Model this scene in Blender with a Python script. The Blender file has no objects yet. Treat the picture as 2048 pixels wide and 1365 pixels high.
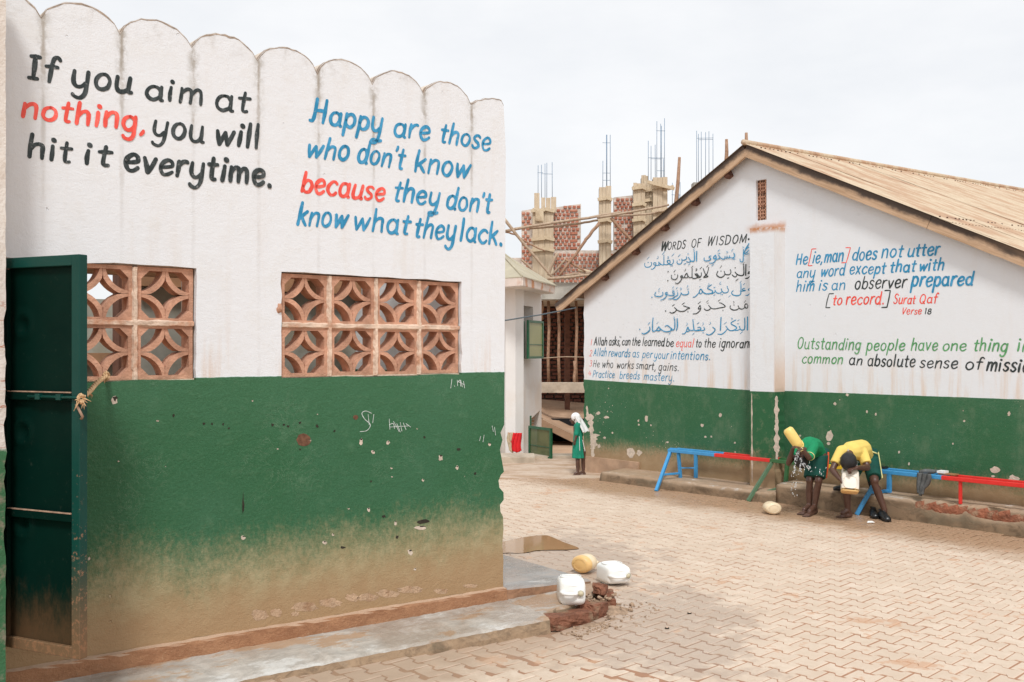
import bpy, bmesh, math, random
from mathutils import Vector, Matrix, noise as mnoise
from mathutils.geometry import tessellate_polygon
random.seed(7)
R = math.radians
sc = bpy.context.scene
COL = sc.collection

# ------------------------------------------------------------------ camera
F, CX, VH, H = 2000.0, 1024.0, 700.0, 1.8
cam = bpy.data.cameras.new('camera'); camo = bpy.data.objects.new('camera', cam); COL.objects.link(camo)
cam.sensor_width = 36; cam.lens = F / 2048 * 36; cam.shift_y = (VH - 682.5) / 2048
camo.location = (0, 0, H); camo.rotation_euler = (R(90), 0, 0); cam.clip_end = 600
sc.camera = camo
# ------------------------------------------------------------------ light
SUN_EL, SUN_AZ = R(52), R(178)          # azimuth measured from +Y, clockwise: the sun stands behind the camera
world = bpy.data.worlds.new('World'); sc.world = world; world.use_nodes = True
wn, wl = world.node_tree.nodes, world.node_tree.links
wn.clear()
wo = wn.new('ShaderNodeOutputWorld'); bg = wn.new('ShaderNodeBackground'); bg.inputs[1].default_value = 0.1
sky = wn.new('ShaderNodeTexSky'); sky.sky_type = 'NISHITA'; sky.sun_disc = False
sky.sun_elevation = SUN_EL; sky.sun_rotation = SUN_AZ
tc = wn.new('ShaderNodeTexCoord'); mp = wn.new('ShaderNodeMapping'); mp.inputs['Scale'].default_value = (1, 1, 2.6)
mp.inputs['Location'].default_value = (.6, .2, .3)
ns = wn.new('ShaderNodeTexNoise'); ns.inputs['Scale'].default_value = 2.3; ns.inputs['Detail'].default_value = 7; ns.inputs['Roughness'].default_value = .55
rp = wn.new('ShaderNodeValToRGB'); rp.color_ramp.elements[0].position = .38; rp.color_ramp.elements[1].position = .6
rp.color_ramp.elements[0].color = (8.4, 8.6, 8.9, 1); rp.color_ramp.elements[1].color = (9.6, 9.65, 9.75, 1)
mx = wn.new('ShaderNodeMix'); mx.data_type = 'RGBA'; mx.inputs[0].default_value = .93
wl.new(tc.outputs['Generated'], mp.inputs[0]); wl.new(mp.outputs[0], ns.inputs['Vector']); wl.new(ns.outputs[0], rp.inputs[0])
wl.new(sky.outputs[0], mx.inputs[6]); wl.new(rp.outputs[0], mx.inputs[7]); wl.new(mx.outputs[2], bg.inputs[0]); wl.new(bg.outputs[0], wo.inputs[0])
sun = bpy.data.lights.new('sun', 'SUN'); sun.energy = 2.15; sun.angle = R(11); sun.color = (1, .985, .96)
suno = bpy.data.objects.new('sun', sun); COL.objects.link(suno)
sd = Vector((math.sin(SUN_AZ) * math.cos(SUN_EL), math.cos(SUN_AZ) * math.cos(SUN_EL), math.sin(SUN_EL)))
suno.rotation_euler = sd.to_track_quat('Z', 'Y').to_euler()
sc.view_settings.view_transform = 'Standard'; sc.view_settings.look = 'None'
sc.view_settings.exposure = 0.09; sc.view_settings.gamma = 1
sc.cycles.max_bounces = 8; sc.cycles.use_denoising = True

# ------------------------------------------------------------------ place finding
CL = Vector((-.057, 6.71)); RL = Vector((.765, .644)).normalized(); IL = Vector((-RL.y, RL.x))     # left wall: right end, run, inward
CR = Vector((1.063, 14.77)); RR = Vector((.649, -.76)).normalized(); IR = Vector((-RR.y, RR.x))    # gable wall: left end, run, inward
def pt(u, v, Y): return Vector(((u - CX) / F * Y, Y, H - (v - VH) / F * Y))
def G(u, v, z=0.0): return pt(u, v, F * (H - z) / (v - VH))
def onwall(C, r, inn, u, v, off):
    P = C - inn * off; a = (u - CX) / F
    s = (a * P.y - P.x) / (r.x - a * r.y); Y = P.y + r.y * s
    return s, H - (v - VH) / F * Y
def WL(u, v, off=0.0): return onwall(CL, RL, IL, u, v, off)
def WR(u, v, off=0.0): return onwall(CR, RR, IR, u, v, off)
AL, AR = math.atan2(RL.y, RL.x), math.atan2(RR.y, RR.x)
ML = Matrix.Translation((CL.x, CL.y, 0)) @ Matrix.Rotation(AL, 4, 'Z')
MR = Matrix.Translation((CR.x, CR.y, 0)) @ Matrix.Rotation(AR, 4, 'Z')
def zg(p):                                   # the yard rises gently towards the left of the near building
    s = (Vector((p[0], p[1])) - CL).dot(RL)
    return .047 * max(0, -s) * max(0, min(1, (9.5 - p[1]) / 2))

# ------------------------------------------------------------------ object helpers
def tag(o, label=None, cat=None, group=None, kind=None):
    if label: o['label'] = label
    if cat: o['category'] = cat
    if group: o['group'] = group
    if kind: o['kind'] = kind
    return o
def empty(name, M=None):
    o = bpy.data.objects.new(name, None); COL.objects.link(o)
    if M is not None: o.matrix_world = M
    return o
def link(name, me, parent=None, M=None):
    o = bpy.data.objects.new(name, me); COL.objects.link(o)
    if parent: o.parent = parent
    if M is not None: o.matrix_local = M
    return o
class MB:
    def __init__(s): s.v = []; s.f = []; s.sm = []
    def add(s, vs, fs, smooth=False):
        b = len(s.v); s.v += [tuple(v) for v in vs]; s.f += [tuple(i + b for i in f) for f in fs]; s.sm += [smooth] * len(fs); return s
    def box(s, x0, x1, y0, y1, z0, z1, M=None, bev=0):
        if bev:
            bm = bmesh.new(); bmesh.ops.create_cube(bm, size=1)
            for v in bm.verts: v.co = Vector(((x0 + x1) / 2 + v.co.x * (x1 - x0), (y0 + y1) / 2 + v.co.y * (y1 - y0), (z0 + z1) / 2 + v.co.z * (z1 - z0)))
            bmesh.ops.bevel(bm, geom=list(bm.edges), offset=bev, segments=1, affect='EDGES', profile=.5)
            bm.verts.index_update()
            vs = [v.co.copy() for v in bm.verts]; fs = [[v.index for v in f.verts] for f in bm.faces]; bm.free()
        else:
            vs = [Vector(p) for p in ((x0,y0,z0),(x1,y0,z0),(x1,y1,z0),(x0,y1,z0),(x0,y0,z1),(x1,y0,z1),(x1,y1,z1),(x0,y1,z1))]
            fs = [(0,3,2,1),(4,5,6,7),(0,1,5,4),(1,2,6,5),(2,3,7,6),(3,0,4,7)]
        if M is not None: vs = [M @ v for v in vs]
        return s.add(vs, fs)
    def bar(s, a, b, w, h=None, up=(0, 0, 1), bev=0):
        a, b = Vector(a), Vector(b); h = h or w; d = (b - a); L = d.length; x = d.normalized(); u = Vector(up)
        y = u.cross(x)
        if y.length < 1e-4: y = Vector((0, 1, 0)).cross(x)
        y.normalize(); z = x.cross(y)
        M = Matrix(((x.x, y.x, z.x, a.x), (x.y, y.y, z.y, a.y), (x.z, y.z, z.z, a.z), (0, 0, 0, 1)))
        return s.box(0, L, -w / 2, w / 2, -h / 2, h / 2, M, bev)
    def tube(s, pts, rads, n=8, cap=True):
        pts = [Vector(p) for p in pts]
        if not hasattr(rads, '__len__'): rads = [rads] * len(pts)
        vs = []; fs = []; ref = None
        for i, p in enumerate(pts):
            t = (pts[min(i + 1, len(pts) - 1)] - pts[max(i - 1, 0)]).normalized()
            if ref is None:
                ref = t.cross(Vector((0, 0, 1)))
                if ref.length < .1: ref = t.cross(Vector((0, 1, 0)))
            ref = (ref - t * ref.dot(t)).normalized(); q = t.cross(ref)
            for k in range(n):
                a = 2 * math.pi * k / n; vs.append(p + (ref * math.cos(a) + q * math.sin(a)) * rads[i])
        for i in range(len(pts) - 1):
            for k in range(n):
                k2 = (k + 1) % n; fs.append((i*n+k, i*n+k2, (i+1)*n+k2, (i+1)*n+k))
        if cap: fs.append(tuple(range(n))[::-1]); fs.append(tuple((len(pts)-1)*n + k for k in range(n)))
        return s.add(vs, fs, True)
    def plate(s, outer, holes, y0, y1, M=None):
        """solid from an outline with holes in the xz plane between y0 and y1"""
        loops = [[Vector((x, z, 0)) for x, z in outer]] + [[Vector((x, z, 0)) for x, z in h] for h in holes]
        tri = tessellate_polygon(loops); flat = [p for l in loops for p in l]; n = len(flat)
        vs = [Vector((p.x, y0, p.y)) for p in flat] + [Vector((p.x, y1, p.y)) for p in flat]
        if M is not None: vs = [M @ v for v in vs]
        fs = []
        for t in tri:
            a, b, c = (flat[i] for i in t)
            ccw = (b - a).cross(c - a).z > 0
            t = t if ccw else t[::-1]
            fs.append(tuple(t)); fs.append(tuple(n + i for i in t[::-1]))
        b = 0
        for l in loops:
            for i in range(len(l)):
                j = (i + 1) % len(l); fs.append((b + j, b + i, n + b + i, n + b + j))
            b += len(l)
        return s.add(vs, fs)
    def mesh(s, name, mats):
        me = bpy.data.meshes.new(name); me.from_pydata(s.v, [], s.f)
        for m in (mats if isinstance(mats, (list, tuple)) else [mats]): me.materials.append(m)
        me.polygons.foreach_set('use_smooth', s.sm); me.update(); return me
    def build(s, name, mats, parent=None, M=None, fix=False):
        me = s.mesh(name, mats)
        if fix:
            bm = bmesh.new(); bm.from_mesh(me); bmesh.ops.recalc_face_normals(bm, faces=bm.faces); bm.to_mesh(me); bm.free()
        return link(name, me, parent, M)
def hull(points, name, mat, parent=None, M=None, bev=0):
    bm = bmesh.new()
    for p in points: bm.verts.new(p)
    r = bmesh.ops.convex_hull(bm, input=bm.verts)
    bmesh.ops.delete(bm, geom=[g for g in r['geom_interior'] if isinstance(g, bmesh.types.BMVert)], context='VERTS')
    me = bpy.data.meshes.new(name); bm.to_mesh(me); bm.free(); me.materials.append(mat); return link(name, me, parent, M)
def remeshed(mb, voxel, smooth=3, name='m', mat=None):
    me = mb.mesh(name, mat or []) if mat else mb.mesh(name, [])
    o = bpy.data.objects.new('tmp', me); COL.objects.link(o)
    md = o.modifiers.new('r', 'REMESH'); md.mode = 'VOXEL'; md.voxel_size = voxel; md.use_smooth_shade = True
    m2 = o.modifiers.new('s', 'SMOOTH'); m2.iterations = smooth; m2.factor = .5
    dg = bpy.context.evaluated_depsgraph_get(); dg.update()
    out = bpy.data.meshes.new_from_object(o.evaluated_get(dg)); bpy.data.objects.remove(o); out.name = name
    if mat and not out.materials: out.materials.append(mat)
    for p in out.polygons: p.use_smooth = True
    return out
def catmull(P, sub=6, closed=False):
    P = [Vector(p) for p in P]; n = len(P)
    if n < 3: return P
    out = []
    rng = range(n) if closed else range(n - 1)
    for i in rng:
        if closed: a, b, c, d = P[i-1], P[i], P[(i+1) % n], P[(i+2) % n]
        else: a, b, c, d = P[max(i-1, 0)], P[i], P[i+1], P[min(i+2, n-1)]
        for k in range(sub):
            t = k / sub
            out.append(.5 * ((2*b) + (c-a)*t + (2*a-5*b+4*c-d)*t*t + (3*b-a-3*c+d)*t*t*t))
    if not closed: out.append(P[-1])
    return out
# ------------------------------------------------------------------ materials
class Mat:
    def __init__(s, name, rough=.8, spec=.3):
        s.m = bpy.data.materials.new(name); s.m.use_nodes = True; s.n = s.m.node_tree.nodes; s.l = s.m.node_tree.links
        s.p = s.n['Principled BSDF']; s.p.inputs['Roughness'].default_value = rough; s.p.inputs['Specular IOR Level'].default_value = spec
        s.tc = s.n.new('ShaderNodeTexCoord'); s.geo = s.n.new('ShaderNodeNewGeometry')
        s.obj = s.tc.outputs['Object']; s.pos = s.geo.outputs['Position']
    def set(s, sock, val):
        if isinstance(val, bpy.types.NodeSocket): s.l.new(val, sock)
        elif isinstance(val, (tuple, list)) and sock.type == 'RGBA' and len(val) == 3: sock.default_value = (*val, 1)
        else: sock.default_value = val
    def noise(s, scale, vec=None, detail=4, rough=.55, stretch=None, dist=0):
        v = vec or s.pos
        if stretch:
            mp = s.n.new('ShaderNodeMapping'); mp.inputs['Scale'].default_value = stretch; s.l.new(v, mp.inputs[0]); v = mp.outputs[0]
        t = s.n.new('ShaderNodeTexNoise'); t.inputs['Scale'].default_value = scale; t.inputs['Detail'].default_value = detail
        t.inputs['Roughness'].default_value = rough; t.inputs['Distortion'].default_value = dist; s.l.new(v, t.inputs['Vector']); return t.outputs[0]
    def vor(s, scale, vec=None, rnd=1.0, out='Distance'):
        t = s.n.new('ShaderNodeTexVoronoi'); t.inputs['Scale'].default_value = scale; t.inputs['Randomness'].default_value = rnd
        s.l.new(vec or s.pos, t.inputs['Vector']); return t.outputs[out]
    def math(s, op, a, b=0.0, c=0.0, clamp=False):
        t = s.n.new('ShaderNodeMath'); t.operation = op; t.use_clamp = clamp; s.set(t.inputs[0], a); s.set(t.inputs[1], b)
        if op in ('MULTIPLY_ADD', 'WRAP', 'PINGPONG', 'COMPARE'): s.set(t.inputs[2], c)
        return t.outputs[0]
    def step(s, v, a, b, x=0.0, y=1.0):
        t = s.n.new('ShaderNodeMapRange'); t.interpolation_type = 'SMOOTHSTEP'
        s.set(t.inputs[0], v); t.inputs[1].default_value = a; t.inputs[2].default_value = b; t.inputs[3].default_value = x; t.inputs[4].default_value = y
        return t.outputs[0]
    def lin(s, v, a, b, x=0.0, y=1.0):
        t = s.n.new('ShaderNodeMapRange'); s.set(t.inputs[0], v); t.inputs[1].default_value = a; t.inputs[2].default_value = b; t.inputs[3].default_value = x; t.inputs[4].default_value = y
        return t.outputs[0]
    def mix(s, f, a, b, mode='MIX'):
        t = s.n.new('ShaderNodeMix'); t.data_type = 'RGBA'; t.blend_type = mode; s.set(t.inputs[0], f); s.set(t.inputs[6], a); s.set(t.inputs[7], b); return t.outputs[2]
    def sep(s, v):
        t = s.n.new('ShaderNodeSeparateXYZ'); s.l.new(v, t.inputs[0]); return t.outputs
    def bump(s, h, strength=.3, dist=.01, prev=None):
        t = s.n.new('ShaderNodeBump'); t.inputs['Strength'].default_value = strength; t.inputs['Distance'].default_value = dist; s.l.new(h, t.inputs['Height'])
        if prev: s.l.new(prev, t.inputs['Normal'])
        return t.outputs[0]
    def out(s, col, rough=None, normal=None):
        s.set(s.p.inputs['Base Color'], col)
        if rough is not None: s.set(s.p.inputs['Roughness'], rough)
        if normal is not None: s.l.new(normal, s.p.inputs['Normal'])
        return s.m
def simple(name, col, rough=.6, var=.15, scale=8, bump=.15, bscale=40, spec=.3, dirt=None, dist=.004):
    k = Mat(name, rough, spec); n = k.noise(scale, detail=5)
    c = k.mix(k.lin(n, .3, .7), tuple(x * (1 - var) for x in col), tuple(min(1, x * (1 + var)) for x in col))
    if dirt:
        c = k.mix(k.step(k.noise(scale * .6, detail=6), .5, .68), c, dirt)
    return k.out(c, None, k.bump(k.noise(bscale, detail=3), bump, dist))

GREEN = (.030, .122, .052)
WHITE = (.765, .79, .815)
def wall_paint(name, left):
    k = Mat(name, .75, .25); x, y, z = k.sep(k.obj)
    big = k.noise(1.3, k.obj, 5); mid = k.noise(7, k.obj, 5, .65); fine = k.noise(60, k.obj, 4, .7)
    streak = k.noise(3.2, k.obj, 6, .6, stretch=(2.2, 1, .22)); fibre = k.noise(17, k.obj, 5, .65, stretch=(.7, 1, 1.4), dist=1.2)
    # --- white upper half with faint water marks
    w = k.mix(k.step(mid, .45, .75), WHITE, tuple(c * f for c, f in zip(WHITE, (.97, .955, .93))))
    w = k.mix(k.math('MULTIPLY', k.step(streak, .52, .78), .25), w, (.66, .58, .50))
    if not left: w = k.mix(.55, w, (.76, .79, .825))
    if left:
        # soot and algae running down from the valleys between the scallops
        m = k.math('PINGPONG', k.math('ADD', x, .27), .1875)
        m = k.math('ADD', m, k.math('MULTIPLY', k.math('SUBTRACT', mid, .5), .035))
        near = k.step(m, .001, .017, 1, 0)
        fade = k.math('MULTIPLY', k.lin(z, 2.5, 3.45, .14, 1), k.step(k.noise(8, k.obj, 4, .7, stretch=(1, 1, .5)), .38, .6, .15, 1))
        w = k.mix(k.math('MULTIPLY', k.math('MULTIPLY', near, fade), .85), w, (.30, .25, .19))
        near2 = k.step(m, .0, .05, 1, 0)
        w = k.mix(k.math('MULTIPLY', k.math('MULTIPLY', near2, k.step(z, 2.75, 3.5)), k.math('MULTIPLY', k.step(k.noise(16, k.obj, 6, .75), .42, .6), .7)), w, (.33, .30, .25))
        top = k.math('MULTIPLY', k.step(z, 3.33, 3.55), k.step(k.noise(11, k.obj, 6, .7), .48, .68))
        w = k.mix(k.math('MULTIPLY', top, .4), w, (.33, .28, .22))
        lowst = k.math('MULTIPLY', k.step(z, 2.0, 1.6), k.step(streak, .5, .66))
        w = k.mix(k.math('MULTIPLY', lowst, .5), w, (.62, .42, .28))
        w = k.mix(k.math('MULTIPLY', k.step(x, -2.6, -3.6), .35), w, (.66, .60, .53))
        zl = k.math('ADD', 1.652, k.math('MULTIPLY', k.math('SUBTRACT', mid, .5), .016))
        nzz = k.sep(k.geo.outputs['Normal'])[2]
        w = k.mix(k.math('MULTIPLY', k.step(nzz, .12, .45), k.step(mid, .3, .55, .5, .95)), w, (.30, .215, .155))
        base0, base1 = .25, .97
    else:
        rust = k.math('MULTIPLY', k.step(z, 1.95, 1.3), k.step(streak, .47, .66))
        w = k.mix(k.math('MULTIPLY', rust, .55), w, (.66, .45, .28))
        bx_, bz_ = WR(1500, 800, .2)[0], WR(1530, 456, .2)[1]
        st_ = k.math('MULTIPLY', k.math('MULTIPLY', k.step(x, bx_ - .26, bx_ - .05), k.step(x, bx_ + .40, bx_ + .34)), k.step(k.math('ABSOLUTE', k.math('ADD', k.math('SUBTRACT', z, bz_ + .035), k.math('MULTIPLY', k.math('SUBTRACT', mid, .5), .12))), .075, .0))
        w = k.mix(k.math('MULTIPLY', st_, .8), w, (.55, .27, .13))
        # browner towards the left eave
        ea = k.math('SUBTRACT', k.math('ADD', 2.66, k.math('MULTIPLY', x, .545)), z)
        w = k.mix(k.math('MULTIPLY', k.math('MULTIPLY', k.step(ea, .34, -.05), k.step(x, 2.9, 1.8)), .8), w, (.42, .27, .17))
        seg = k.math('ADD', k.lin(x, 0, 3.1, 1.362, 1.292), k.math('MULTIPLY', k.step(x, 3.2, 3.5), .01))
        zl = k.math('ADD', seg, k.math('MULTIPLY', k.math('SUBTRACT', mid, .5), .012))
        base0, base1 = .12, .62
    # --- green lower half: scuffs, chalky bloom, chips, then splashed soil towards the base
    g = k.mix(k.step(big, .35, .7), GREEN, tuple(c * f for c, f in zip(GREEN, (1.35, 1.12, 1.3))))
    g = k.mix(k.math('MULTIPLY', k.step(fibre, .55, .75), .28), g, (.11, .22, .12))
    g = k.mix(k.math('MULTIPLY', k.step(k.noise(75, k.obj, 5, .8), .46, .68), .45), g, (.075, .20, .105))
    g = k.mix(k.math('MULTIPLY', k.step(k.noise(42, k.obj, 4, .8), .55, .7), .4), g, (.012, .075, .03))
    g = k.mix(k.math('MULTIPLY', k.step(mid, .55, .75), .30), g, (.12, .24, .14))
    g = k.mix(k.math('MULTIPLY', k.step(z, 1.1, 1.75), .22), g, (.09, .22, .12))
    scr = k.step(k.math('ABSOLUTE', k.math('SUBTRACT', k.noise(5, k.obj, 7, .75, dist=2.0), .5)), .0, .006, 1, 0)
    g = k.mix(k.math('MULTIPLY', k.math('MULTIPLY', scr, k.step(k.noise(2.2, k.obj, 2), .5, .62)), .5), g, (.30, .38, .28))
    vd = k.vor(7.0 if left else 6.5, k.obj); chipn = k.noise(30, k.obj, 3)
    csize = k.math('MULTIPLY', k.step(k.noise(1.1, k.obj, 2), .44, .62), (.05 if left else .075))
    chip = k.step(k.math('SUBTRACT', k.math('ADD', vd, k.math('MULTIPLY', k.math('SUBTRACT', chipn, .5), .16)), csize), -.005, .012, 1, 0)
    if not left:
        g = k.mix(k.math('MULTIPLY', k.step(k.noise(2.6, k.obj, 8, .75, stretch=(1, 1, .6)), .48, .66), .5), g, (.13, .20, .12)); g = k.mix(k.math('MULTIPLY', k.step(k.noise(24, k.obj, 6, .8), .56, .7), .45), g, (.20, .24, .16))
        vd2 = k.vor(22, k.obj); cs2 = k.math('MULTIPLY', k.math('MULTIPLY', k.step(k.noise(1.3, k.obj, 2), .42, .62), k.step(x, 3.0, .4, .35, 1)), .17)
        chip = k.math('MAXIMUM', chip, k.step(k.math('SUBTRACT', vd2, cs2), -.01, .015, 1, 0))
    g = k.mix(k.math('MULTIPLY', chip, k.step(z, base0, base0 + .25)), g, (.60, .50, .41))
    dn = k.noise(2.2, k.obj, 8, .68, stretch=(1, 1, .8)); dn2 = k.noise(30, k.obj, 6, .8, stretch=(1.2, 1, .8))
    dz = k.math('ADD', k.lin(z, base0 + .05, base1, 1.0, 0.0), k.math('ADD', k.math('MULTIPLY', k.math('SUBTRACT', dn, .5), .62), k.math('MULTIPLY', k.math('SUBTRACT', dn2, .5), .85 if left else .95)))
    dm = k.step(dz, .14, .76)
    soil = k.mix(k.step(mid, .35, .65), (.34, .285, .155), (.43, .36, .21)) if left else k.mix(k.step(mid, .35, .65), (.33, .22, .12), (.44, .32, .20))
    low = k.step(k.math('ADD', z, k.math('MULTIPLY', k.math('SUBTRACT', mid, .5), .3)), base0 + .42, base0 + .05)
    soil = k.mix(k.math('MULTIPLY', low, .8), soil, (.42, .25, .135) if left else (.37, .245, .14))
    g = k.mix(k.math('MULTIPLY', dm, .93), g, soil)
    edge = k.step(k.math('SUBTRACT', z, zl), -.004, .004)
    col = k.mix(edge, g, w)
    h = k.math('ADD', k.math('MULTIPLY', k.math('ADD', fine, k.noise(130, k.obj, 3, .8)), .55), k.math('ADD', k.math('MULTIPLY', fibre, .7), k.math('MULTIPLY', mid, 1.6)))
    nb = k.bump(k.math('MULTIPLY', h, k.mix(edge, (1, 1, 1), (.45, .45, .45))), .75 if left else .45, .007)
    nb = k.bump(chip, .8, -.006, nb)
    rg = k.mix(edge, (.62, .62, .62), (.85, .85, .85))
    return k.out(col, rg, nb)
M_WL = wall_paint('painted_plaster_near', True)
M_WR = wall_paint('painted_plaster_gable', False)
M_core = simple('bare_mortar', (.58, .50, .42), .95, .2, 12, .6, 45, dist=.01)
M_chip = simple('exposed_render', (.60, .51, .42), .95, .18, 20, .7, 60, dist=.008)
M_pitshade = simple('pit_and_shadow_dark', (.035, .030, .022), .95, .3, 30)  # flat dark for pits, painted chip shadows and bottle caps
M_redspot = simple('red_clay_spot', (.15, .075, .045), .95, .4, 40)
M_chalk = simple('chalk', (.55, .62, .58), .95, .3, 60)
M_terra = simple('terracotta_block', (.55, .305, .205), .92, .25, 14, .9, 80, dirt=(.42, .225, .15), dist=.006)
M_mort = simple('lime_mortar', (.70, .54, .42), .95, .2, 14, .8, 60, dirt=(.55, .30, .19), dist=.008)
M_inner = simple('grey_cement_inside', (.31, .305, .265), .9, .3, 3, .4, 25, dirt=(.28, .26, .20))
M_beam = simple('timber_beam', (.36, .20, .11), .85, .3, 6)
def brush(name, col):
    k = Mat(name, .55, .3); n = k.noise(30, k.pos, 3, .6, stretch=(1, 1, .35)); b = k.noise(5, k.pos, 3)
    c = k.mix(k.step(n, .40, .70), col, tuple(min(1, x * 1.35 + .035) for x in col)); c = k.mix(k.math('MULTIPLY', k.step(b, .5, .8), .5), c, tuple(min(1, x * 1.2 + .05) for x in col))
    c = k.mix(k.math('MULTIPLY', k.step(k.noise(55, k.pos, 4, .7), .58, .72), .30), c, (.62, .61, .60)); return k.out(c)
P_K = brush('black_sign_paint', (.022, .032, .033)); P_B = brush('blue_sign_paint', (.022, .235, .43)); P_R = brush('red_sign_paint', (.78, .085, .06))
P_G = brush('green_sign_paint', (.085, .29, .11))
# door
k = Mat('dark_green_enamel', .5, .06); x, y, z = k.sep(k.obj)
c = k.mix(k.noise(5, k.obj, 4), (.0006, .011, .008), (.0015, .019, .013))
d = k.math('ADD', k.lin(z, 0, .5, .95, 0), k.math('MULTIPLY', k.math('SUBTRACT', k.noise(14, k.obj, 7, .75, stretch=(1.3, 1, .6)), .5), .8))
c = k.mix(k.math('MULTIPLY', k.step(d, .35, .9), .5), c, (.17, .085, .04))
c = k.mix(k.math('MULTIPLY', k.step(k.noise(30, k.obj, 5, .75), .60, .75), .12), c, (.14, .17, .13))
M_door = k.out(c, k.lin(k.noise(8, k.obj), .3, .7, .4, .6), k.bump(k.noise(2.5, k.obj, 2), .25, .03))
k = Mat('green_enamel_frame', .4, .25); x, y, z = k.sep(k.obj)
c = k.mix(k.noise(9, k.obj, 4), (.001, .040, .031), (.003, .060, .047))
rs = k.step(k.math('ADD', k.noise(40, k.obj, 5, .8), k.lin(z, 0, 1.5, .10, -.12)), .60, .66)
c = k.mix(rs, c, (.26, .15, .09)); c = k.mix(k.math('MULTIPLY', k.step(z, .5, .0), .7), c, (.25, .13, .065))
M_doorf = k.out(c, None, k.bump(k.noise(50, k.obj, 3), .2, .002))
M_rust = simple('rusty_weld', (.36, .24, .17), .8, .35, 30)
M_rope = simple('sisal_rope', (.60, .40, .22), .95, .25, 60, .8, 160)
# concrete / steps
def concrete(name, top, side, wet=True, mud=(.36, .21, .115)):
    k = Mat(name, .8, .3); n1 = k.noise(2.6, k.obj, 8, .7, stretch=(.6, 1.5, 1)); n2 = k.noise(9, k.obj, 7, .75, stretch=(.6, 1.4, 1), dist=.8); n3 = k.noise(55, k.obj, 5, .75)
    nz = k.sep(k.geo.outputs['Normal'])[2]; up = k.step(nz, .3, .8)
    t = k.mix(k.step(n2, .38, .66), tuple(c * .72 for c in top), top); t = k.mix(k.math('MULTIPLY', k.step(n1, .51, .57), .85), t, mud); t = k.mix(k.math('MULTIPLY', k.step(n1, .44, .36), .7), t, (.66, .65, .62))  # pale streaks, with wet highlights put into the top colour
    t = k.mix(k.math('MULTIPLY', k.step(n3, .58, .7), .5), t, tuple(c * .55 for c in top))
    sd_ = k.mix(k.step(n2, .4, .65), side, tuple(c * .55 for c in side)); sd_ = k.mix(k.math('MULTIPLY', k.step(n1, .5, .62), .6), sd_, (.16, .13, .085))
    c = k.mix(up, sd_, t)
    wetm = k.math('MULTIPLY', up, k.step(k.noise(1.6, k.pos, 4, .6), .42, .58)) if wet else 0.0
    if wet: c = k.mix(k.math('MULTIPLY', wetm, .35), c, tuple(x_ * .6 for x_ in mud))
    rg = k.math('SUBTRACT', .85, k.math('MULTIPLY', wetm, .62)) if wet else .85
    return k.out(c, rg, k.bump(k.math('ADD', n2, k.math('MULTIPLY', n3, .5)), .45, .012))
M_apron = concrete('wet_grey_screed', (.53, .485, .43), (.40, .28, .18), mud=(.42, .27, .165))
M_slab = concrete('grey_wet_slab', (.42, .405, .385), (.40, .22, .13), mud=(.42, .37, .33))
k = Mat('red_soiled_ledge', .95, .2); n2 = k.noise(13, k.obj, 7, .75, stretch=(.6, 1, 1.3)); n3 = k.noise(60, k.obj, 4, .8); nz = k.sep(k.geo.outputs['Normal'])[2]
c = k.mix(k.step(n2, .35, .68), (.44, .23, .125), (.33, .16, .085)); c = k.mix(k.math('MULTIPLY', k.step(n3, .56, .7), .5), c, (.52, .34, .21)); c = k.mix(k.step(nz, .35, .8), c, k.mix(n2, (.60, .44, .32), (.50, .32, .21)))
M_ledge = k.out(c, None, k.bump(k.math('ADD', n2, n3), .8, .012))
M_step = concrete('brown_step_render', (.47, .34, .235), (.27, .185, .115), wet=False, mud=(.37, .25, .16))
M_brickbroken = simple('broken_wet_brick', (.21, .088, .052), .85, .4, 16, 1.0, 50, dirt=(.27, .18, .115), dist=.014)
M_brickwet = simple('worn_step_brick', (.30, .115, .065), .85, .35, 14, 1.0, 40, dirt=(.36, .23, .15), dist=.014)
M_rubble = simple('mortar_rubble', (.36, .25, .17), .95, .35, 25, .8, 60, dist=.01)
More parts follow.
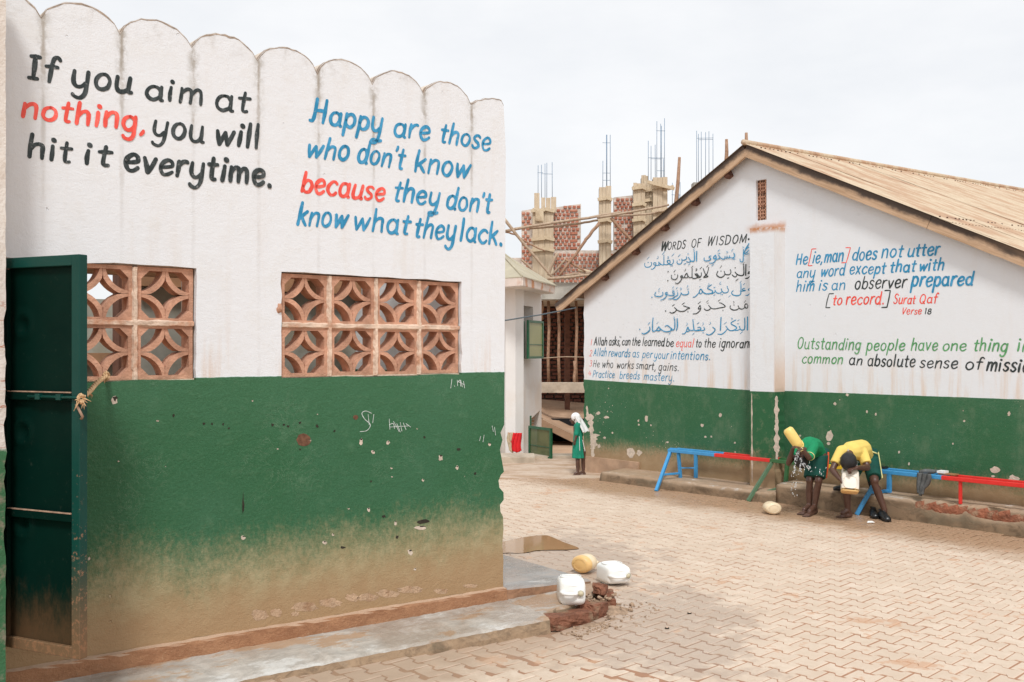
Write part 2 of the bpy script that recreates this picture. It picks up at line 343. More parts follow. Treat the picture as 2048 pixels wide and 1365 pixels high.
# pavers
def paving(name, base):
    k = Mat(name, .8, .35); px, py, pz = k.sep(k.pos)
    off = k.math('SUBTRACT', 10.394, k.math('ADD', k.math('MULTIPLY', px, .76), k.math('MULTIPLY', py, .649)))
    n1 = k.noise(1.1, k.pos, 6, .6); n2 = k.noise(5.5, k.pos, 6, .65); n3 = k.noise(45, k.pos, 4, .7)
    if base: dry = k.mix(n2, (.33, .17, .10), (.42, .235, .145))
    else:
        dry = k.mix(k.step(n2, .35, .7), (.61, .49, .38), (.68, .565, .455)); dry = k.mix(k.math('MULTIPLY', k.step(n3, .5, .72), .25), dry, (.44, .32, .23))
        at = k.n.new('ShaderNodeAttribute'); at.attribute_name = 'tone'; tn = k.math('FRACT', k.math('ADD', at.outputs['Fac'], k.n.new('ShaderNodeObjectInfo').outputs['Random'])); dry = k.mix(k.math('MULTIPLY', tn, .42), dry, (.525, .405, .305))
    sand = k.step(k.math('ADD', k.math('MULTIPLY', n1, .55), k.math('MULTIPLY', n2, .45)), .555, .60)
    c = k.mix(k.math('MULTIPLY', sand, .75), dry, (.53, .32, .20))
    # the band along the step is soaked, the yard by the broken slab is wet and grey
    w1 = k.step(k.math('ADD', off, k.math('MULTIPLY', k.math('SUBTRACT', k.math('ADD', k.math('MULTIPLY', n1, .6), k.math('MULTIPLY', n2, .4)), .5), 1.5)), 1.75, 1.0)
    w1 = k.math('MULTIPLY', w1, k.step(py, 14.9, 14.0))
    dx = k.math('SUBTRACT', px, .80); dy = k.math('SUBTRACT', py, 6.75)
    rr = k.math('SQRT', k.math('ADD', k.math('MULTIPLY', k.math('MULTIPLY', dx, dx), 1.7), k.math('MULTIPLY', k.math('MULTIPLY', dy, dy), .42)))
    w2 = k.step(k.math('ADD', rr, k.math('MULTIPLY', k.math('SUBTRACT', k.math('ADD', k.math('MULTIPLY', n2, .5), k.math('MULTIPLY', n1, .5)), .5), 4.2)), 1.0, .55)
    dx = k.math('SUBTRACT', px, .45); dy = k.math('SUBTRACT', py, 8.5)
    r2 = k.math('SQRT', k.math('ADD', k.math('MULTIPLY', k.math('MULTIPLY', dx, dx), 1.6), k.math('MULTIPLY', k.math('MULTIPLY', dy, dy), .5)))
    mixn = k.math('MULTIPLY', k.math('SUBTRACT', k.math('ADD', k.math('MULTIPLY', n2, .5), k.math('MULTIPLY', n1, .5)), .5), 4.5)
    w3 = k.math('MULTIPLY', k.step(k.math('ADD', r2, mixn), 1.15, .5), .75)
    ol = k.math('SUBTRACT', k.math('MULTIPLY', k.math('ADD', px, .057), .644), k.math('MULTIPLY', k.math('SUBTRACT', py, 6.71), .765))
    md_ = k.math('MULTIPLY', k.step(k.math('ADD', ol, k.math('MULTIPLY', mixn, .35)), 1.15, .55), k.step(py, 7.2, 6.4))
    c = k.mix(k.math('MULTIPLY', md_, .8), c, k.mix(n2, (.30, .185, .11), (.47, .335, .23)))
    c = k.mix(k.math('MULTIPLY', w3, .9), c, k.mix(n2, (.40, .31, .25), (.52, .43, .355)))
    w2 = k.math('MAXIMUM', w2, k.math('MAXIMUM', w3, k.math('MULTIPLY', md_, .6)))
    c = k.mix(k.math('MULTIPLY', w2, .8), c, k.mix(n2, (.42, .32, .245), (.54, .425, .335)) if not base else (.30, .19, .13))
    c = k.mix(k.math('MULTIPLY', w1, .9), c, k.mix(n2, (.335, .195, .11), (.45, .29, .18)) if not base else (.15, .09, .05))
    wet = k.math('MAXIMUM', w1, w2)
    rg = k.math('SUBTRACT', .85, k.math('MULTIPLY', wet, k.step(n2, .35, .65, .35, .62)))
    return k.out(c, rg, k.bump(k.math('ADD', n2, k.math('MULTIPLY', n3, .6)), .25, .006))
M_pav = paving('clay_dusted_paver', False); M_pavbase = paving('joint_sand', True)
M_dirt = simple('red_brown_earth', (.48, .32, .21), .95, .22, .6, .5, 8, dirt=(.42, .25, .15), dist=.02)
k = Mat('muddy_water', .06, .5); M_puddle = k.out(k.mix(k.noise(2, k.pos, 3), (.36, .20, .095), (.44, .27, .14)), .05)
# timber, roof
def wood(name, a, b, scale=4, axis=(1, 12, 12), rough=.85, stain=None):
    k = Mat(name, rough, .25); g = k.noise(scale, k.obj, 6, .65, stretch=axis, dist=.4)
    c = k.mix(k.step(g, .3, .7), a, b)
    if stain: c = k.mix(k.math('MULTIPLY', k.step(k.noise(.9, k.obj, 5, .6), .48, .66), .7), c, stain)
    return k.out(c, None, k.bump(g, .35, .005))
M_formply = wood('sawn_formwork', (.50, .39, .27), (.66, .55, .41), 5, (9, 9, .8))
M_plank = wood('pale_plank', (.52, .41, .28), (.66, .54, .38), 5, (3, 3, 3))
M_pole = wood('bark_pole', (.34, .24, .17), (.52, .40, .29), 6, (3, 3, 3))
M_poledark = wood('brown_pole', (.28, .16, .10), (.44, .28, .19), 6, (3, 3, 3))
k = Mat('weathered_fascia', .8, .25); g = k.noise(3, k.obj, 6, .65, stretch=(.6, 10, 10), dist=.5); x, y, z = k.sep(k.obj)
c = k.mix(k.step(g, .3, .7), (.42, .275, .17), (.60, .42, .28))
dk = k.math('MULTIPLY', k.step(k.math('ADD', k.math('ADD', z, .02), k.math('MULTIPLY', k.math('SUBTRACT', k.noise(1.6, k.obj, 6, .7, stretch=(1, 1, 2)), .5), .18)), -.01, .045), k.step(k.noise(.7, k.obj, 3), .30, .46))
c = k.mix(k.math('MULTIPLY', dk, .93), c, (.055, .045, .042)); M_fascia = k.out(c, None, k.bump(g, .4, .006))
k = Mat('rusting_roof_sheet', .62, .4); x, y, z = k.sep(k.obj)
n = k.noise(2.6, k.obj, 6, .65, stretch=(.16, 1.5, 1)); n2 = k.noise(14, k.obj, 5, .7, stretch=(.25, 1, 1))
c = k.mix(k.step(n2, .35, .7), (.53, .41, .28), (.62, .50, .36)); c = k.mix(k.math('MULTIPLY', k.step(n, .44, .60), .8), c, (.44, .26, .155)); c = k.mix(k.math('MULTIPLY', k.step(n, .62, .74), .7), c, (.20, .10, .07))
M_roof = k.out(c); k.p.inputs['Metallic'].default_value = .0
M_nail = simple('rusty_nail', (.11, .06, .045), .8)
M_underroof = simple('roof_underside', (.20, .13, .09), .8, .3, 5)
M_darkwood = simple('dark_purlin', (.13, .06, .04), .85, .3, 8)
# bricks
def brickmat(name, a, b, dirt=None):
    k = Mat(name, .95, .15); rnd = k.n.new('ShaderNodeObjectInfo').outputs['Random']
    c = k.mix(rnd, a, b); c = k.mix(k.math('MULTIPLY', k.step(k.noise(6, k.pos, 5, .7), .5, .66), .6), c, dirt or (.30, .20, .15))
    return k.out(c, None, k.bump(k.noise(25, k.pos, 4), .6, .015))
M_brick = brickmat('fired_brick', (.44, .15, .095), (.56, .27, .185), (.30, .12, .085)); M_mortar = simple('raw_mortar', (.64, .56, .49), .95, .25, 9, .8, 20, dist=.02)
M_brickd = brickmat('shaded_brick', (.10, .04, .03), (.19, .075, .05), (.07, .035, .03)); M_mortard = simple('shaded_mortar', (.13, .10, .085), .95, .3, 9, .6, 20)  # shade under the slab put into the brick and mortar colour
M_conc = simple('cast_concrete', (.41, .39, .345), .9, .25, 2.5, .5, 14, dirt=(.27, .25, .21), dist=.012)
M_concb = simple('pale_cast_beam', (.50, .42, .33), .9, .22, 4, .5, 14, dirt=(.35, .28, .21), dist=.012)
M_rebar = simple('blue_grey_rebar', (.16, .25, .36), .5, .2, 20)
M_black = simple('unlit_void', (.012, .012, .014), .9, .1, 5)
M_sandr = simple('sandy_ramp', (.44, .29, .19), .95, .25, 1.2, .6, 12, dirt=(.34, .21, .13), dist=.02)
# house
M_hwall = simple('off_white_render', (.79, .77, .75), .85, .04, 1.5, .2, 30, dirt=(.74, .67, .60))
M_hfascia = simple('rust_stained_fascia', (.76, .66, .59), .8, .1, 6, dirt=(.62, .30, .16))
M_hroof = simple('beige_roof_sheet', (.46, .41, .30), .6, .12, 3)
M_gframe = simple('green_window_frame', (.012, .10, .045), .4, .2, 12, spec=.5)
k = Mat('olive_tinted_pane', .12, .6); M_pane = k.out(k.mix(k.noise(3, k.pos, 2), (.24, .25, .09), (.34, .34, .15)), .35)
k = Mat('dark_reflective_pane', .15, .35); M_pane2 = k.out(k.mix(k.noise(5, k.pos, 4), (.05, .075, .035), (.16, .18, .08)), .08)
# benches, cans, clothes
def enamel(name, col): return simple(name, col, .38, .08, 14, .12, 60, spec=.5, dirt=None)
E_blue = enamel('blue_bench_enamel', (.055, .30, .60)); E_red = enamel('red_bench_enamel', (.72, .03, .025)); E_green = enamel('green_bench_enamel', (.035, .13, .045)); E_yel = enamel('yellow_bench_enamel', (.85, .55, .03))
E_gleg = enamel('worn_green_leg', (.10, .19, .11))
def plastic(name, col, sss=.25, rough=.38, dirt=None, var=.05):
    m = simple(name, col, rough, var, 10, .1, 30, spec=.4, dirt=dirt); p = m.node_tree.nodes['Principled BSDF']
    p.inputs['Subsurface Weight'].default_value = sss; p.inputs['Subsurface Radius'].default_value = (.05, .05, .045); p.inputs['Subsurface Scale'].default_value = .4
    return m
PL_w = plastic('white_can_plastic', (.86, .86, .83)); PL_c = plastic('cream_can_plastic', (.80, .66, .46)); PL_y = plastic('yellow_can_plastic', (.83, .62, .20)); PL_o = plastic('amber_can_base', (.80, .52, .22)); PL_m = plastic('milky_can_plastic', (.80, .74, .64))
M_canhole = simple('can_mouth_inside', (.60, .54, .38), .7)
M_skin = simple('brown_skin', (.095, .045, .030), .42, .12, 12, .1, 60, spec=.5)
M_sole = simple('pale_sole', (.42, .19, .14), .7)
M_hair = simple('wet_black_hair', (.008, .008, .010), .38, .2, 60, 1.0, 170, spec=.6, dist=.01)
M_gshirt = simple('green_knit', (.012, .25, .105), .85, .15, 10, .4, 160); M_yshirt = simple('yellow_shirt', (.80, .60, .16), .85, .06, 6, .3, 120)
M_shorts = simple('dark_green_shorts', (.006, .068, .052), .8, .2, 10, .3, 100); M_piping = simple('orange_piping', (.60, .09, .03), .8); M_ypiping = simple('yellow_piping', (.72, .68, .30), .8)
M_dress = simple('teal_green_dress', (.012, .24, .15), .8, .18, 9, .3, 80); M_veil = simple('white_cloth', (.84, .84, .84), .85, .03, 10, .3, 40)
M_shoe = simple('black_wet_leather', (.014, .015, .016), .3, .2, 20, .3, 60, spec=.6); M_sock = simple('grey_cloth', (.11, .115, .115), .95, .3, 25, .5, 80)
M_redcl = simple('red_cloth', (.66, .02, .025), .85, .15, 15); M_patcl = simple('patterned_cloth', (.52, .42, .28), .85, .2, 22, dirt=(.50, .04, .03))
M_cable = simple('steel_cable', (.10, .13, .15), .5)
M_paper = simple('white_paper', (.82, .82, .80), .8, .03); M_booktan = simple('tan_cover', (.34, .17, .08), .7)
k = Mat('splashing_water', .02, .5); k.p.inputs['Transmission Weight'].default_value = .55; k.p.inputs['IOR'].default_value = 1.33; M_drop = k.out((.92, .95, .97))
# ------------------------------------------------------------------ brush lettering: every glyph is a set of brush strokes (x-height = 1)
def ell(cx, cy, rx, ry, a0=90, a1=450, n=14):
    return [(cx + rx * math.cos(R(a0 + (a1 - a0) * i / n)), cy + ry * math.sin(R(a0 + (a1 - a0) * i / n))) for i in range(n + 1)]
O_ = ell(.36, .5, .31, .48)
GL = {
 'a': (.82, [O_, [(.68, 1), (.68, .1), (.80, .02)]]), 'b': (.78, [[(.10, 1.62), (.08, .04)], ell(.40, .5, .30, .48, 180, 540)]),
 'c': (.70, [[(.66, .82), (.50, .98), (.28, .95), (.06, .62), (.08, .28), (.30, .02), (.52, .04), (.68, .22)]]),
 'd': (.82, [O_, [(.70, 1.62), (.68, .1), (.78, .02)]]),
 'e': (.74, [[(.10, .48), (.40, .52), (.64, .62), (.60, .88), (.38, 1), (.12, .78), (.06, .40), (.24, .03), (.48, .02), (.70, .22)]]),
 'f': (.56, [[(.60, 1.42), (.50, 1.60), (.34, 1.52), (.26, 1.1), (.22, 0)], [(.02, .96), (.52, .98)]]),
 'g': (.80, [O_, [(.68, 1), (.66, .2), (.62, -.38), (.44, -.62), (.18, -.56), (.08, -.40)]]),
 'h': (.80, [[(.10, 1.62), (.08, 0)], [(.09, .55), (.26, .88), (.46, .98), (.62, .84), (.64, .5), (.66, 0)]]),
 'i': (.34, [[(.14, 1), (.12, 0)], [(.17, 1.38), (.18, 1.40)]]),
 'k': (.72, [[(.10, 1.62), (.08, 0)], [(.62, 1), (.14, .46)], [(.28, .58), (.66, 0)]]),
 'l': (.34, [[(.14, 1.62), (.12, 0)]]),
 'm': (1.16, [[(.08, 1), (.08, 0)], [(.09, .6), (.28, .95), (.46, .95), (.54, .7), (.54, 0)], [(.55, .6), (.74, .95), (.92, .95), (1.00, .7), (1.02, 0)]]),
 'n': (.80, [[(.08, 1), (.08, 0)], [(.09, .58), (.28, .92), (.50, .98), (.64, .78), (.66, 0)]]),
 'o': (.76, [ell(.36, .5, .31, .49)]), 'p': (.78, [[(.10, 1), (.06, -.66)], ell(.40, .5, .30, .48, 180, 540)]),
 'q': (.80, [O_, [(.68, 1), (.66, -.62)], [(.66, -.55), (.86, -.66)]]),
 'r': (.56, [[(.10, 1), (.08, 0)], [(.09, .58), (.26, .90), (.44, 1.0), (.56, .96)]]),
 's': (.64, [[(.58, .84), (.42, .99), (.20, .94), (.10, .74), (.26, .55), (.46, .42), (.54, .22), (.38, .02), (.18, .03), (.04, .18)]]),
 't': (.56, [[(.28, 1.42), (.24, .25), (.32, .02), (.46, .04)], [(.02, .98), (.54, 1.0)]]),
 'u': (.82, [[(.10, 1), (.08, .35), (.20, .04), (.42, .02), (.60, .2), (.66, .5)], [(.68, 1), (.66, .08), (.80, .02)]]),
 'v': (.70, [[(.05, 1), (.30, .02)], [(.30, .02), (.64, 1)]]),
 'w': (1.06, [[(.06, 1), (.24, .02)], [(.24, .02), (.52, .92)], [(.52, .92), (.70, .02)], [(.70, .02), (1.00, 1)]]),
 'x': (.70, [[(.08, 1), (.60, 0)], [(.62, 1), (.04, 0)]]),
 'y': (.82, [[(.10, 1), (.08, .38), (.22, .08), (.44, .06), (.62, .3)], [(.70, 1), (.66, .1), (.60, -.40), (.40, -.64), (.16, -.56), (.08, -.42)]]),
 'Y': (.86, [[(.10, 1), (.08, .38), (.22, .08), (.44, .06), (.62, .3)], [(.72, 1), (.68, .1), (.60, -.50), (.42, -.78), (.24, -.80), (.18, -.66), (.34, -.56), (.60, -.66), (.84, -.56)]]),
 'I': (.50, [[(.24, 1.5), (.22, 0)], [(.06, 1.5), (.44, 1.5)], [(.04, 0), (.40, 0)]]), 'J': (.40, [[(.20, 1.5), (.18, 0)]]),
 'H': (1.05, [[(.22, 1.6), (.20, .5), (.10, .06), (-.06, .06)], [(.84, 1.6), (.80, 0)], [(.20, .78), (.80, .82)]]), 'h2': (0, []),
 'N': (.90, [[(.10, 1.5), (.08, 0)], [(.72, 1.5), (.70, 0)], [(.08, .74), (.70, .76)]]),
 'W': (1.10, [[(.08, 1.5), (.12, 0)], [(.12, 0), (.56, 1.4)], [(.56, 1.4), (.66, 0)], [(.66, 0), (1.04, 1.5)]]),
 'O': (.96, [ell(.44, .75, .38, .74)]), 'R': (.86, [[(.10, 1.5), (.08, 0)], [(.10, 1.48), (.50, 1.46), (.68, 1.18), (.54, .84), (.10, .74)], [(.36, .76), (.72, 0)]]),
 'D': (.96, [[(.10, 1.5), (.08, 0)], [(.04, 1.5), (.46, 1.46), (.80, 1.1), (.78, .4), (.48, .04), (.04, 0)]]),
 'S': (.80, [[(.72, 1.28), (.54, 1.49), (.26, 1.46), (.12, 1.16), (.28, .88), (.56, .68), (.68, .34), (.50, .03), (.22, .02), (.04, .26)]]),
 'F': (.72, [[(.10, 1.5), (.08, 0)], [(.08, 1.48), (.66, 1.5)], [(.09, .80), (.50, .82)]]),
 'M': (1.16, [[(.10, 0), (.18, 1.5)], [(.18, 1.5), (.54, .1)], [(.54, .1), (.96, 1.5)], [(.96, 1.5), (.98, 0)]]),
 'A': (.96, [[(.04, 0), (.46, 1.5)], [(.46, 1.5), (.84, 0)], [(.20, .55), (.70, .55)]]), 'P': (.80, [[(.10, 1.5), (.08, 0)], [(.10, 1.48), (.50, 1.46), (.70, 1.14), (.52, .76), (.10, .68)]]),
 'V': (.86, [[(.06, 1.5), (.34, 0)], [(.34, 0), (.78, 1.5)]]), 'Q': (1.0, [ell(.44, .75, .38, .74), [(.54, .36), (.86, -.06)]]),
 '1': (.44, [[(.14, 1.3), (.26, 1.48), (.24, 0)]]), '2': (.74, [[(.08, 1.2), (.20, 1.46), (.48, 1.46), (.60, 1.14), (.40, .66), (.06, .02)], [(.06, .02), (.64, .04)]]),
 '3': (.70, [[(.10, 1.36), (.36, 1.5), (.56, 1.26), (.46, .92), (.26, .80)], [(.26, .80), (.56, .66), (.60, .30), (.36, .0), (.06, .12)]]),
 '4': (.76, [[(.30, 1.3), (.06, .52), (.64, .54)], [(.50, .98), (.44, 0)]]), '8': (.76, [ell(.36, 1.12, .24, .36), ell(.36, .38, .30, .38)]),
 '.': (.40, [[(.14, .07), (.16, .08)]]), ',': (.40, [[(.18, .10), (.16, -.04), (.06, -.26)]]), "'": (.16, [[(.10, 1.55), (.04, 1.22)]]),
 '[': (.56, [[(.46, 1.75), (.14, 1.72)], [(.14, 1.72), (.10, -.32)], [(.10, -.32), (.40, -.30)]]), ']': (.56, [[(.06, 1.75), (.40, 1.75)], [(.40, 1.75), (.34, -.32)], [(.34, -.32), (.02, -.34)]]),
}
def ribbon(mb, P, w, y, rng, taper=1.0, closed=False):
    """one flat brush stroke with round ends on the wall plane (local x,z), y in front of it"""
    if len(P) < 2: return
    n = len(P); vs = []; fs = []; L = [0]
    for i in range(1, n): L.append(L[-1] + (P[i] - P[i-1]).length)
    tot = max(L[-1], 1e-6); ph = rng.random() * 6
    for i in range(n):
        t = (P[min(i+1, n-1)] - P[max(i-1, 0)])
        t = t.normalized() if t.length > 1e-9 else Vector((1, 0))
        nr = Vector((-t.y, t.x)); u = L[i] / tot
        ww = w * .5 * (1 + .08 * math.sin(ph + L[i] / w * 1.3) + .05 * rng.uniform(-1, 1)) * (taper + (1 - taper) * (1 - abs(2 * u - 1)))
        ww *= 1 + .10 * abs(nr.x)
        a, b = P[i] + nr * ww, P[i] - nr * ww
        vs += [(a.x, y, a.y), (b.x, y, b.y)]
        if i: fs.append((2*i - 2, 2*i - 1, 2*i + 1, 2*i))
    for end, s in ((0, -1), (n - 1, 1)):
        t = (P[1] - P[0]) if end == 0 else (P[-1] - P[-2])
        if t.length < 1e-9: t = Vector((1, 0))
        t.normalize(); nr = Vector((-t.y, t.x)); b0 = len(vs); r = w * .5 * taper
        vs.append((P[end].x, y, P[end].y)); m = 5
        for q in range(m + 1):
            a = math.pi * q / m; o = P[end] + nr * r * math.cos(a) + t * s * r * .85 * math.sin(a); vs.append((o.x, y, o.y))
        for q in range(m): fs.append((b0, b0 + 1 + q, b0 + 2 + q) if s < 0 else (b0, b0 + 2 + q, b0 + 1 + q))
    mb.add(vs, fs)
def write(parent, W, text, u0, v0, u1, v1, xh, mat, pen=.2, slant=.16, off=0.0, name='painted_word', xh1=None, track=.09):
    """brush-letter TEXT on a wall so that its baseline runs between two places on that wall"""
    rng = random.Random(hash((len(text), round(u0), round(v0))) & 0xffff)
    (s0, z0), (s1, z1) = W(u0, v0, off), W(u1, v1, off)
    h0 = abs(W(u0, v0 - xh, off)[1] - z0); h1 = abs(W(u1, v1 - (xh1 or xh), off)[1] - z1); h = (h0 + h1) / 2
    tot = sum(GL[c][0] + track for c in text) - .12 - track; wid = (s1 - s0) / tot     # metres per glyph unit of width
    sl = slant * h; mb = MB(); x = 0; li = 0
    for c in text:
        adv, strokes = GL[c]; ky = rng.uniform(-.045, .045); gy = rng.uniform(.93, 1.07); gr = rng.uniform(-.05, .05); pj = rng.uniform(.9, 1.1)
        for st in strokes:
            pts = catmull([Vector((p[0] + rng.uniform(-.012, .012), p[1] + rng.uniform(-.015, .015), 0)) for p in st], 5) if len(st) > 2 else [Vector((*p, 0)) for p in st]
            if len(st) == 2 and (Vector(st[0]) - Vector(st[1])).length > .3:
                a, b = pts; m = Vector((rng.uniform(-.025, .025), rng.uniform(-.02, .02), 0)); pts = catmull([a, (a + b) / 2 + m, b], 4)
            P = []
            for p in pts:
                fx = (x + p.x) / tot; hh = h0 + (h1 - h0) * fx
                P.append(Vector((s0 + (x + p.x) * wid + (sl + gr * h) * p.y - sl * .2, z0 + (z1 - z0) * fx + (p.y * gy + ky) * hh)))
            dot = (Vector(st[0]) - Vector(st[-1])).length < .05 and len(st) == 2
            ribbon(mb, P, pen * pj * h * (1.35 if dot else 1), -off - .0015 - .0002 * li, rng, .82 if not dot else 1); li += 1
        x += adv + track
    return mb.build(name, mat, parent)
def strokes(parent, W, frames, mat, w_px, off=0.0, name='painted_word', clip=None):
    """freehand strokes given as places on the wall"""
    rng = random.Random(len(frames)); mb = MB(); li = 0
    for st in frames:
        ox, oy, sc_, pts, wf = st
        q = [(ox + x / sc_, oy + y / sc_) for x, y in pts]
        if clip: q = [(min(u, clip), v) for u, v in q]
        P = [Vector((*W(u, v, off), 0)) for u, v in q]
        w = abs(W(q[0][0], q[0][1] - w_px, off)[1] - P[0].y) * wf
        if len(P) == 1: P = [P[0], P[0] + Vector((w * .25, -w * .25, 0))]
        C = catmull(P, 5) if len(P) > 2 else P
        ribbon(mb, [Vector((p.x, p.y)) for p in C], w, -off - .0015 - .0002 * li, rng, .75 if len(q) > 1 else 1); li += 1
    return mb.build(name, mat, parent)
def blotch(W, u, v, ru, rv, off=0.0, n=11, seed=0, y=-.0012, jag=.28):
    rng = random.Random(seed + int(u * 7 + v)); mb = MB(); pts = []
    for i in range(n):
        a = 2 * math.pi * i / n; r = 1 + rng.uniform(-jag, jag)
        s, z = W(u + ru * r * math.cos(a), v + rv * r * math.sin(a), off); pts.append((s, z))
    return pts
def flat(mb, pts, y, raise_=0.0):
    n = len(pts); cx = sum(p[0] for p in pts) / n; cz = sum(p[1] for p in pts) / n
    vs = [(cx, y, cz)] + [(p[0], y, p[1]) for p in pts]
    mb.add(vs, [(0, 1 + (i + 1) % n, 1 + i) for i in range(n)])

# ------------------------------------------------------------------ the near building
house = empty('washroom_building', ML)
tag(house, 'near white and green plastered building with scalloped parapet and painted sayings', 'building')
X0 = -5.2
valleys = [-.28 - .375 * i for i in range(14)]
top = []
rng = random.Random(3)
xs = [0.0] + valleys
top.append((0.0, 3.445))
for i in range(len(xs) - 1):
    a, b = xs[i], xs[i + 1]; n = 14; w = a - b
    for j in range(0 if i else 1, n):
        t = j / n
        if i == 0: zz = 3.445 + .045 * math.sin(math.pi * min(1, t * .5 + .42)) ** .8 - (.045 if t > .5 else .02) * t ** 3 - .012
        else: zz = 3.412 + .108 * (max(0, 1 - abs(2 * t - 1) ** 2.1)) ** .72
        top.append((a - w * t, zz + rng.uniform(-.004, .004)))
top = [p for p in top if p[0] > X0] + [(X0, 3.43)]
rightedge = []
for u, v in ((1012, 300), (1010.5, 500), (1009.5, 640), (1009, 760), (1008.5, 850), (1001, 866), (1005, 880), (1000, 900), (1004, 922), (1008, 944), (1002, 950), (997, 962), (999, 976), (1007, 985), (1007.5, 1000), (1000, 1010), (1001, 1024), (1006, 1034), (1007, 1060), (1004.5, 1090), (1007, 1120), (1006, 1150)):
    s, z = WL(u, v); rightedge.append((min(s, -.001 * 0 + .02), z))
ztop0 = rightedge[0]
rightedge = [(p[0], p[1]) for p in rightedge]
out = [(X0, .0)] + [(0.0, .0)] + [(0.0, .17)] + rightedge[::-1] + [(p[0], p[1]) for p in top]
win1 = [(-1.631, 1.640), (-.352, 1.640), (-.352, 2.242), (-1.631, 2.242)]
win2 = [(-3.405, 1.640), (-2.128, 1.640), (-2.128, 2.235), (-3.405, 2.235)]
def rough_rect(r, seed, j=.006):
    g = random.Random(seed); o = []
    for i in range(4):
        a, b = Vector(r[i]), Vector(r[(i + 1) % 4])
        n = 9
        for k in range(n): p = a.lerp(b, k / n); o.append((p.x + g.uniform(-j, j) * (0 if k == 0 else 1), p.y + g.uniform(-j, j) * (0 if k == 0 else 1)))
    return o
MB().plate(out, [rough_rect(win1, 1), rough_rect(win2, 2)], 0, .03).build('front_wall', M_WL, house)
MB().plate([(X0, 0), (-.035, 0), (-.035, 3.44)] + [(x, z - .003) for x, z in top if x < -.04], [[(x, z) for x, z in win1], [(x, z) for x, z in win2]], .031, .21).build('masonry_core', M_core, house)
# end wall, back wall with openings, roof slab edge, inner partition
MB().box(-.235, -.035, .212, 3.2, 0, 3.2).build('end_wall', M_WL, house)
MB().plate([(-5.2, 0), (-.24, 0), (-.24, 2.9), (-5.2, 2.9)], [[(-2.6, 1.76), (-1.50, 1.76), (-1.50, 2.75), (-2.6, 2.75)]], 3.0, 3.15).build('back_wall', M_inner, house)
MB().box(-1.95, -.24, 1.5, 1.62, 0, 2.75).build('partition_wall', M_inner, house)
for x in (-1.60, -.75): MB().box(x, x + .10, .30, 1.49, 2.30, 2.42).build('ceiling_beam', M_beam, house)
MB().box(-1.94, -.25, 1.40, 1.495, 2.22, 2.36).build('ceiling_beam', M_beam, house)
MB().box(-5.15, -1.7, .75, .85, 2.24, 2.38).build('ceiling_beam', M_beam, house)
MB().box(-2.03, -1.955, 1.50, 1.62, 0, 2.7).build('post', M_darkwood, house)
MB().box(-2.6, -1.50, 2.90, 2.99, 1.70, 1.775).build('sill_board', M_beam, house)
MB().plate([(-5.2, 0), (.6, 0), (.6, 2.33), (-5.2, 2.33)], [], 5.6, 5.75).build('yard_wall', M_inner, house)
rim_ = [Vector((x, z - .004)) for x, z in top]
mb = MB(); g = random.Random(21)
for i in range(len(rim_) - 1):
    w0, w1 = [.004 + .012 * abs(mnoise.noise(Vector((p.x * 9, 0, 3)))) for p in (rim_[i], rim_[i + 1])]
    mb.add([(rim_[i].x, -.0012, rim_[i].y), (rim_[i].x, -.0012, rim_[i].y - w0), (rim_[i+1].x, -.0012, rim_[i+1].y - w1), (rim_[i+1].x, -.0012, rim_[i+1].y)], [(0, 3, 2, 1)])
mb.build('weathered_rim', simple('sooty_edge', (.34, .27, .21), .95, .45, 30, dirt=(.55, .48, .41)), house)
# breeze blocks
def block_mesh(w=.297, h=.287, d=.10):
    mb = MB(); fr = .021; ch = .042; t = .026
    hw, hh = w / 2, h / 2
    iw, ih = hw - fr, hh - fr
    inner = [(-iw + ch, -ih), (iw - ch, -ih), (iw, -ih + ch), (iw, ih - ch), (iw - ch, ih), (-iw + ch, ih), (-iw, ih - ch), (-iw, -ih + ch)]
    mb.plate([(-hw, -hh), (hw, -hh), (hw, hh), (-hw, hh)], [inner], 0, d)
    for sx in (-1, 1):
        for sy in (-1, 1):
            vs = []; n = 10
            for i in range(n + 1):
                a = R(90) * i / n
                for r in (-t / 2, t / 2):
                    # corner-centred quarter ring; kept on its own side of both centre lines
                    x = (hw + r) * math.cos(a); y = (hh + r) * math.sin(a)
                    x = min(x, hw - .0008); y = min(y, hh - .0008)
                    vs.append((sx * (hw - x), sy * (hh - y)))
            o = [p for p in vs[0::2]] + [p for p in vs[1::2]][::-1]
            oo = []
            for p in o:
                if not oo or (Vector(p) - Vector(oo[-1])).length > 1e-4: oo.append((p[0], p[1]))
            if (Vector(oo[0]) - Vector(oo[-1])).length < 1e-4: oo.pop()
            # area sign
            A = sum(oo[i][0] * oo[(i+1) % len(oo)][1] - oo[(i+1) % len(oo)][0] * oo[i][1] for i in range(len(oo)))
            if A < 0: oo = oo[::-1]
            mb.plate(oo, [], .004, d - .004)
    return mb
bm_ = block_mesh()
bmesh_block = bm_.mesh('breeze_block', M_terra)
bmx = bmesh.new(); bmx.from_mesh(bmesh_block); bmesh.ops.recalc_face_normals(bmx, faces=bmx.faces); bmx.to_mesh(bmesh_block); bmx.free()
g = random.Random(11)
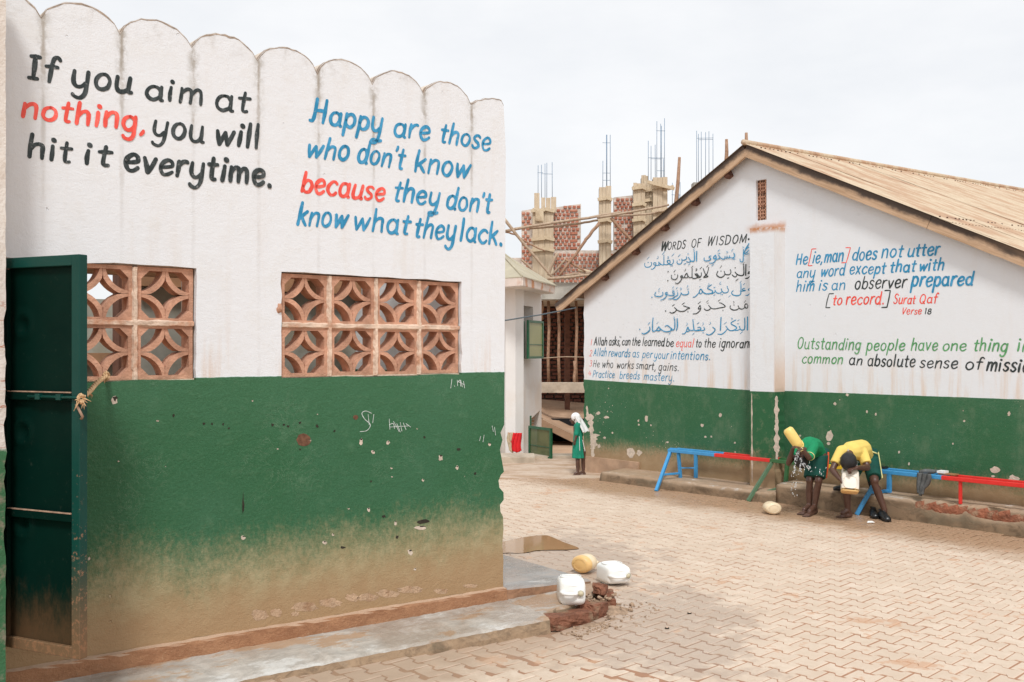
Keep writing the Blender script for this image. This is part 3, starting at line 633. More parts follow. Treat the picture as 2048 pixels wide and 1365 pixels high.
for (xr, zb, zt) in ((-.352, 1.640, 2.242), (-2.128, 1.640, 2.235)):
    pw = 1.279 / 4; ph = (zt - zb) / 2
    for i in range(4):
        for j in range(2):
            o = link('breeze_block', bmesh_block, house)
            o.location = (xr - pw * (i + .5) + g.uniform(-.003, .003), .022 + g.uniform(-.003, .004), zb + ph * (j + .5) + g.uniform(-.003, .003))
            o.rotation_euler = (0, g.uniform(-.008, .008), 0)
    def bead(pts, w):
        mb = MB(); rg = random.Random(int(abs(xr) * 100 + w * 1000 + pts[0][1] * 10)); n = 26; vs = []; fs = []
        a, b = Vector(pts[0]), Vector(pts[1]); t = (b - a).normalized(); nr = Vector((-t.y, t.x))
        for k in range(n + 1):
            p = a.lerp(b, k / n)
            for q, (o_, yy) in enumerate(((-1, .028), (-.55, .010), (.55, .009), (1, .028))):
                r_ = p + nr * o_ * w / 2 * (1 + rg.uniform(-.25, .25)); vs.append((r_.x, yy + rg.uniform(-.002, .002), r_.y))
            if k:
                for q in range(3): fs.append(((k-1)*4+q, (k-1)*4+q+1, k*4+q+1, k*4+q))
        mb.add(vs, fs); mb.build('mortar_joint', M_mort, house)
    for i in range(1, 4): bead(((xr - pw * i, zb + .005), (xr - pw * i, zt - .008)), .034)
    bead(((xr - 1.27, zb + ph), (xr - .008, zb + ph)), .036)
    MB().box(xr - 1.276, xr - .003, .024, .12, zb - .0, zb + .008).build('mortar_joint', M_mort, house)
# mud nest of mortar left of the right grille, chalk, chips, gash
def lump(W, u, v, ru, rv, th, name, mat, parent, seed=1, off=0):
    pts = blotch(W, u, v, ru, rv, off, 12, seed); mb = MB(); n = len(pts)
    cx = sum(p[0] for p in pts) / n; cz = sum(p[1] for p in pts) / n
    vs = [(p[0], .001 - off, p[1]) for p in pts] + [(cx + (p[0] - cx) * .6, -th - off, cz + (p[1] - cz) * .6) for p in pts] + [(cx, -th * 1.1 - off, cz)]
    fs = [(i, (i + 1) % n, n + (i + 1) % n, n + i) for i in range(n)] + [(n + i, n + (i + 1) % n, 2 * n) for i in range(n)]
    mb.add(vs, fs, True); return mb.build(name, mat, parent, fix=True)
lump(WL, 559, 618, 6, 11, .012, 'mortar_dab', M_terra, house)
mb = MB(); CH = ((228, 801, 9, 9), (722, 883, 4.5, 8), (776, 886, 4, 4), (746, 905, 4.5, 4.5), (881, 916, 5, 7.5), (914, 936, 3.5, 4.5), (979, 889, 4, 4), (737, 1020, 3.5, 5), (649, 1086, 5, 4.5), (820, 1105, 6.5, 6.5), (846, 961, 3, 3), (697, 1018, 2.5, 2), (783, 937, 2.5, 2.5), (666, 1070, 3, 3), (830, 1139, 3, 3), (486, 1076, 5.5, 4.5), (842, 1056, 14, 5), (791, 1047, 3, 6), (784, 954, 2, 2), (555, 898, 2, 2), (620, 881, 2.5, 2.5), (834, 858, 1.5, 1.5), (635, 829, 1.5, 1.5), (505, 802, 2, 2), (237, 923, 2, 2), (315, 842, 4, 1.5))
for i, (u, v, r1, r2) in enumerate(CH): flat(mb, blotch(WL, u, v, r1 * .85, r2 * .85, 0, 10, i), -.0012)
tag(mb.build('chipped_spots', M_chip, house), kind='stuff')
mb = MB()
for i, (u, v, r1, r2) in enumerate(CH): flat(mb, blotch(WL, u + r1 * .1, v - r2 * .5, r1 * .45, r2 * .28, 0, 8, i + 90, jag=.3), -.0016)  # dark crescent painted over each chip as its shadow
for i, (u, v, r1, r2) in enumerate(((230, 797, 4, 5), (848, 1044, 13, 4), (917, 899, 3, 3), (768, 1033, 4, 3), (742, 963, 2, 2), (486, 1010, 2, 22), (347, 831, 2, 4), (600, 899, 2.5, 1.5), (950, 947, 2.5, 3), (849, 875, 2, 2), (685, 1095, 5, 2.5), (794, 1074, 3, 3), (568, 850, 3, 2), (545, 850, 3, 2.5), (576, 853, 2.5, 2.5), (600, 846, 2.5, 2.5), (634, 853, 2.5, 3), (669, 862, 2.5, 2.5), (446, 849, 2, 3), (424, 848, 2, 3), (408, 848, 2.5, 2.5), (458, 857, 2, 2))):
    flat(mb, blotch(WL, u, v, r1, r2, 0, 9, i + 50, jag=.4), -.0017)
tag(mb.build('pits_and_chip_shadows', M_pitshade, house), kind='stuff')
mb = MB(); flat(mb, blotch(WL, 607, 880, 14, 13, 0, 16, 3, jag=.08), -.0012); flat(mb, blotch(WL, 711, 835, 5, 5, 0, 12, 3, jag=.1), -.0012); tag(mb.build('clay_splat', M_redspot, house), kind='stuff')
# flaked render along the foot of the wall
mb = MB()
for i, (u, v, r1, r2) in enumerate(((520, 1230, 16, 11), (552, 1226, 12, 8), (610, 1214, 26, 10), (660, 1206, 22, 9), (705, 1196, 14, 8), (735, 1195, 20, 8), (775, 1188, 24, 8), (820, 1180, 26, 7), (882, 1183, 14, 5), (940, 1172, 14, 4), (590, 1228, 8, 5))):
    flat(mb, blotch(WL, u, v, r1, r2, 0, 22, i + 9, jag=.2), -.0010)
tag(mb.build('flaked_render', simple('flaked_render', (.48, .33, .215), .95, .2, 18, .9, 60, dirt=(.36, .22, .13), dist=.012), house), kind='stuff')
# chalk scribbles
F6 = (500, 740, 2.183)
ch = [[(530, 190), (505, 180), (488, 190), (500, 215), (525, 240), (510, 265), (480, 270)], [(540, 195), (535, 232)], [(515, 195), (520, 240)],
      [(607, 215), (610, 260)], [(607, 240), (625, 235), (630, 258)], [(625, 225), (640, 250), (650, 270)], [(640, 235), (655, 272)], [(655, 230), (662, 268)], [(668, 232), (680, 262)], [(680, 235), (700, 250)], [(610, 250), (690, 245)],
      [(880, 40), (875, 80)], [(890, 70), (893, 72)], [(903, 45), (905, 70)], [(903, 58), (915, 45), (918, 72)], [(918, 45), (925, 75)], [(930, 50), (935, 80)], [(905, 50), (935, 66)],
      [(1005, 290), (1000, 310)], [(1020, 285), (1015, 315)], [(1065, 250), (1070, 285)], [(1055, 245), (1060, 270)]]
strokes(house, WL, [(*F6, p, 1) for p in ch], M_chalk, 1.5, name='chalk_scribble')['kind'] = 'stuff'
# lettering
K, B, Rd, Gn = P_K, P_B, P_R, P_G
def LW(t, u0, v0, u1, v1, xh, m=K, pen=.25, **kw):
    pen *= 1.0; kw.setdefault('track', .17); kw.setdefault('slant', .12); write(house, WL, t, u0, v0, u1, v1, xh, m, pen, **kw)
LW('If', 56, 157, 110, 165, 31, pen=.29); LW('you', 143, 173, 259, 187, 33); LW('aim', 290, 197, 402, 211, 29); LW('at', 430, 219, 494, 226, 29)
LW('nothing,', 43, 234, 290, 264, 28, Rd, pen=.27); LW('you', 304, 272, 404, 285, 30); LW('will', 430, 289, 516, 296, 30, pen=.28)
LW('hit', 56, 315, 138, 325, 28, pen=.3); LW('it', 168, 328, 216, 332, 28, pen=.3); LW('everytime.', 248, 340, 543, 374, 31, pen=.28)
def LB(t, u0, v0, u1, v1, xh, m=B, pen=.24, **kw):
    pen *= 1.02; kw.setdefault('track', .15); write(house, WL, t, u0, v0, u1, v1, xh, m, pen, slant=.22, **kw)
LB('HappY', 622, 242, 762, 266, 28); LB('are', 787, 272, 856, 281, 26); LB('those', 879, 283, 977, 302, 25)
LB('who', 612, 315, 694, 322, 27); LB("don't", 714, 325, 804, 338, 27); LB('know', 829, 344, 935, 356, 27)
LB('because', 602, 385, 765, 402, 26, Rd, pen=.26); LB('theY', 786, 402, 876, 412, 27); LB("don't", 892, 418, 979, 427, 26)
LB('know', 594, 450, 690, 457, 27); LB('what', 706, 459, 814, 469, 27); LB('they', 828, 474, 908, 481, 27); LB('lack.', 919, 481, 1005, 492, 27)

# plinth ledge and aprons
def prism(parent_M, pts, name, mat, parent=None, ground=None):
    """pts: list of (s, off, ztop, zbot) in the wall frame of the near building"""
    mb = MB(); n = len(pts)
    vs = [(p[0], -p[1], p[2]) for p in pts] + [(p[0], -p[1], p[3]) for p in pts]
    mb.add(vs, [tuple(range(n)), tuple(range(2 * n - 1, n - 1, -1))] + [(i, n + i, n + (i + 1) % n, (i + 1) % n) for i in range(n)])
    return mb.build(name, mat, parent, parent_M, fix=True)
def bent(mb_name, mat, s0, s1, n, offs, parent=None, M=None, seed=0, jit=.004):
    """long strip along the wall: offs = list of functions s -> (off, z) forming the cross-section"""
    rg = random.Random(seed); mb = MB(); m = len(offs); vs = []
    for i in range(n + 1):
        s = s0 + (s1 - s0) * i / n
        for f_ in offs:
            o, z = f_(s); vs.append((s, -o + rg.uniform(-jit, jit), z + rg.uniform(-jit, jit) * .7))
    fs = [(i * m + j, i * m + j + 1, (i + 1) * m + j + 1, (i + 1) * m + j) for i in range(n) for j in range(m - 1)]
    mb.add(vs, fs); return mb.build(mb_name, mat, parent, M, fix=False)
wb = lambda s: .2 - .0235 * min(s, 0)       # foot of the plaster
ap = lambda s: .135 - .022 * min(s, 0)      # apron at the wall
fr = lambda s: .092 - .018 * min(s, 0)      # apron at its outer edge
o = bent('red_soiled_plinth', M_ledge, -5.2, .0, 90, [lambda s: (0, wb(s) + .012), lambda s: (.030, wb(s) + .006), lambda s: (.036, wb(s) - .006), lambda s: (.040, ap(s) - .03)], house)
foff = lambda s: .462 + .03 * min(s, 0)
apron = bent('apron_slab', M_apron, -5.2, .0, 120, [lambda s: (-.03, ap(s)), lambda s: (.12, ap(s) - .012), lambda s: (.28, ap(s) * .55 + fr(s) * .45), lambda s: (foff(s) - .02, fr(s) + .003), lambda s: (foff(s), fr(s) - .010), lambda s: (foff(s) + .008, fr(s) - .05), lambda s: (foff(s) + .012, -.06)], None, ML, 4, .0045)
apron['kind'] = 'structure'
# slab running on past the corner, and the lower broken slab end
def rough_poly(P, step=.06, j=.006, seed=0):
    g = random.Random(seed); o = []
    for i in range(len(P)):
        a, b = Vector(P[i]), Vector(P[(i + 1) % len(P)]); n = max(1, int((b - a).length / step))
        for k in range(n): p = a.lerp(b, k / n); o.append((p.x + g.uniform(-j, j), p.y + g.uniform(-j, j)))
    return o
def slabmesh(P, zf, bot, name, mat, M, seed=0, bevel=.012, j=.006):
    P = rough_poly(P, .06, j, seed); n = len(P); mb = MB()
    A = sum(P[i][0] * P[(i+1) % n][1] - P[(i+1) % n][0] * P[i][1] for i in range(n))
    if A < 0: P = P[::-1]
    c = Vector((sum(p[0] for p in P) / n, sum(p[1] for p in P) / n))
    inn = [tuple(Vector(p) + (c - Vector(p)).normalized() * bevel) for p in P]
    tri = tessellate_polygon([[Vector((*p, 0)) for p in inn]])
    vs = [(p[0], p[1], zf(*p)) for p in inn] + [(p[0], p[1], zf(*p) - bevel) for p in P] + [(p[0], p[1], bot) for p in P]
    fs = []
    for t in tri:
        a, b, d = (Vector(inn[i]) for i in t)
        fs.append(tuple(t) if (b - a).cross(d - a) > 0 else tuple(t[::-1]))
    for i in range(n):
        k = (i + 1) % n; fs += [(i, n + i, n + k, k), (n + i, 2*n + i, 2*n + k, n + k)]
    mb.add(vs, fs); return mb.build(name, mat, None, M, fix=True)
o = slabmesh([(.002, -.03), (.79, -.03), (.86, .62), (.90, 1.15), (.002, 1.15)], lambda x, y: .205 - .075 * x, -.05, 'corner_slab', M_slab, ML, 2); o['kind'] = 'structure'
o = slabmesh([(.0, -.458), (.03, -.36), (.12, -.345), (.25, -.335), (.36, -.31), (.46, -.28), (.50, -.25), (.60, -.25), (.66, -.19), (.78, -.20), (.80, -.032), (.0, -.032)], lambda x, y: .128 + .09 * (y + .04) - .01 * x, -.05, 'lower_slab_end', M_apron, ML, 3, j=.012); o['kind'] = 'structure'
def rock(name, c, r, mat, seed, M=None, n=16, parent=None, stretch=(1, 1, 1), rot=0):
    g = random.Random(seed); pts = []
    Rm = Matrix.Rotation(rot, 3, 'Z')
    for i in range(n):
        v = Vector((g.uniform(-1, 1), g.uniform(-1, 1), g.uniform(-1, 1)))
        v = Vector([math.copysign(min(1, abs(q) * 1.6), q) for q in v])
        pts.append(Vector(c) + Rm @ Vector((v.x * r * stretch[0], v.y * r * stretch[1], v.z * r * stretch[2])))
    return hull(pts, name, mat, parent, M)
def rough_brick(name, half, seed, mat, amp):
    bm = bmesh.new(); bmesh.ops.create_cube(bm, size=2); bmesh.ops.subdivide_edges(bm, edges=bm.edges, cuts=7, use_grid_fill=True)
    for v in bm.verts:
        q = v.co.copy(); r = q.length; q = q.lerp(q.normalized() * 1.25, .25)
        p = Vector((q.x * half[0], q.y * half[1], q.z * half[2])); n_ = mnoise.noise(p * 22 + Vector((seed, 0, 0))) * amp + mnoise.noise(p * 60 + Vector((0, seed, 0))) * amp * .45
        step_ = amp * .9 * (1 if mnoise.noise(p * 11 + Vector((0, 0, seed))) > .12 else 0)
        v.co = p + p.normalized() * (n_ - step_)
    me = bpy.data.meshes.new(name); bm.to_mesh(me); bm.free(); me.materials.append(mat); return me
bk = [((.20, -.405, .040), (.20, .070, .045), .04, 'flat broken brick under the milky can at the broken slab end'), ((.48, -.345, .045), (.10, .085, .052), .25, 'large reddish broken brick at the outer corner of the slab end'),
      ((.70, -.27, .05), (.085, .06, .055), .9, 'dark wet brick stub at the far tip of the slab end'), ((.66, -.25, .135), (.060, .042, .040), .5, 'small crumbling brick lump on top of the wet brick stub')]
for i, (c, st, rt, lb) in enumerate(bk):
    o = link('broken_brick', rough_brick('broken_brick', st, 20 + i, M_brickbroken, .013)); o.matrix_world = ML @ Matrix.Translation(c) @ Matrix.Rotation(rt, 4, 'Z') @ Matrix.Rotation((.06, .10, -.25, .3)[i], 4, 'Y')
    tag(o, lb, 'brick')
mb = MB(); g = random.Random(5)
def pebble(mb, c, r, g):
    bm = bmesh.new(); bmesh.ops.create_icosphere(bm, subdivisions=1, radius=r)
    s = (g.uniform(.7, 1.4), g.uniform(.7, 1.2), g.uniform(.4, .8))
    for v in bm.verts: v.co = Vector((v.co.x * s[0], v.co.y * s[1], v.co.z * s[2])) * g.uniform(.75, 1.2) + Vector(c)
    bm.verts.index_update(); mb.add([v.co.copy() for v in bm.verts], [[v.index for v in f.verts] for f in bm.faces]); bm.free()
for i in range(150):
    t = g.random(); cx = .05 + .95 * t; r = g.uniform(.004, .013) * (1.6 if g.random() < .08 else 1)
    cy = -.30 - .34 * g.random() ** 1.3 * (1.1 - .5 * abs(cx - .5)) if cx > .45 else -.52 - .13 * g.random()
    pebble(mb, (cx + g.gauss(0, .03), cy + g.gauss(0, .025), max(.004, .05 * math.exp(-((cx - .6) / .2) ** 2 - ((cy + .36) / .1) ** 2) + r * .2)), r, g)
for i in range(60): pebble(mb, (g.uniform(.42, .75), g.uniform(-.36, -.2), g.uniform(.08, .115)), g.uniform(.006, .016), g)
tag(mb.build('rubble', M_rubble, None, ML), kind='stuff')
# heap of crumbled mortar
mb = MB(); N = 26
vs = []; fs = []
for i in range(N + 1):
    for j in range(N + 1):
        x = .10 + 1.0 * i / N; y = -.72 + .62 * j / N
        h = .06 * math.exp(-((x - .68) / .10) ** 2 - ((y + .33) / .09) ** 2) + .012 * math.exp(-((x - .35) / .25) ** 2 - ((y + .50) / .06) ** 2) - .006
        h += .012 * mnoise.noise(Vector((x * 14, y * 14, 1))) * (1 if h > 0 else 0) + .006 * mnoise.noise(Vector((x * 40, y * 40, 1))) * (1 if h > 0 else 0)
        vs.append((x, y, h))
for i in range(N):
    for j in range(N): fs.append((i*(N+1)+j, (i+1)*(N+1)+j, (i+1)*(N+1)+j+1, i*(N+1)+j+1))
mb.add(vs, fs, True); tag(mb.build('crumbled_mortar_heap', M_rubble, None, ML), kind='stuff')

# ------------------------------------------------------------------ doorway side wall at the far left, door, rope
MJ = Matrix.Translation((-2.262, 4.50, 0)) @ Matrix.Rotation(R(40), 4, 'Z')
jamb = empty('doorway_wall', MJ); tag(jamb, 'crumbling plastered side wall of the doorway at the far left edge', 'wall')
g = random.Random(9); edge = []
z = 0.0
while z < 3.5:
    rough_ = 1 if .9 < z < 1.95 else .25
    edge.append((-.014 + g.uniform(-.010, .004) * rough_, z)); z += g.uniform(.02, .06)
edge.append((-.012, 3.55))
k = Mat('doorway_plaster', .9, .2); x, y, z_ = k.sep(k.obj)
n2 = k.noise(7, k.obj, 6, .7); cr = k.step(k.math('ABSOLUTE', k.math('SUBTRACT', k.noise(1.6, k.obj, 4, .7, stretch=(1, 1, 3)), .5)), 0, .008, 1, 0)
c = k.mix(k.step(n2, .4, .7), (.72, .68, .63), (.62, .55, .48)); c = k.mix(k.math('MULTIPLY', cr, k.step(z_, 2.1, 1.9)), c, (.45, .17, .09))
c = k.mix(k.step(k.math('ADD', z_, k.math('MULTIPLY', k.math('SUBTRACT', n2, .5), .12)), 1.36, 1.33), c, k.mix(k.step(n2, .5, .62), (.05, .15, .07), (.22, .21, .15)))
M_jamb = k.out(c, None, k.bump(k.math('ADD', n2, k.noise(30, k.obj, 4, .7)), .8, .01))
MB().plate([(-1.5, 0)] + edge + [(-1.5, 3.55)], [], 0, .16).build('plaster_face', M_jamb, jamb, fix=True)
hp, ep = Vector((-2.335, 4.60)), Vector((-1.868, 4.385)); dv = (ep - hp); DW = dv.length * .945; DA = math.atan2(dv.y, dv.x)
DZ0, DH = .438, 1.782
MD = Matrix.Translation((hp.x, hp.y, DZ0)) @ Matrix.Rotation(DA, 4, 'Z')
door = empty('metal_door', MD); tag(door, 'dark green steel door standing open at the left edge, tied back with rope', 'door')
def flatbuild(f, name, mat, parent): mb = MB(); f(mb); return mb.build(name, mat, parent)
# panel with pressed dimples
mb = MB(); nx, nz = 30, 104; vs = []; fs = []
for j in range(nz + 1):
    for i in range(nx + 1):
        x = .01 + (DW - .02) * i / nx; z = .01 + (DH - .02) * j / nz; d = 0
        for (cx_, cz_) in ((.10, 1.475), (.10, .985), (.10, .56)):
            rr = math.hypot(x - cx_, z - cz_)
            d += .010 * math.exp(-((rr - .052) / .013) ** 2) - .014 * math.exp(-(rr / .032) ** 2)
        d += .003 * mnoise.noise(Vector((x * 5, z * 3, 0)))
        vs.append((x, .018 - d, z))
for j in range(nz):
    for i in range(nx): a = j * (nx + 1) + i; fs.append((a, a + 1, a + nx + 2, a + nx + 1))
mb.add(vs, fs, True); mb.build('door_panel', M_door, door)
MB().box(DW - .050, DW, -.010, .035, 0, DH, bev=.003).build('edge_stile', M_doorf, door)
MB().box(0, DW - .0505, -.008, .012, DH - .048, DH, bev=.003).build('top_rail', M_doorf, door)
MB().box(0, .030, -.008, .012, .05, DH - .05, bev=.003).build('hinge_stile', M_door, door)
for z, hgt in ((1.135, .035), (.60, .035)):
    MB().box(.031, DW - .052, -.010, .012, z, z + hgt, bev=.002).build('middle_rail', M_door, door)
    MB().box(.031, DW - .052, -.0115, -.004, z + hgt + .0005, z + hgt + .006).build('weld_seam', M_rust, door)
MB().box(0, DW - .0505, -.010, .012, .0, .050, bev=.003).build('bottom_rail', M_doorf, door)
mb = MB(); mb.tube([(.18, -.02, 1.152), (.45, -.02, 1.152), (DW + .025, -.018, 1.150)], .007, 8); mb.box(.23, .26, -.028, -.011, 1.140, 1.165); mb.box(.36, .39, -.028, -.011, 1.140, 1.165); mb.build('slide_bolt', M_doorf, door)
mb = MB(); mb.tube([(DW - .012, -.016, 1.12), (DW + .02, -.03, 1.10), (DW + .03, -.02, 1.07), (DW + .012, -.012, 1.06)], .006, 8); mb.build('lock_hasp', M_rust, door)
# rope from the bolt to the first block
rs = MD @ Vector((DW + .018, -.018, 1.148)); s_, z_r = WL(212, 752); re_ = ML @ Vector((s_, -.005, z_r))
rope = empty('rope'); rope.location = rs; tag(rope, 'frayed tan rope tying the green door to the breeze block window', 'rope')
rp_ = [Vector(rs), rs.lerp(re_, .3) + Vector((.004, 0, .003)), rs.lerp(re_, .65) + Vector((-.006, 0, .002)), Vector(re_)]
rp_ = catmull(rp_, 10); mb = MB(); L = 0
for q in range(3):
    P = []
    for i, p in enumerate(rp_):
        a = i * .9 + q * 2.094; P.append(p - rs + Vector((math.cos(a) * .007, 0, math.sin(a) * .007)))
    mb.tube(P, .0062, 6)
mb.build('twisted_cord', M_rope, rope)
mb = MB(); g = random.Random(4)
for c_, n_, ln in ((rs, 9, .045), (re_, 7, .025), (rs.lerp(re_, .35), 7, .035)):
    for i in range(n_):
        d = Vector((g.uniform(-1, 1), g.uniform(-.6, .2), g.uniform(-1.5, .2))).normalized() * ln * g.uniform(.5, 1.2)
        m_ = d * .5 + Vector((g.uniform(-.01, .01), 0, g.uniform(-.01, .01))); o_ = c_ - rs
        mb.tube([o_, o_ + m_, o_ + d + Vector((0, 0, -.012))], [.0035, .0028, .001], 5)
for c_ in (rs, re_):
    for q in range(4):
        a0 = q; P = [c_ - rs + Vector((math.cos(t) * .012, .009 * math.sin(t * 2 + a0), math.sin(t) * .011 + (q - 1.5) * .006)) for t in [i * .7 for i in range(10)]]
        mb.tube(P, .006, 6)
mb.build('frayed_knot', M_rope, rope)

# ------------------------------------------------------------------ courtyard: earth sheet, joint bed, interlocking pavers
mb = MB(); N = 60
mb.add([(-300, -60, -.16), (300, -60, -.16), (300, 400, -.16), (-300, 400, -.16)], [(0, 1, 2, 3)])
tag(mb.build('ground', M_dirt), kind='structure')
PA = R(-45.5); pe = Vector((math.cos(PA), math.sin(PA))); pn = Vector((-pe.y, pe.x)); PL, PW = .170, .162; ORG = Vector((1.752, 6.402))
def paved(p):
    off = -(p - CR).dot(IR); s = (p - CR).dot(RR)
    if s > -.05 and off < .40: return False
    if s <= -.05 and p.y > 14.75: return False
    q = p - CL
    sl, ol = q.dot(RL), -q.dot(IL)
    if sl < 0 and ol < .30: return False
    if 0 <= sl < .75 and -1.1 < ol < .30: return False
    if sl < 0 and ol < 0: return False
    if p.y < 4.3 or p.y > 14.8 or p.x < -2.6 or p.x > 7.5: return False
    if -q.dot(IL) < -1.0 and p.x < -1.2: return False
    return True
pav = empty('courtyard_paving'); pav['kind'] = 'structure'
def paver_outline(g):
    A_ = .0165; L2, W2 = PL / 2 - .0036, PW / 2 - .0085
    X = (-1, -.62, -.36, .36, .62, 1); Y_ = (1, 1, -1, -1, 1, 1)
    topl = [(x * L2, W2 + A_ * y * 1.0) for x, y in zip(X, Y_)]
    botl = [(-x, -y) for x, y in topl]
    return [(p[0] + g.uniform(-.0015, .0015), p[1] + g.uniform(-.0015, .0015)) for p in (botl + topl[::-1])] if False else [(x, y) for x, y in ([(x * L2, -(W2 + A_ * y)) for x, y in zip(X, Y_)] + [(x * L2, W2 + A_ * y) for x, y in list(zip(X, Y_))[::-1]])]
g = random.Random(2)
# ends of one row nest into the waists of the next: rows are shifted by half a paver
def paver_mb(mb, M, g):
    o = paver_outline(g); n = len(o); bev = .005; th = .03
    vs = [M @ Vector((x * (1 - bev * 2 / PL * 1.2), y * (1 - bev * 2 / PW * 1.2), 0)) for x, y in o] + [M @ Vector((x, y, -bev * .8)) for x, y in o] + [M @ Vector((x, y, -th)) for x, y in o]
    fs = [tuple(range(n))] + [(n + i, n + (i+1) % n, (i+1) % n, i) for i in range(n)] + [(2*n + i, 2*n + (i+1) % n, n + (i+1) % n, n + i) for i in range(n)]
    mb.add(vs, fs)
proto = MB(); paver_mb(proto, Matrix.Identity(4), g); pmesh = proto.mesh('paver', M_pav)
field = MB(); cand = []
for r_ in range(-70, 75):
    for c_ in range(-70, 75):
        p = ORG + pe * (PL * (c_ + .5 * (r_ % 2))) + pn * (PW * r_)
        if not paved(p): continue
        u = CX + F * p.x / p.y; v = VH + F * H / p.y
        vis = -20 < u < 2070 and v < 1385
        if not vis and (p.x < -2.2 or p.y < 4.9 or u > 2500): continue
        cand.append((p.y if vis else 99 + p.y, p, vis))
cand.sort(key=lambda t: t[0])
k_ = 0
for d, p, vis in cand:
    sink = .006 * mnoise.noise(Vector((p.x * 1.1, p.y * 1.1, 0)))
    M_ = Matrix.Translation((p.x, p.y, zg(p) + g.uniform(-.0018, .0024) + sink)) @ Matrix.Rotation(PA + g.uniform(-.02, .02), 4, 'Z') @ Matrix.Rotation(g.uniform(-.010, .010), 4, 'X') @ Matrix.Rotation(g.uniform(-.010, .010), 4, 'Y')
    sl = (p - CL).dot(RL); ol = -(p - CL).dot(IL)
    hidden = (0 <= sl < .8 and ol < .5) or (p.y > 5 and sl < 0 and ol < .45)
    if vis and k_ < 300 and not hidden: o = link('paver', pmesh, pav); o.matrix_local = M_; k_ += 1
    else: paver_mb(field, M_, g)
fo = field.build('paver_field', M_pav, pav); tag(fo, kind='stuff')
fa = fo.data.attributes.new('tone', 'FLOAT', 'FACE'); npf = len(proto.f); fa.data.foreach_set('value', [random.Random(i // npf).random() for i in range(len(fo.data.polygons))])
mb = MB(); nx, ny = 60, 60; vs = []; fs = []
for j in range(ny + 1):
    for i in range(nx + 1):
        x = -3.2 + 11.2 * i / nx; y = 3.6 + 11.6 * j / ny; vs.append((x, y, zg((x, y)) - .0034 + .0018 * mnoise.noise(Vector((x * 2.2, y * 2.2, 4))) + .006 * mnoise.noise(Vector((x * 1.1, y * 1.1, 0)))))
for j in range(ny):
    for i in range(nx): a = j * (nx + 1) + i; fs.append((a, a + 1, a + nx + 2, a + nx + 1))
mb.add(vs, fs, True); mb.build('joint_bed', M_pavbase, pav)
# bare smoothed strip beyond the pavers, ledge further back
k = Mat('trodden_concrete', .8, .3); n1 = k.noise(1.5, k.pos, 7, .65, stretch=(1, 2.5, 1)); n2 = k.noise(8, k.pos, 5, .7)
c = k.mix(k.step(n1, .42, .6), (.58, .46, .36), (.44, .30, .20)); c = k.mix(k.math('MULTIPLY', k.step(n2, .5, .7), .5), c, (.33, .20, .12)); M_trod = k.out(c, .8, k.bump(n2, .4, .02))
mb = MB(); mb.box(-2.5, 3.2, 13.9, 17.2, -.10, .012); tag(mb.build('trodden_yard', M_trod), kind='structure')
# puddle
def gp(u, v, z): p = G(u, v, z); return (p.x, p.y)
pud = [gp(u + (hash((u, v)) % 5 - 2), v + (hash((v, u)) % 3 - 1) * .6, .004) for u, v in ((985, 1090), (1012, 1083), (1050, 1075), (1088, 1072), (1106, 1076), (1130, 1086), (1158, 1097), (1140, 1100), (1110, 1100), (1075, 1101), (1058, 1104), (1035, 1108), (1012, 1107), (985, 1110))]
pud = [tuple(p)[:2] for p in catmull([Vector((*p, 0)) for p in pud], 4, True)]
mb = MB(); n = len(pud); mb.add([(p[0], p[1], .0065) for p in pud], [tuple(range(n))]); po = mb.build('puddle', M_puddle, fix=True)
if po.data.polygons[0].normal.z < 0: po.data.flip_normals()
tag(po, 'shallow muddy puddle on the pavers just beyond the near wall corner', 'puddle', kind=None)
# ------------------------------------------------------------------ gable building
gab = empty('gable_building', MR); tag(gab, 'gabled classroom building with words of wisdom painted on its white and green end wall', 'building')
OV = .10
SR, ZR = WR(1490, 289, OV + .03); (_a, _b), (_c, _d) = WR(1112, 608, OV + .03), WR(2048, 503, OV + .03)
TPL, TP = (ZR - _b) / (SR - _a), (ZR - _d) / (_c - SR); SLT = _a; print('pitch', SR, ZR, TPL, TP, SLT)
XE = 7.3
def zroof(x, drop=0.0): return ZR - (TP if x > SR else TPL) * abs(x - SR) - drop
g = random.Random(6)
left = [(.0, .05)] ; leftedge = []
zt = zroof(0, .055)
zz = .05
le = []
while zz < zt: le.append((g.uniform(-.012, .012) * (1.6 if zz < 1.3 else .8), zz)); zz += g.uniform(.05, .14)
vx0, vz0 = WR(1512, 442); vx1, vz1 = WR(1533, 357 + 4)
vz0 = WR(1522, 441)[1]; vz1 = WR(1522, 360)[1]
vent = [(vx0, vz0), (vx1, vz0), (vx1, vz1), (vx0, vz1)]
outl = [(0, -.02), (XE, -.02), (XE, zroof(XE, .055)), (SR, zroof(SR, .055)), (0, zt)] + le[::-1]
MB().plate(outl, [vent], 0, .22).build('gable_wall', M_WR, gab, fix=True)
MB().box(-.005, .2, .225, 9, -.02, zt - .05).build('side_wall', M_WR, gab)
MB().box(vx0 - .01, vx1 + .01, .19, .215, vz0 - .01, vz1 + .01).build('vent_backing', M_black, gab)
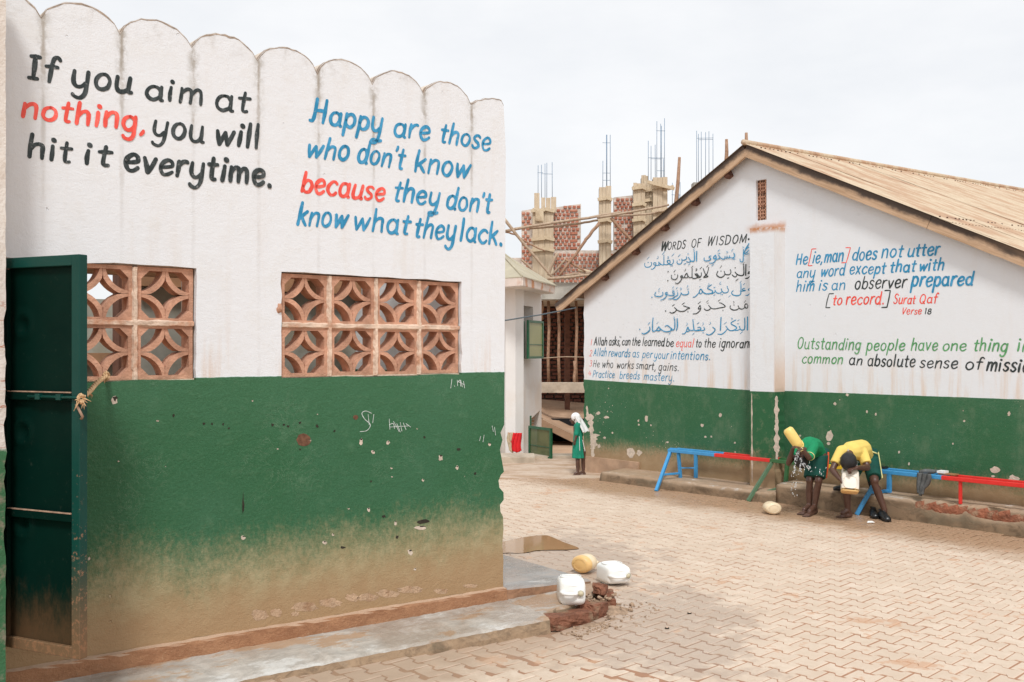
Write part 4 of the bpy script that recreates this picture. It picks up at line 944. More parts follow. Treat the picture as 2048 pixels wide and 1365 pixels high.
# vent blocks: a two by three stack of pierced blocks
def vblock(w, h, d=.06):
    mb = MB(); hw, hh = w / 2 - .003, h / 2 - .003; holes = []
    for cy in (-.27, .27):
        r = hw * .30; y0 = cy * h
        holes.append([(0, y0 - r), (r * .8, y0), (0, y0 + r), (-r * .8, y0)])
        for sx in (-1, 1):
            for sy in (-1, 1):
                x_, y_ = sx * hw * .58, y0 + sy * h * .145; holes.append([(x_ - .012, y_ - .02), (x_ + .012, y_ - .012), (x_ + .010, y_ + .02), (x_ - .012, y_ + .014)])
    mb.plate([(-hw, -hh), (hw, -hh), (hw, hh), (-hw, hh)], holes, 0, d); return mb
vw, vh_ = (vx1 - vx0) / 2, (vz1 - vz0) / 3
vm = vblock(vw, vh_).mesh('vent_block', M_terra)
for i in range(2):
    for j in range(3): o = link('vent_block', vm, gab); o.location = (vx0 + vw * (i + .5), .035, vz0 + vh_ * (j + .5))
# buttress
bx0, bx1 = WR(1500, 800, .2)[0], WR(1570, 800, 0)[0]; bz = WR(1530, 456, .2)[1]
k = Mat('painted_pier', .8, .25); x, y, z = k.sep(k.obj); n = k.noise(4, k.obj, 6, .7, stretch=(1.5, 1, .5)); n2 = k.noise(9, k.obj, 6, .75)
w = k.mix(k.math('MULTIPLY', k.step(n, .5, .7), .22), (.76, .79, .82), (.66, .58, .50))
w = k.mix(k.math('MULTIPLY', k.step(z, bz - .08, bz - .005), k.step(n2, .3, .55)), w, (.52, .24, .11))
rightish = k.step(x, bx1 - .03, bx1 + .0); w = k.mix(k.math('MULTIPLY', rightish, .25), w, (.62, .50, .39)); w = k.mix(k.math('MULTIPLY', k.math('MULTIPLY', rightish, k.step(z, 2.0, 1.3)), .6), w, (.60, .36, .2))  # right side's beige shading is put into the colour, browner lower down
gr = k.mix(k.step(n2, .5, .68), GREEN, (.10, .17, .09)); gr = k.mix(k.step(k.math('ADD', k.lin(z, .15, .8, 1, 0), k.math('MULTIPLY', k.math('SUBTRACT', n2, .5), .8)), .3, .7), gr, (.36, .25, .15))
c = k.mix(k.step(z, 1.289, 1.296), gr, w); M_pier = k.out(c, None, k.bump(n2, .5, .012))
g = random.Random(8); pe0 = [(bx0, .0), (bx1, .0)]
zz = .03; ed = []
while zz < bz - .02: ed.append((bx1 - (abs(g.gauss(0, .008)) if zz < 1.3 else .001), zz)); zz += g.uniform(.03, .07)
led = [(bx0 + g.uniform(-.003, .003), z_) for z_ in [bz - .03 - i * .09 for i in range(int((bz - .05) / .09))]]
MB().plate(pe0 + ed + [(bx1, bz), (bx0, bz + .012)] + led, [], -.2, -.001).build('buttress', M_pier, gab, fix=True)
mb = MB(); mb.plate([(bx0 - .22, bz + .004), (bx0 + .02, bz + .012), (bx1 - .05, bz + .035), (bx1 + .015, bz + .015), (bx1 + .005, bz - .012), (bx0, bz + .012 - .006)], [], -.012, -.001)
# exposed render patches
mb = MB()
def edgeband(W, pts, off, seed, wmin, wmax, y):
    g = random.Random(seed); n = len(pts); L = []; Rr = []
    for u, v, w_ in pts:
        L.append(W(u - w_ * g.uniform(wmin, wmax), v, off)); Rr.append(W(u + w_ * g.uniform(wmin, wmax), v, off))
    return L + Rr[::-1]
def band(mb, W, u0, u1, v0, v1, w, off, seed, y, n=26):
    g = random.Random(seed); vs = []; fs = []
    for i in range(n + 1):
        t = i / n; u = u0 + (u1 - u0) * t; v = v0 + (v1 - v0) * t; ww = w * (.45 + .9 * abs(mnoise.noise(Vector((t * 7, seed, 0)))) * 2) * (.35 if i in (0, n) else 1)
        for sgn in (-1, 1):
            s, z = W(u + sgn * ww * g.uniform(.7, 1.1), v, off); vs.append((s, y - off, z))
        if i: fs.append((2*i-2, 2*i-1, 2*i+1, 2*i))
    mb.add(vs, fs)
band(mb, WR, 1181, 1186, 828, 915, 5.5, 0, 1, -.0015); band(mb, WR, 1190, 1186, 868, 900, 8, 0, 5, -.0018, 12); band(mb, WR, 1174, 1176, 812, 842, 4, 0, 7, -.002, 10)
for i, (u, v, r1, r2) in enumerate(((1659, 871, 6.5, 11), (1657, 888, 4, 3), (1670, 808, 3, 3), (1441, 831, 3, 4), (1404, 851, 3, 3.5), (1293, 837, 3, 7), (1277, 842, 1.5, 2.5), (1278, 850, 2, 2), (1519, 834, 2, 2.5), (1302, 851, 1.5, 2), (1261, 907, 9, 9), (1279, 906, 6, 6), (1335, 885, 3, 1.5), (1213, 835, 5, 3), (1197, 827, 4, 3), (1209, 876, 3, 2), (1198, 893, 3.5, 4), (1225, 866, 2, 2), (1990, 940, 9, 6), (2027, 958, 11, 7), (1986, 953, 4, 2), (1798, 905, 2, 3), (1818, 928, 2, 3), (1906, 888, 1.5, 2), (1695, 790, 3, 3), (2018, 828, 3, 4), (1600, 872, 2, 2), (1734, 824, 2, 3), (1752, 829, 2, 2.5), (1470, 886, 2, 2), (1411, 874, 2, 2), (1423, 874, 2, 2))):
    flat(mb, blotch(WR, u, v, r1, r2, 0, 11, i), -.0016)
tag(mb.build('peeled_patches', M_chip, gab), kind='stuff')
mb = MB(); band(mb, WR, 1553, 1554, 792, 925, 5.2, .2, 3, -.0015, 40); band(mb, WR, 1503.5, 1504.5, 786, 965, 1.6, .2, 4, -.0015, 30)
tag(mb.build('peeled_pier_edges', M_chip, gab), kind='stuff')
MB().box(-.06, 1.1, -.035, -.001, -.03, .235).build('footing', simple('brown_footing', (.46, .31, .21), .95, .2, 5, .5, 30, dirt=(.38, .24, .15)), gab)
# rakes, roof sheets
ANL, ANR = math.atan(TPL), math.atan(TP)
for sgn, L_, ang in ((-1, (SR - SLT) / math.cos(ANL), ANL), (1, 5.2, ANR)):
    segs = [(0, L_)] if sgn < 0 else [(0, 2.62), (2.625, L_)]
    if sgn < 0: segs = [(0, 2.05), (2.055, L_)]
    for (a, b) in segs:
        mb = MB(); n = 24; vs = []; g = random.Random(int(a * 10) + sgn)
        hgt = .152
        for i in range(n + 1):
            t = a + (b - a) * i / n; w_ = g.uniform(-.0025, .0025)
            for (y_, z_) in ((0, hgt / 2), (0, -hgt / 2), (.028, -hgt / 2), (.028, hgt / 2)): vs.append((sgn * t, y_ + w_, z_ + g.uniform(-.002, .002)))
        fs = []
        for i in range(n):
            for j in range(4): fs.append((i*4 + j, i*4 + (j+1) % 4, (i+1)*4 + (j+1) % 4, (i+1)*4 + j))
        fs += [(0, 3, 2, 1), (n*4, n*4+1, n*4+2, n*4+3)]
        mb.add(vs, fs); Mx = Matrix.Translation((SR, -OV - .03, ZR - .073)) @ Matrix.Rotation(sgn * ang, 4, 'Y')
        mb.build('fascia_board', M_fascia, gab, Mx, fix=True)
RIDGE_RISE = .030; RL_, SW = 13.5, .79
def sheet(sgn, y0, t0, t1, zl, seed):
    ang = ANR if sgn > 0 else ANL
    g = random.Random(seed); mb = MB(); per = .076; nn = int(SW / per * 6); rows = 9; vs = []; fs = []; w = SW + .05
    for j in range(rows + 1):
        t = t0 + (t1 - t0) * j / rows
        for i in range(nn + 1):
            y = y0 + w * i / nn; zz = .0075 * math.sin(2 * math.pi * y / per) + zl + .004 * mnoise.noise(Vector((y * 2, t * 1.2, seed)))
            vs.append((SR + sgn * t * math.cos(ang) + 0, y, ZR - t * math.sin(ang) + zz + RIDGE_RISE * max(0, y)))
    for j in range(rows):
        for i in range(nn):
            a = j * (nn + 1) + i; q = (a, a + 1, a + nn + 2, a + nn + 1); fs.append(q if sgn < 0 else q[::-1])
    mb.add(vs, fs, True); me = mb.mesh('roof_sheet', M_roof)
    o = link('roof_sheet', me, gab); return o
ns_ = int(RL_ / SW)
for i in range(ns_):
    y0 = -OV - .055 + SW * i
    sheet(1, y0, -.02, 2.9, .012 + .004 * (i % 2), i); sheet(1, y0, 2.75, 5.6, .006 + .004 * (i % 2), i + 40)
for i in range(7):
    y0 = -OV - .055 + SW * i
    sheet(-1, y0, .0, (SR + .28) / math.cos(ANL), .006 + .004 * (i % 2), i + 80)
mb = MB(); g = random.Random(77); ang = ANR
for t in (.16, 2.72):
    for q in range(150):
        y = -OV + .02 + q * .0876 * 1.0 + g.uniform(-.01, .01)
        if y > RL_ - .6: break
        if g.random() < .45: continue
        x = SR + t * math.cos(ang); z = ZR - t * math.sin(ang) + .030 + RIDGE_RISE * max(0, y)
        mb.box(x - .007, x + .007, y - .007, y + .007, z - .014, z - .002)
tag(mb.build('roof_nails', M_nail, gab), kind='stuff')
mb = MB(); n = 16
for i in range(n):
    pass
mb.tube([(SR, -OV - .07, ZR + .022), (SR, 6, ZR + .03 + .03 * 6), (SR, RL_ - .5, ZR + .03 + .03 * RL_ - .01)], .035, 8); mb.build('ridge_cap', M_roof, gab)
# underside boarding and purlin ends under the left slope
mb = MB(); t1 = (SR + .25) / math.cos(ANL)
Mx = Matrix.Translation((SR, 0, ZR - .03)) @ Matrix.Rotation(-ANL, 4, 'Y')
mb.box(-t1, 0, -OV, 5.0, -.012, -.002, Mx); mb.build('soffit_sheet', M_underroof, gab)
for t in (.42, 1.02, 1.62, 2.22, 2.9):
    MB().box(-t - .035, -t + .035, -OV - .005, .3, -.15, -.013, Mx).build('purlin', M_darkwood, gab)
Mx2 = Matrix.Translation((SR, 0, ZR - .03)) @ Matrix.Rotation(ANR, 4, 'Y')
for t in (.6, 1.6, 2.6, 3.6, 4.6):
    MB().box(t - .035, t + .035, -OV + .01, .2, -.075, -.013, Mx2).build('purlin', M_darkwood, gab)
# eave side: wall plate, timber, block
MB().box(-.33, -.012, .35, .45, 2.30, 2.44).build('eave_beam', M_darkwood, gab)
MB().box(-.30, -.015, .9, 1.1, 2.12, 2.36).build('eave_beam', M_beam, gab)
MB().box(-.34, -.02, .5, 4.8, 2.44, 2.455).build('eave_lining', M_underroof, gab)
# ---- lettering on the gable wall
def LR(t, u0, v0, u1, v1, xh, m=K, pen=.2, off=0.0, **kw): write(gab, WR, t, u0, v0, u1, v1, xh, m, pen, off=off, **{**dict(slant=.20, track=.17), **kw})
LR('W', 1323, 502, 1334, 501.5, 12.6, pen=.26); LR('ORDS', 1335, 500.3, 1370, 496.8, 10, pen=.2); LR('OF', 1382.5, 495.2, 1401, 494, 10.6, pen=.2)
LR('WJSDOM', 1415.5, 491.8, 1492, 485.3, 11.6, pen=.2); strokes(gab, WR, [(0, 0, 1, [(1497, 478.5)], 1)], P_K, 4)
L1 = [('J', 1180, 691, 1183.5, 691, 8.6, Rd, .14), ('Allah', 1188, 690.8, 1213.5, 691, 10.3), ('asks,', 1218, 690.9, 1241, 691, 10.3), ('can', 1244, 691, 1260, 691, 10), ('the', 1264, 691, 1279.5, 691.2, 10.5), ('learned', 1285, 691.2, 1328, 693, 10.7), ('be', 1332, 693.4, 1346.3, 693.5, 10.5),
      ('equal', 1351.8, 694, 1386, 695, 11, Rd, .15), ('to', 1391.5, 694.5, 1402, 694.8, 10.3), ('the', 1408, 694.8, 1430, 695, 10.8), ('ignoran', 1437.7, 695.4, 1496, 696, 11.8),
      ('2', 1179, 712.8, 1183.5, 712.8, 8, Rd, .14), ('Allah', 1187, 712.7, 1212.5, 712.9, 10.3, B, .15), ('rewards', 1217, 713.4, 1259.5, 714.2, 10, B, .16), ('as', 1265, 714.8, 1277.5, 715.3, 10, B, .16), ('per', 1284.5, 716, 1304, 716.6, 10, B, .16), ('your', 1308, 717, 1336, 718, 10, B, .16), ('intentions.', 1340.8, 718.4, 1421, 720.4, 11, B, .17),
      ('3', 1178.5, 733, 1183, 733, 7.3, Rd, .13), ('Ne', 1186, 734.2, 1198.5, 734.6, 8.8, K, .14), ('who', 1204, 735.4, 1225.5, 736, 9.5, K, .16), ('works', 1233, 737, 1266.5, 738, 9.8, K, .16), ('smart,', 1272, 738.2, 1311.5, 740.5, 10, K, .17), ('gains.', 1317, 741, 1358, 742.5, 10, K, .17),
      ('4', 1177, 751.8, 1181.8, 752, 7.5, Rd, .13), ('Practice', 1185.5, 755, 1228.5, 756.6, 9.2, B, .15), ('breeds', 1239, 757.6, 1278.5, 759.2, 9.8, B, .15), ('mastery.', 1287.5, 760, 1349, 763, 10, B, .15)]
for t in L1: LR(*t)
strokes(gab, WR, [(0, 0, 1, [(1498.2, 684.5), (1499.3, 684.2), (1499.2, 690), (1498.2, 696)], 1), (0, 0, 1, [(1239.5, 673), (1240.2, 676)], .8), (0, 0, 1, [(1242, 673), (1242.2, 676)], .8)], P_K, 1.6)
L2 = [('Ne', 1592.2, 530, 1614, 528, 14.2, B), ('[', 1615.5, 527, 1627, 527, 15, Rd, .13), ('ie,man', 1625, 527, 1685.5, 523.4, 16, B), (']', 1684.5, 521.5, 1697, 521.5, 15, Rd, .14), ('does', 1704.5, 521, 1752, 519.3, 16.5, B), ('not', 1763, 516.5, 1803, 514.5, 16.5, B), ('utter', 1815, 513, 1877, 511, 16.5, B, .25),
      ('anY', 1593.5, 556, 1629, 555, 13.3, B), ('word', 1641, 553.5, 1688, 551, 14.2, B), ('except', 1699, 549.6, 1769, 547, 14.8, B), ('that', 1780, 545, 1829, 543.5, 14.8, B, .24), ('with', 1838, 542.4, 1886, 540.8, 14.3, B, .28),
      ('him', 1592.5, 583.8, 1627, 581.8, 14, B), ('is', 1637, 581.2, 1653, 580.5, 13.5, B), ('an', 1663, 580, 1689, 579.2, 13.5, B), ('observer', 1709.5, 578.6, 1811, 576, 16.3, K, .18), ('prepared', 1823, 573.4, 1944, 570.4, 17.8, B, .25),
      ('[', 1650.5, 611.5, 1662.5, 611.5, 14.5, K, .17), ('to', 1665, 610, 1682.5, 610, 14, Rd), ('record.', 1692, 610, 1768.5, 608, 15, Rd), (']', 1764.5, 610, 1778.5, 610, 15.5, K, .18), ('Surat', 1787, 608, 1829.5, 607.6, 11.8, Rd, .2), ('Qaf', 1838.5, 607.5, 1873, 606.5, 12, Rd, .2),
      ('Verse', 1803.5, 629, 1842, 628.7, 9, Rd, .2), ('18', 1848.5, 628.6, 1861.5, 628.4, 7.2, K, .28),
      ('Outstanding', 1594.5, 697.3, 1720, 700, 14.5, Gn, .17), ('people', 1733, 701.2, 1807.5, 701.2, 14.3, Gn), ('have', 1822, 701.2, 1873.5, 701.3, 14.5, Gn), ('one', 1885, 701.2, 1930.5, 701.4, 14.5, Gn), ('thing', 1947, 702, 2013, 702.8, 16, Gn, .22), ('in', 2034, 703, 2059, 703.5, 16, Gn, .22),
      ('common', 1604, 727, 1684.5, 728, 12.6, Gn), ('an', 1698, 730, 1723, 730.2, 13.3), ('absolute', 1735, 732, 1828.5, 734, 14.5), ('sense', 1839.5, 736, 1913, 737.5, 14.7), ('of', 1930.5, 739, 1962, 739.5, 15.5, K, .23), ('mission', 1973, 741, 2076, 746, 16.8, K, .24)]
for t in L2: LR(*t)
Z1, Z2, Z3, Z4 = (1280, 460, 13.65), (1390, 460, 13.65), (1280, 550, 10.5), (1390, 550, 10.5)
def A(fr, *lst): return [(*fr, p, w) for w, p in lst]
ar1 = A(Z1, (1, [(135,910),(125,960),(150,1010),(200,1025),(270,1010),(315,960),(318,910),(300,890)]), (1.1, [(220,890)]), (.7, [(190,815),(255,740)]),
 (1, [(430,900),(385,905),(375,940),(410,965),(440,940),(435,900)]), (1, [(435,900),(435,960),(400,1030),(350,1075),(305,1070)]), (1, [(430,970),(480,975),(515,950),(510,880)]), (1, [(510,880),(570,940),(600,955),(650,940),(655,690)]), (1, [(530,975),(570,935)]), (.7, [(610,680),(680,590)]), (.5, [(460,795),(500,770),(490,720)]),
 (1, [(650,940),(720,955),(790,930),(825,900),(815,840),(770,835),(745,860),(780,920),(830,950),(890,930),(920,870),(905,815)]), (1, [(845,985)]), (1, [(880,980)]), (.5, [(750,790),(785,770),(780,735),(750,745)]), (.7, [(870,725),(935,650)]),
 (1, [(1020,850),(1015,900),(1050,935),(1110,930),(1150,880),(1145,795)]), (1, [(1080,815)]), (.7, [(1045,735),(1105,675)]), (1, [(1145,795),(1155,825),(1200,830),(1255,810),(1280,780),(1270,735)]), (1, [(1210,935)]), (1, [(1245,920)]),
 (1, [(1325,750),(1385,850),(1340,885),(1275,870)]), (1, [(1315,655)]), (1.2, [(1385,850),(1440,860),(1490,830),(1490,610)]), (1.5, [(1555,590),(1550,855)]), (.5, [(1460,545),(1500,505)]), (.45, [(1465,590),(1485,565),(1500,585)]), (.7, [(1330,965),(1375,920)])) + \
 A(Z2, (1, [(260,765),(255,810),(285,850),(370,845),(430,815),(435,780),(400,765),(390,740),(420,718),(445,715)]), (1.2, [(570,690),(520,740),(515,780),(560,790),(590,750),(570,700)]), (1, [(580,720),(590,780),(560,850),(490,910),(395,910)]), (.8, [(460,990),(520,945)]), (1, [(590,810),(660,790),(690,750),(650,700)]), (1, [(640,655)]), (1, [(680,640)]), (.7, [(630,590),(680,545)]),
 (1, [(690,760),(760,800),(820,790),(830,720)]), (1, [(830,780),(880,770),(885,715)]), (1, [(885,770),(945,765),(955,710)]), (1.1, [(955,765),(1040,770),(1095,720),(1070,635)]), (1, [(1055,805)]), (1, [(1095,800)]), (.6, [(880,640),(900,605),(865,600)]), (.7, [(1005,585),(1055,525)]),
 (1, [(1240,800),(1250,860),(1290,880),(1325,840),(1335,540)]), (1.2, [(1345,640),(1400,520),(1485,375)]), (1, [(1400,520),(1450,500),(1485,480)]), (1, [(1350,660),(1420,620),(1480,560)]), (.8, [(1350,660),(1420,670),(1485,655)]), (.5, [(1320,505),(1335,480),(1310,470)]))
ar2 = A(Z2, (1.3, [(1445,1195),(1480,1140),(1485,1190),(1450,1195)]), (1.3, [(1380,1330),(1440,1320),(1486,1280)]), (.7, [(1480,1010)]), (1.7, [(1390,950),(1385,1245)]), (1.3, [(1330,980),(1335,1200),(1290,1250),(1220,1245),(1150,1215),(1095,1155)]), (1.1, [(1150,1220),(1130,1270),(1080,1285),(1015,1230)]), (1, [(1098,1035)]), (.5, [(1310,950),(1350,890)]), (.45, [(1310,965),(1330,945),(1345,960)]),
 (1, [(965,1085),(985,1150),(960,1210),(900,1230),(830,1210),(800,1130)]), (1.2, [(825,1200),(790,1260),(720,1300),(640,1280),(595,1220),(630,1130)]), (1, [(890,1320)]), (1, [(920,1310)]), (1, [(710,1125)]), (.7, [(685,1045),(735,980)]),
 (1, [(380,1025),(345,1170),(300,1240),(240,1300),(365,1275),(300,1230),(225,1055)]), (.7, [(320,1020),(365,970)]), (1, [(175,1170),(180,1230),(150,1290),(100,1300),(60,1270),(0,1200)]), (.5, [(20,1120),(60,1100),(50,1060),(20,1075)]), (.7, [(140,1070),(190,1020)])) + \
 A(Z1, (1, [(1560,1310),(1638,1290),(1590,1240),(1570,1205),(1520,1210),(1530,1240),(1590,1250),(1560,1310),(1480,1330),(1430,1290),(1430,1050)]), (.7, [(1405,1030),(1455,990)]), (.5, [(1520,1075),(1555,1060),(1550,1100),(1530,1130)]), (1, [(1430,1290),(1370,1310),(1320,1270),(1280,1190),(1220,1290),(1290,1310),(1310,1270)]), (.5, [(1215,1125),(1255,1100),(1245,1065)]),
 (1, [(1220,1300),(1170,1310),(1165,1260),(1120,1270),(1120,1300),(1160,1310)]), (.9, [(955,1215)]), (.7, [(930,1155),(975,1100)]), (.5, [(760,1165),(775,1130),(790,1160)]), (.9, [(840+30,1235),(862,1290),(885,1340),(960,1362),(1020,1320),(1040,1250),(1030,1230)])) + \
 A(Z3, (1, [(890,10),(890,60),(850,140),(790,185),(745,170)]), (1.1, [(590,120)])) + A(Z4, (.8, [(860,130),(912,85)]), (.8, [(100,105)]), (.8, [(125,98)]))
ar3 = A(Z4, (1, [(1143,290),(1118,312),(1140,330)]), (1, [(1065,435),(1110,430),(1142,400)]), (1, [(1050,285),(1010,290),(1000,320),(1060,330),(1000,345),(945,340)]), (1.2, [(965,180),(965,380),(930,430),(860,440),(790,415),(770,370),(805,335)]), (.6, [(940,175),(975,130)]), (.6, [(1010,215),(1050,180)]), (.5, [(705,470),(745,435)]),
 (1, [(680,270),(705,320),(680,370),(610,380),(570,340),(550,290)]), (1, [(678,245)]), (1, [(570,350),(530,385),(460,380),(420,320)]), (.9, [(548,412)]), (.9, [(578,412)]), (.5, [(515,185),(550,145)]), (.45, [(520,210),(540,195),(555,205)]), (1, [(430,350),(380,390),(330,395)]),
 (1.1, [(350,210),(265,280),(360,330),(370,370),(320,395),(240,400),(180,370),(125,300),(90,370),(125,400),(155,370),(150,340)]), (1, [(100,360),(40,430),(0,465),(-40,470)]), (.8, [(400,265)]), (.8, [(420,265)]), (.6, [(395,440),(430,405)]), (.45, [(265,235),(300,215),(290,180)]), (.5, [(95,250),(120,245)])) + \
 A(Z3, (1, [(1015,340),(1025,390),(970,420),(900,415),(865,375)]), (.8, [(1003,300)]), (.8, [(1022,297)]), (.45, [(985,265),(1010,245),(1003,215)]), (1, [(870,390),(830,470),(760,520),(705,515)]), (.5, [(850,325),(875,300),(865,275),(845,285)]), (1, [(790,370),(800,420),(740,460),(680,500),(605,510)]), (.8, [(785,335)]), (.6, [(765,300),(790,265)]),
 (1, [(735,365),(700,350),(695,385),(730,400),(710,430),(640,435),(580,420)]), (.8, [(690,325)]), (.8, [(715,320)]), (.45, [(680,285),(708,265),(700,240)]), (1, [(580,370),(545,380),(540,410),(575,410),(575,380)]), (1, [(575,400),(565,440),(520,500),(440,535)]), (1, [(340,365),(318,410),(330,445),(400,460),(460,445),(490,410),(480,365)]), (.9, [(405,350)]), (.6, [(395,320),(425,285)]), (1.2, [(255,472)]))
ar4 = A(Z4, (1.2, [(1100,620),(1060,615),(1045,660),(1070,700),(1105,690),(1110,640)]), (1.1, [(1045,690),(1000,720),(940,710),(905,650)]), (1.2, [(930,700),(880,735),(800,740),(740,700),(745,650)]), (1, [(818,632)]), (.5, [(805,600),(825,575),(805,555)]), (.6, [(1035,585),(1068,540)]),
 (1, [(510,590),(560,600),(640,665),(560,690),(500,700),(430,715),(350,705),(285,640)]), (1.1, [(340,700),(290,740),(235,745),(195,715)]), (1, [(588,745)]), (.7, [(485,555),(535,520)]), (.5, [(240,575),(285,535)]), (.4, [(255,605),(275,590),(290,600)]), (1, [(110,640),(75,700),(80,720),(125,705)]), (1, [(110,640),(125,710),(90,770),(30,815),(-40,822)]), (.7, [(65,610),(120,565)])) + \
 A(Z3, (1, [(915,650),(970,670),(1050,700),(1000,715),(940,760),(860,770),(790,745),(725,685)]), (1.1, [(775,735),(730,785),(670,805),(630,785)]), (1, [(1008,775)]), (.7, [(885,625),(940,585)]), (.7, [(680,655),(730,620)]), (1.2, [(540,757)]))
ar5 = A(Z4, (1.8, [(1105,885),(1100,1160)]), (1.2, [(1045,905),(1045,1120),(1010,1160),(960,1150),(930,1080)]), (1, [(950,1140),(900,1165),(840,1170)]), (1.2, [(860,950),(770,1000),(770,1040),(860,1090),(870,1130),(800,1170),(720,1165),(650,1080)]), (.8, [(890,1028)]), (.8, [(915,1028)]), (1.1, [(680,1140),(630,1200),(560,1250),(480,1245)]), (.7, [(950,1240),(1000,1195)]), (.5, [(770,950),(790,920),(760,910)]), (.6, [(615,1035),(665,995)]), (.5, [(895,970),(935,940)]),
 (1.5, [(550,895),(535,1170)]), (1.2, [(375,1100),(425,1150),(380,1220),(300,1265),(240,1245)]), (.5, [(300,1045),(330,1025),(320,990)]), (1, [(185,1100),(210,1145),(160,1170),(100,1165),(60,1150)]), (1, [(60,1110),(100,1100),(130,1135),(80,1165),(0,1175)]), (.8, [(165,1215)]), (.8, [(185,1215)]), (.5, [(160,1060),(180,1030),(170,1000)]), (.6, [(45,1035),(90,1000)])) + \
 A(Z3, (1.1, [(1260,1170),(1200,1175),(1140,1150),(1115,940)]), (1.1, [(1130,1160),(1080,1170),(1030,1150),(1010,1100),(980,1180),(1020,1190),(1040,1160)]), (1, [(980,1180),(940,1235),(890,1240)]), (.6, [(1110,1255),(1145,1220)]), (.6, [(1200,1035),(1245,1000)]), (.5, [(975,1065),(1000,1040),(990,1010)]), (1.4, [(785,920),(790,1080),(770,1165)]), (1.2, [(735,930),(735,1110),(700,1160),(650,1150)]), (1.1, [(530,1085),(580,1065),(640,1110),(680,1150),(600,1195),(520,1190),(450,1150),(400,1090)]),
 (1.2, [(400,1090),(360,1150),(380,1175),(430,1160),(410,1100)]), (1.2, [(360,1150),(330,1175),(275,1180),(268,1050),(280,905)]), (1.2, [(205,1095),(215,1150),(160,1210),(90,1245),(45,1225)]), (.7, [(175,1045),(215,1000)]), (.5, [(355,1030),(390,990)]), (.6, [(610,1250),(650,1215)]), (.5, [(710,935),(730,900),(710,880)]), (1.2, [(0,1142)]))
for a_, m_ in ((ar1, B), (ar2, K), (ar3, B), (ar4, K), (ar5, B)): strokes(gab, WR, a_, m_, 2.1, name='painted_arabic_line', clip=1499.4)

# ------------------------------------------------------------------ steps along the gable wall
def stepmesh(name, s0, s1, off0, off1, h, seed, wback=.0, gouge=None, jit=.006):
    g = random.Random(seed); mb = MB(); n = int((s1 - s0) / .05); vs = []; fs = []; m = 9
    for i in range(n + 1):
        s = s0 + (s1 - s0) * i / n; off = off0 + (off1 - off0) * i / n
        gz = gouge(s) if gouge else 0.0
        prof = [(-.02 + wback, h), (off * .4, h - .004), (off * .75, h - .008), (off - .05 - gz * .5, h - .012), (off - .012 - gz * .9, h - .022 - gz * .35), (off + .0 - gz * .75, h - .06 - gz * .55), (off + .004, h * .45), (off + .006, h * .2), (off + .012, -.06)]
        for q, (o, z) in enumerate(prof):
            a = jit * (1 + .8 * (gz > .01)) * (1 if q > 1 else .3); vs.append((s + g.uniform(-a, a) * (0 < i < n), -(o + g.uniform(-a, a)), z + g.uniform(-a, a) * .8))
    for i in range(n):
        for j in range(m - 1): fs.append((i*m + j, i*m + j + 1, (i+1)*m + j + 1, (i+1)*m + j))
    b = n * m; fs.append(tuple(range(m - 1, -1, -1))[::-1]); fs.append(tuple(b + j for j in range(m))[::-1])
    mb.add(vs, fs, True); o = mb.build(name, M_step, None, MR, fix=True); o['kind'] = 'structure'; return o
P1 = G(1201, 962); s1a = (Vector((P1.x, P1.y)) - CR).dot(RR); P2 = G(1547, 1007); s2a = (Vector((P2.x, P2.y)) - CR).dot(RR)
stepmesh('low_step', s1a, s2a - .002, .56, .50, .135, 1)
def gouge(s):
    a = s - (s2a + 1.55)
    return 0 if a < 0 else .085 * min(1, a * 2) * (.75 + .5 * mnoise.noise(Vector((s * 4, 0, 0))))
stepmesh('high_step', s2a, XE, .40, .385, .235, 2, gouge=gouge)
# bricks showing in the broken nosing
g = random.Random(14); brk = bpy.data.objects['high_step']
bmeshes = [rough_brick('exposed_brick', (.062, .06, .046), 40 + i, M_brickwet, .005) for i in range(5)]
s = s2a + 1.60; bi = 0
while s < XE - .2:
    o = link('exposed_brick', bmeshes[bi % 5], brk); bi += 1; o.location = (s, -.305 + g.uniform(-.015, .012), .150 + g.uniform(-.012, .008)); o.rotation_euler = (g.uniform(-.1, .1), g.uniform(-.45, -.2), g.uniform(-.1, .1)); o.scale = (g.uniform(1.0, 1.5), 1, g.uniform(.9, 1.25)); s += g.uniform(.095, .135)
# ------------------------------------------------------------------ benches
def WP(s, off, z): return (s, -off, z)
def sR(u, v, off): return WR(u, v, off)[0]
def bench(label, segs, group, feet, rear, z=.50, o1=.31, o0=.10):
    s0 = segs[0][0]; Mb = MR @ Matrix.Translation((s0, -.2, 0)); root = empty('metal_bench', Mb); tag(root, label, 'bench', group)
    off0 = Vector((s0, -.2, 0)); T = lambda p: Vector(p) - off0
    for a, b, m, nm in segs:
        mb = MB(); mb.bar(T(WP(a, o1, z - .02)), T(WP(b, o1, z - .02)), .045, .042, bev=.004); o = mb.build('seat_rail', m, root); o['label'] = nm + ' front seat rail'
        mb = MB(); mb.bar(T(WP(a, o0 + .02, z - .02)), T(WP(b, o0 + .02, z - .02)), .045, .042, bev=.004); o = mb.build('seat_rail', m, root); o['label'] = nm + ' rear seat rail'
    for (s, m) in ((segs[0][0] + .012, segs[0][2]), (segs[-1][1] - .012, segs[-1][2])):
        mb = MB(); mb.bar(T(WP(s, o1 - .024, z - .019)), T(WP(s, o0 + .044, z - .019)), .036, .034); mb.build('end_bar', m, root)
    for (a, b, m, w) in feet:
        mb = MB(); mb.bar(T(a), T(b), w, w, bev=.004); mb.build('leg', m, root)
    for (a, b, m, w) in rear:
        mb = MB(); mb.bar(T(a), T(b), w, w, bev=.003); mb.build('stretcher', m, root)
    return root
def foot(u, v): p = G(u, v); q = Vector((p.x, p.y)) - CR; return (q.dot(RR), q.dot(IR), .0)
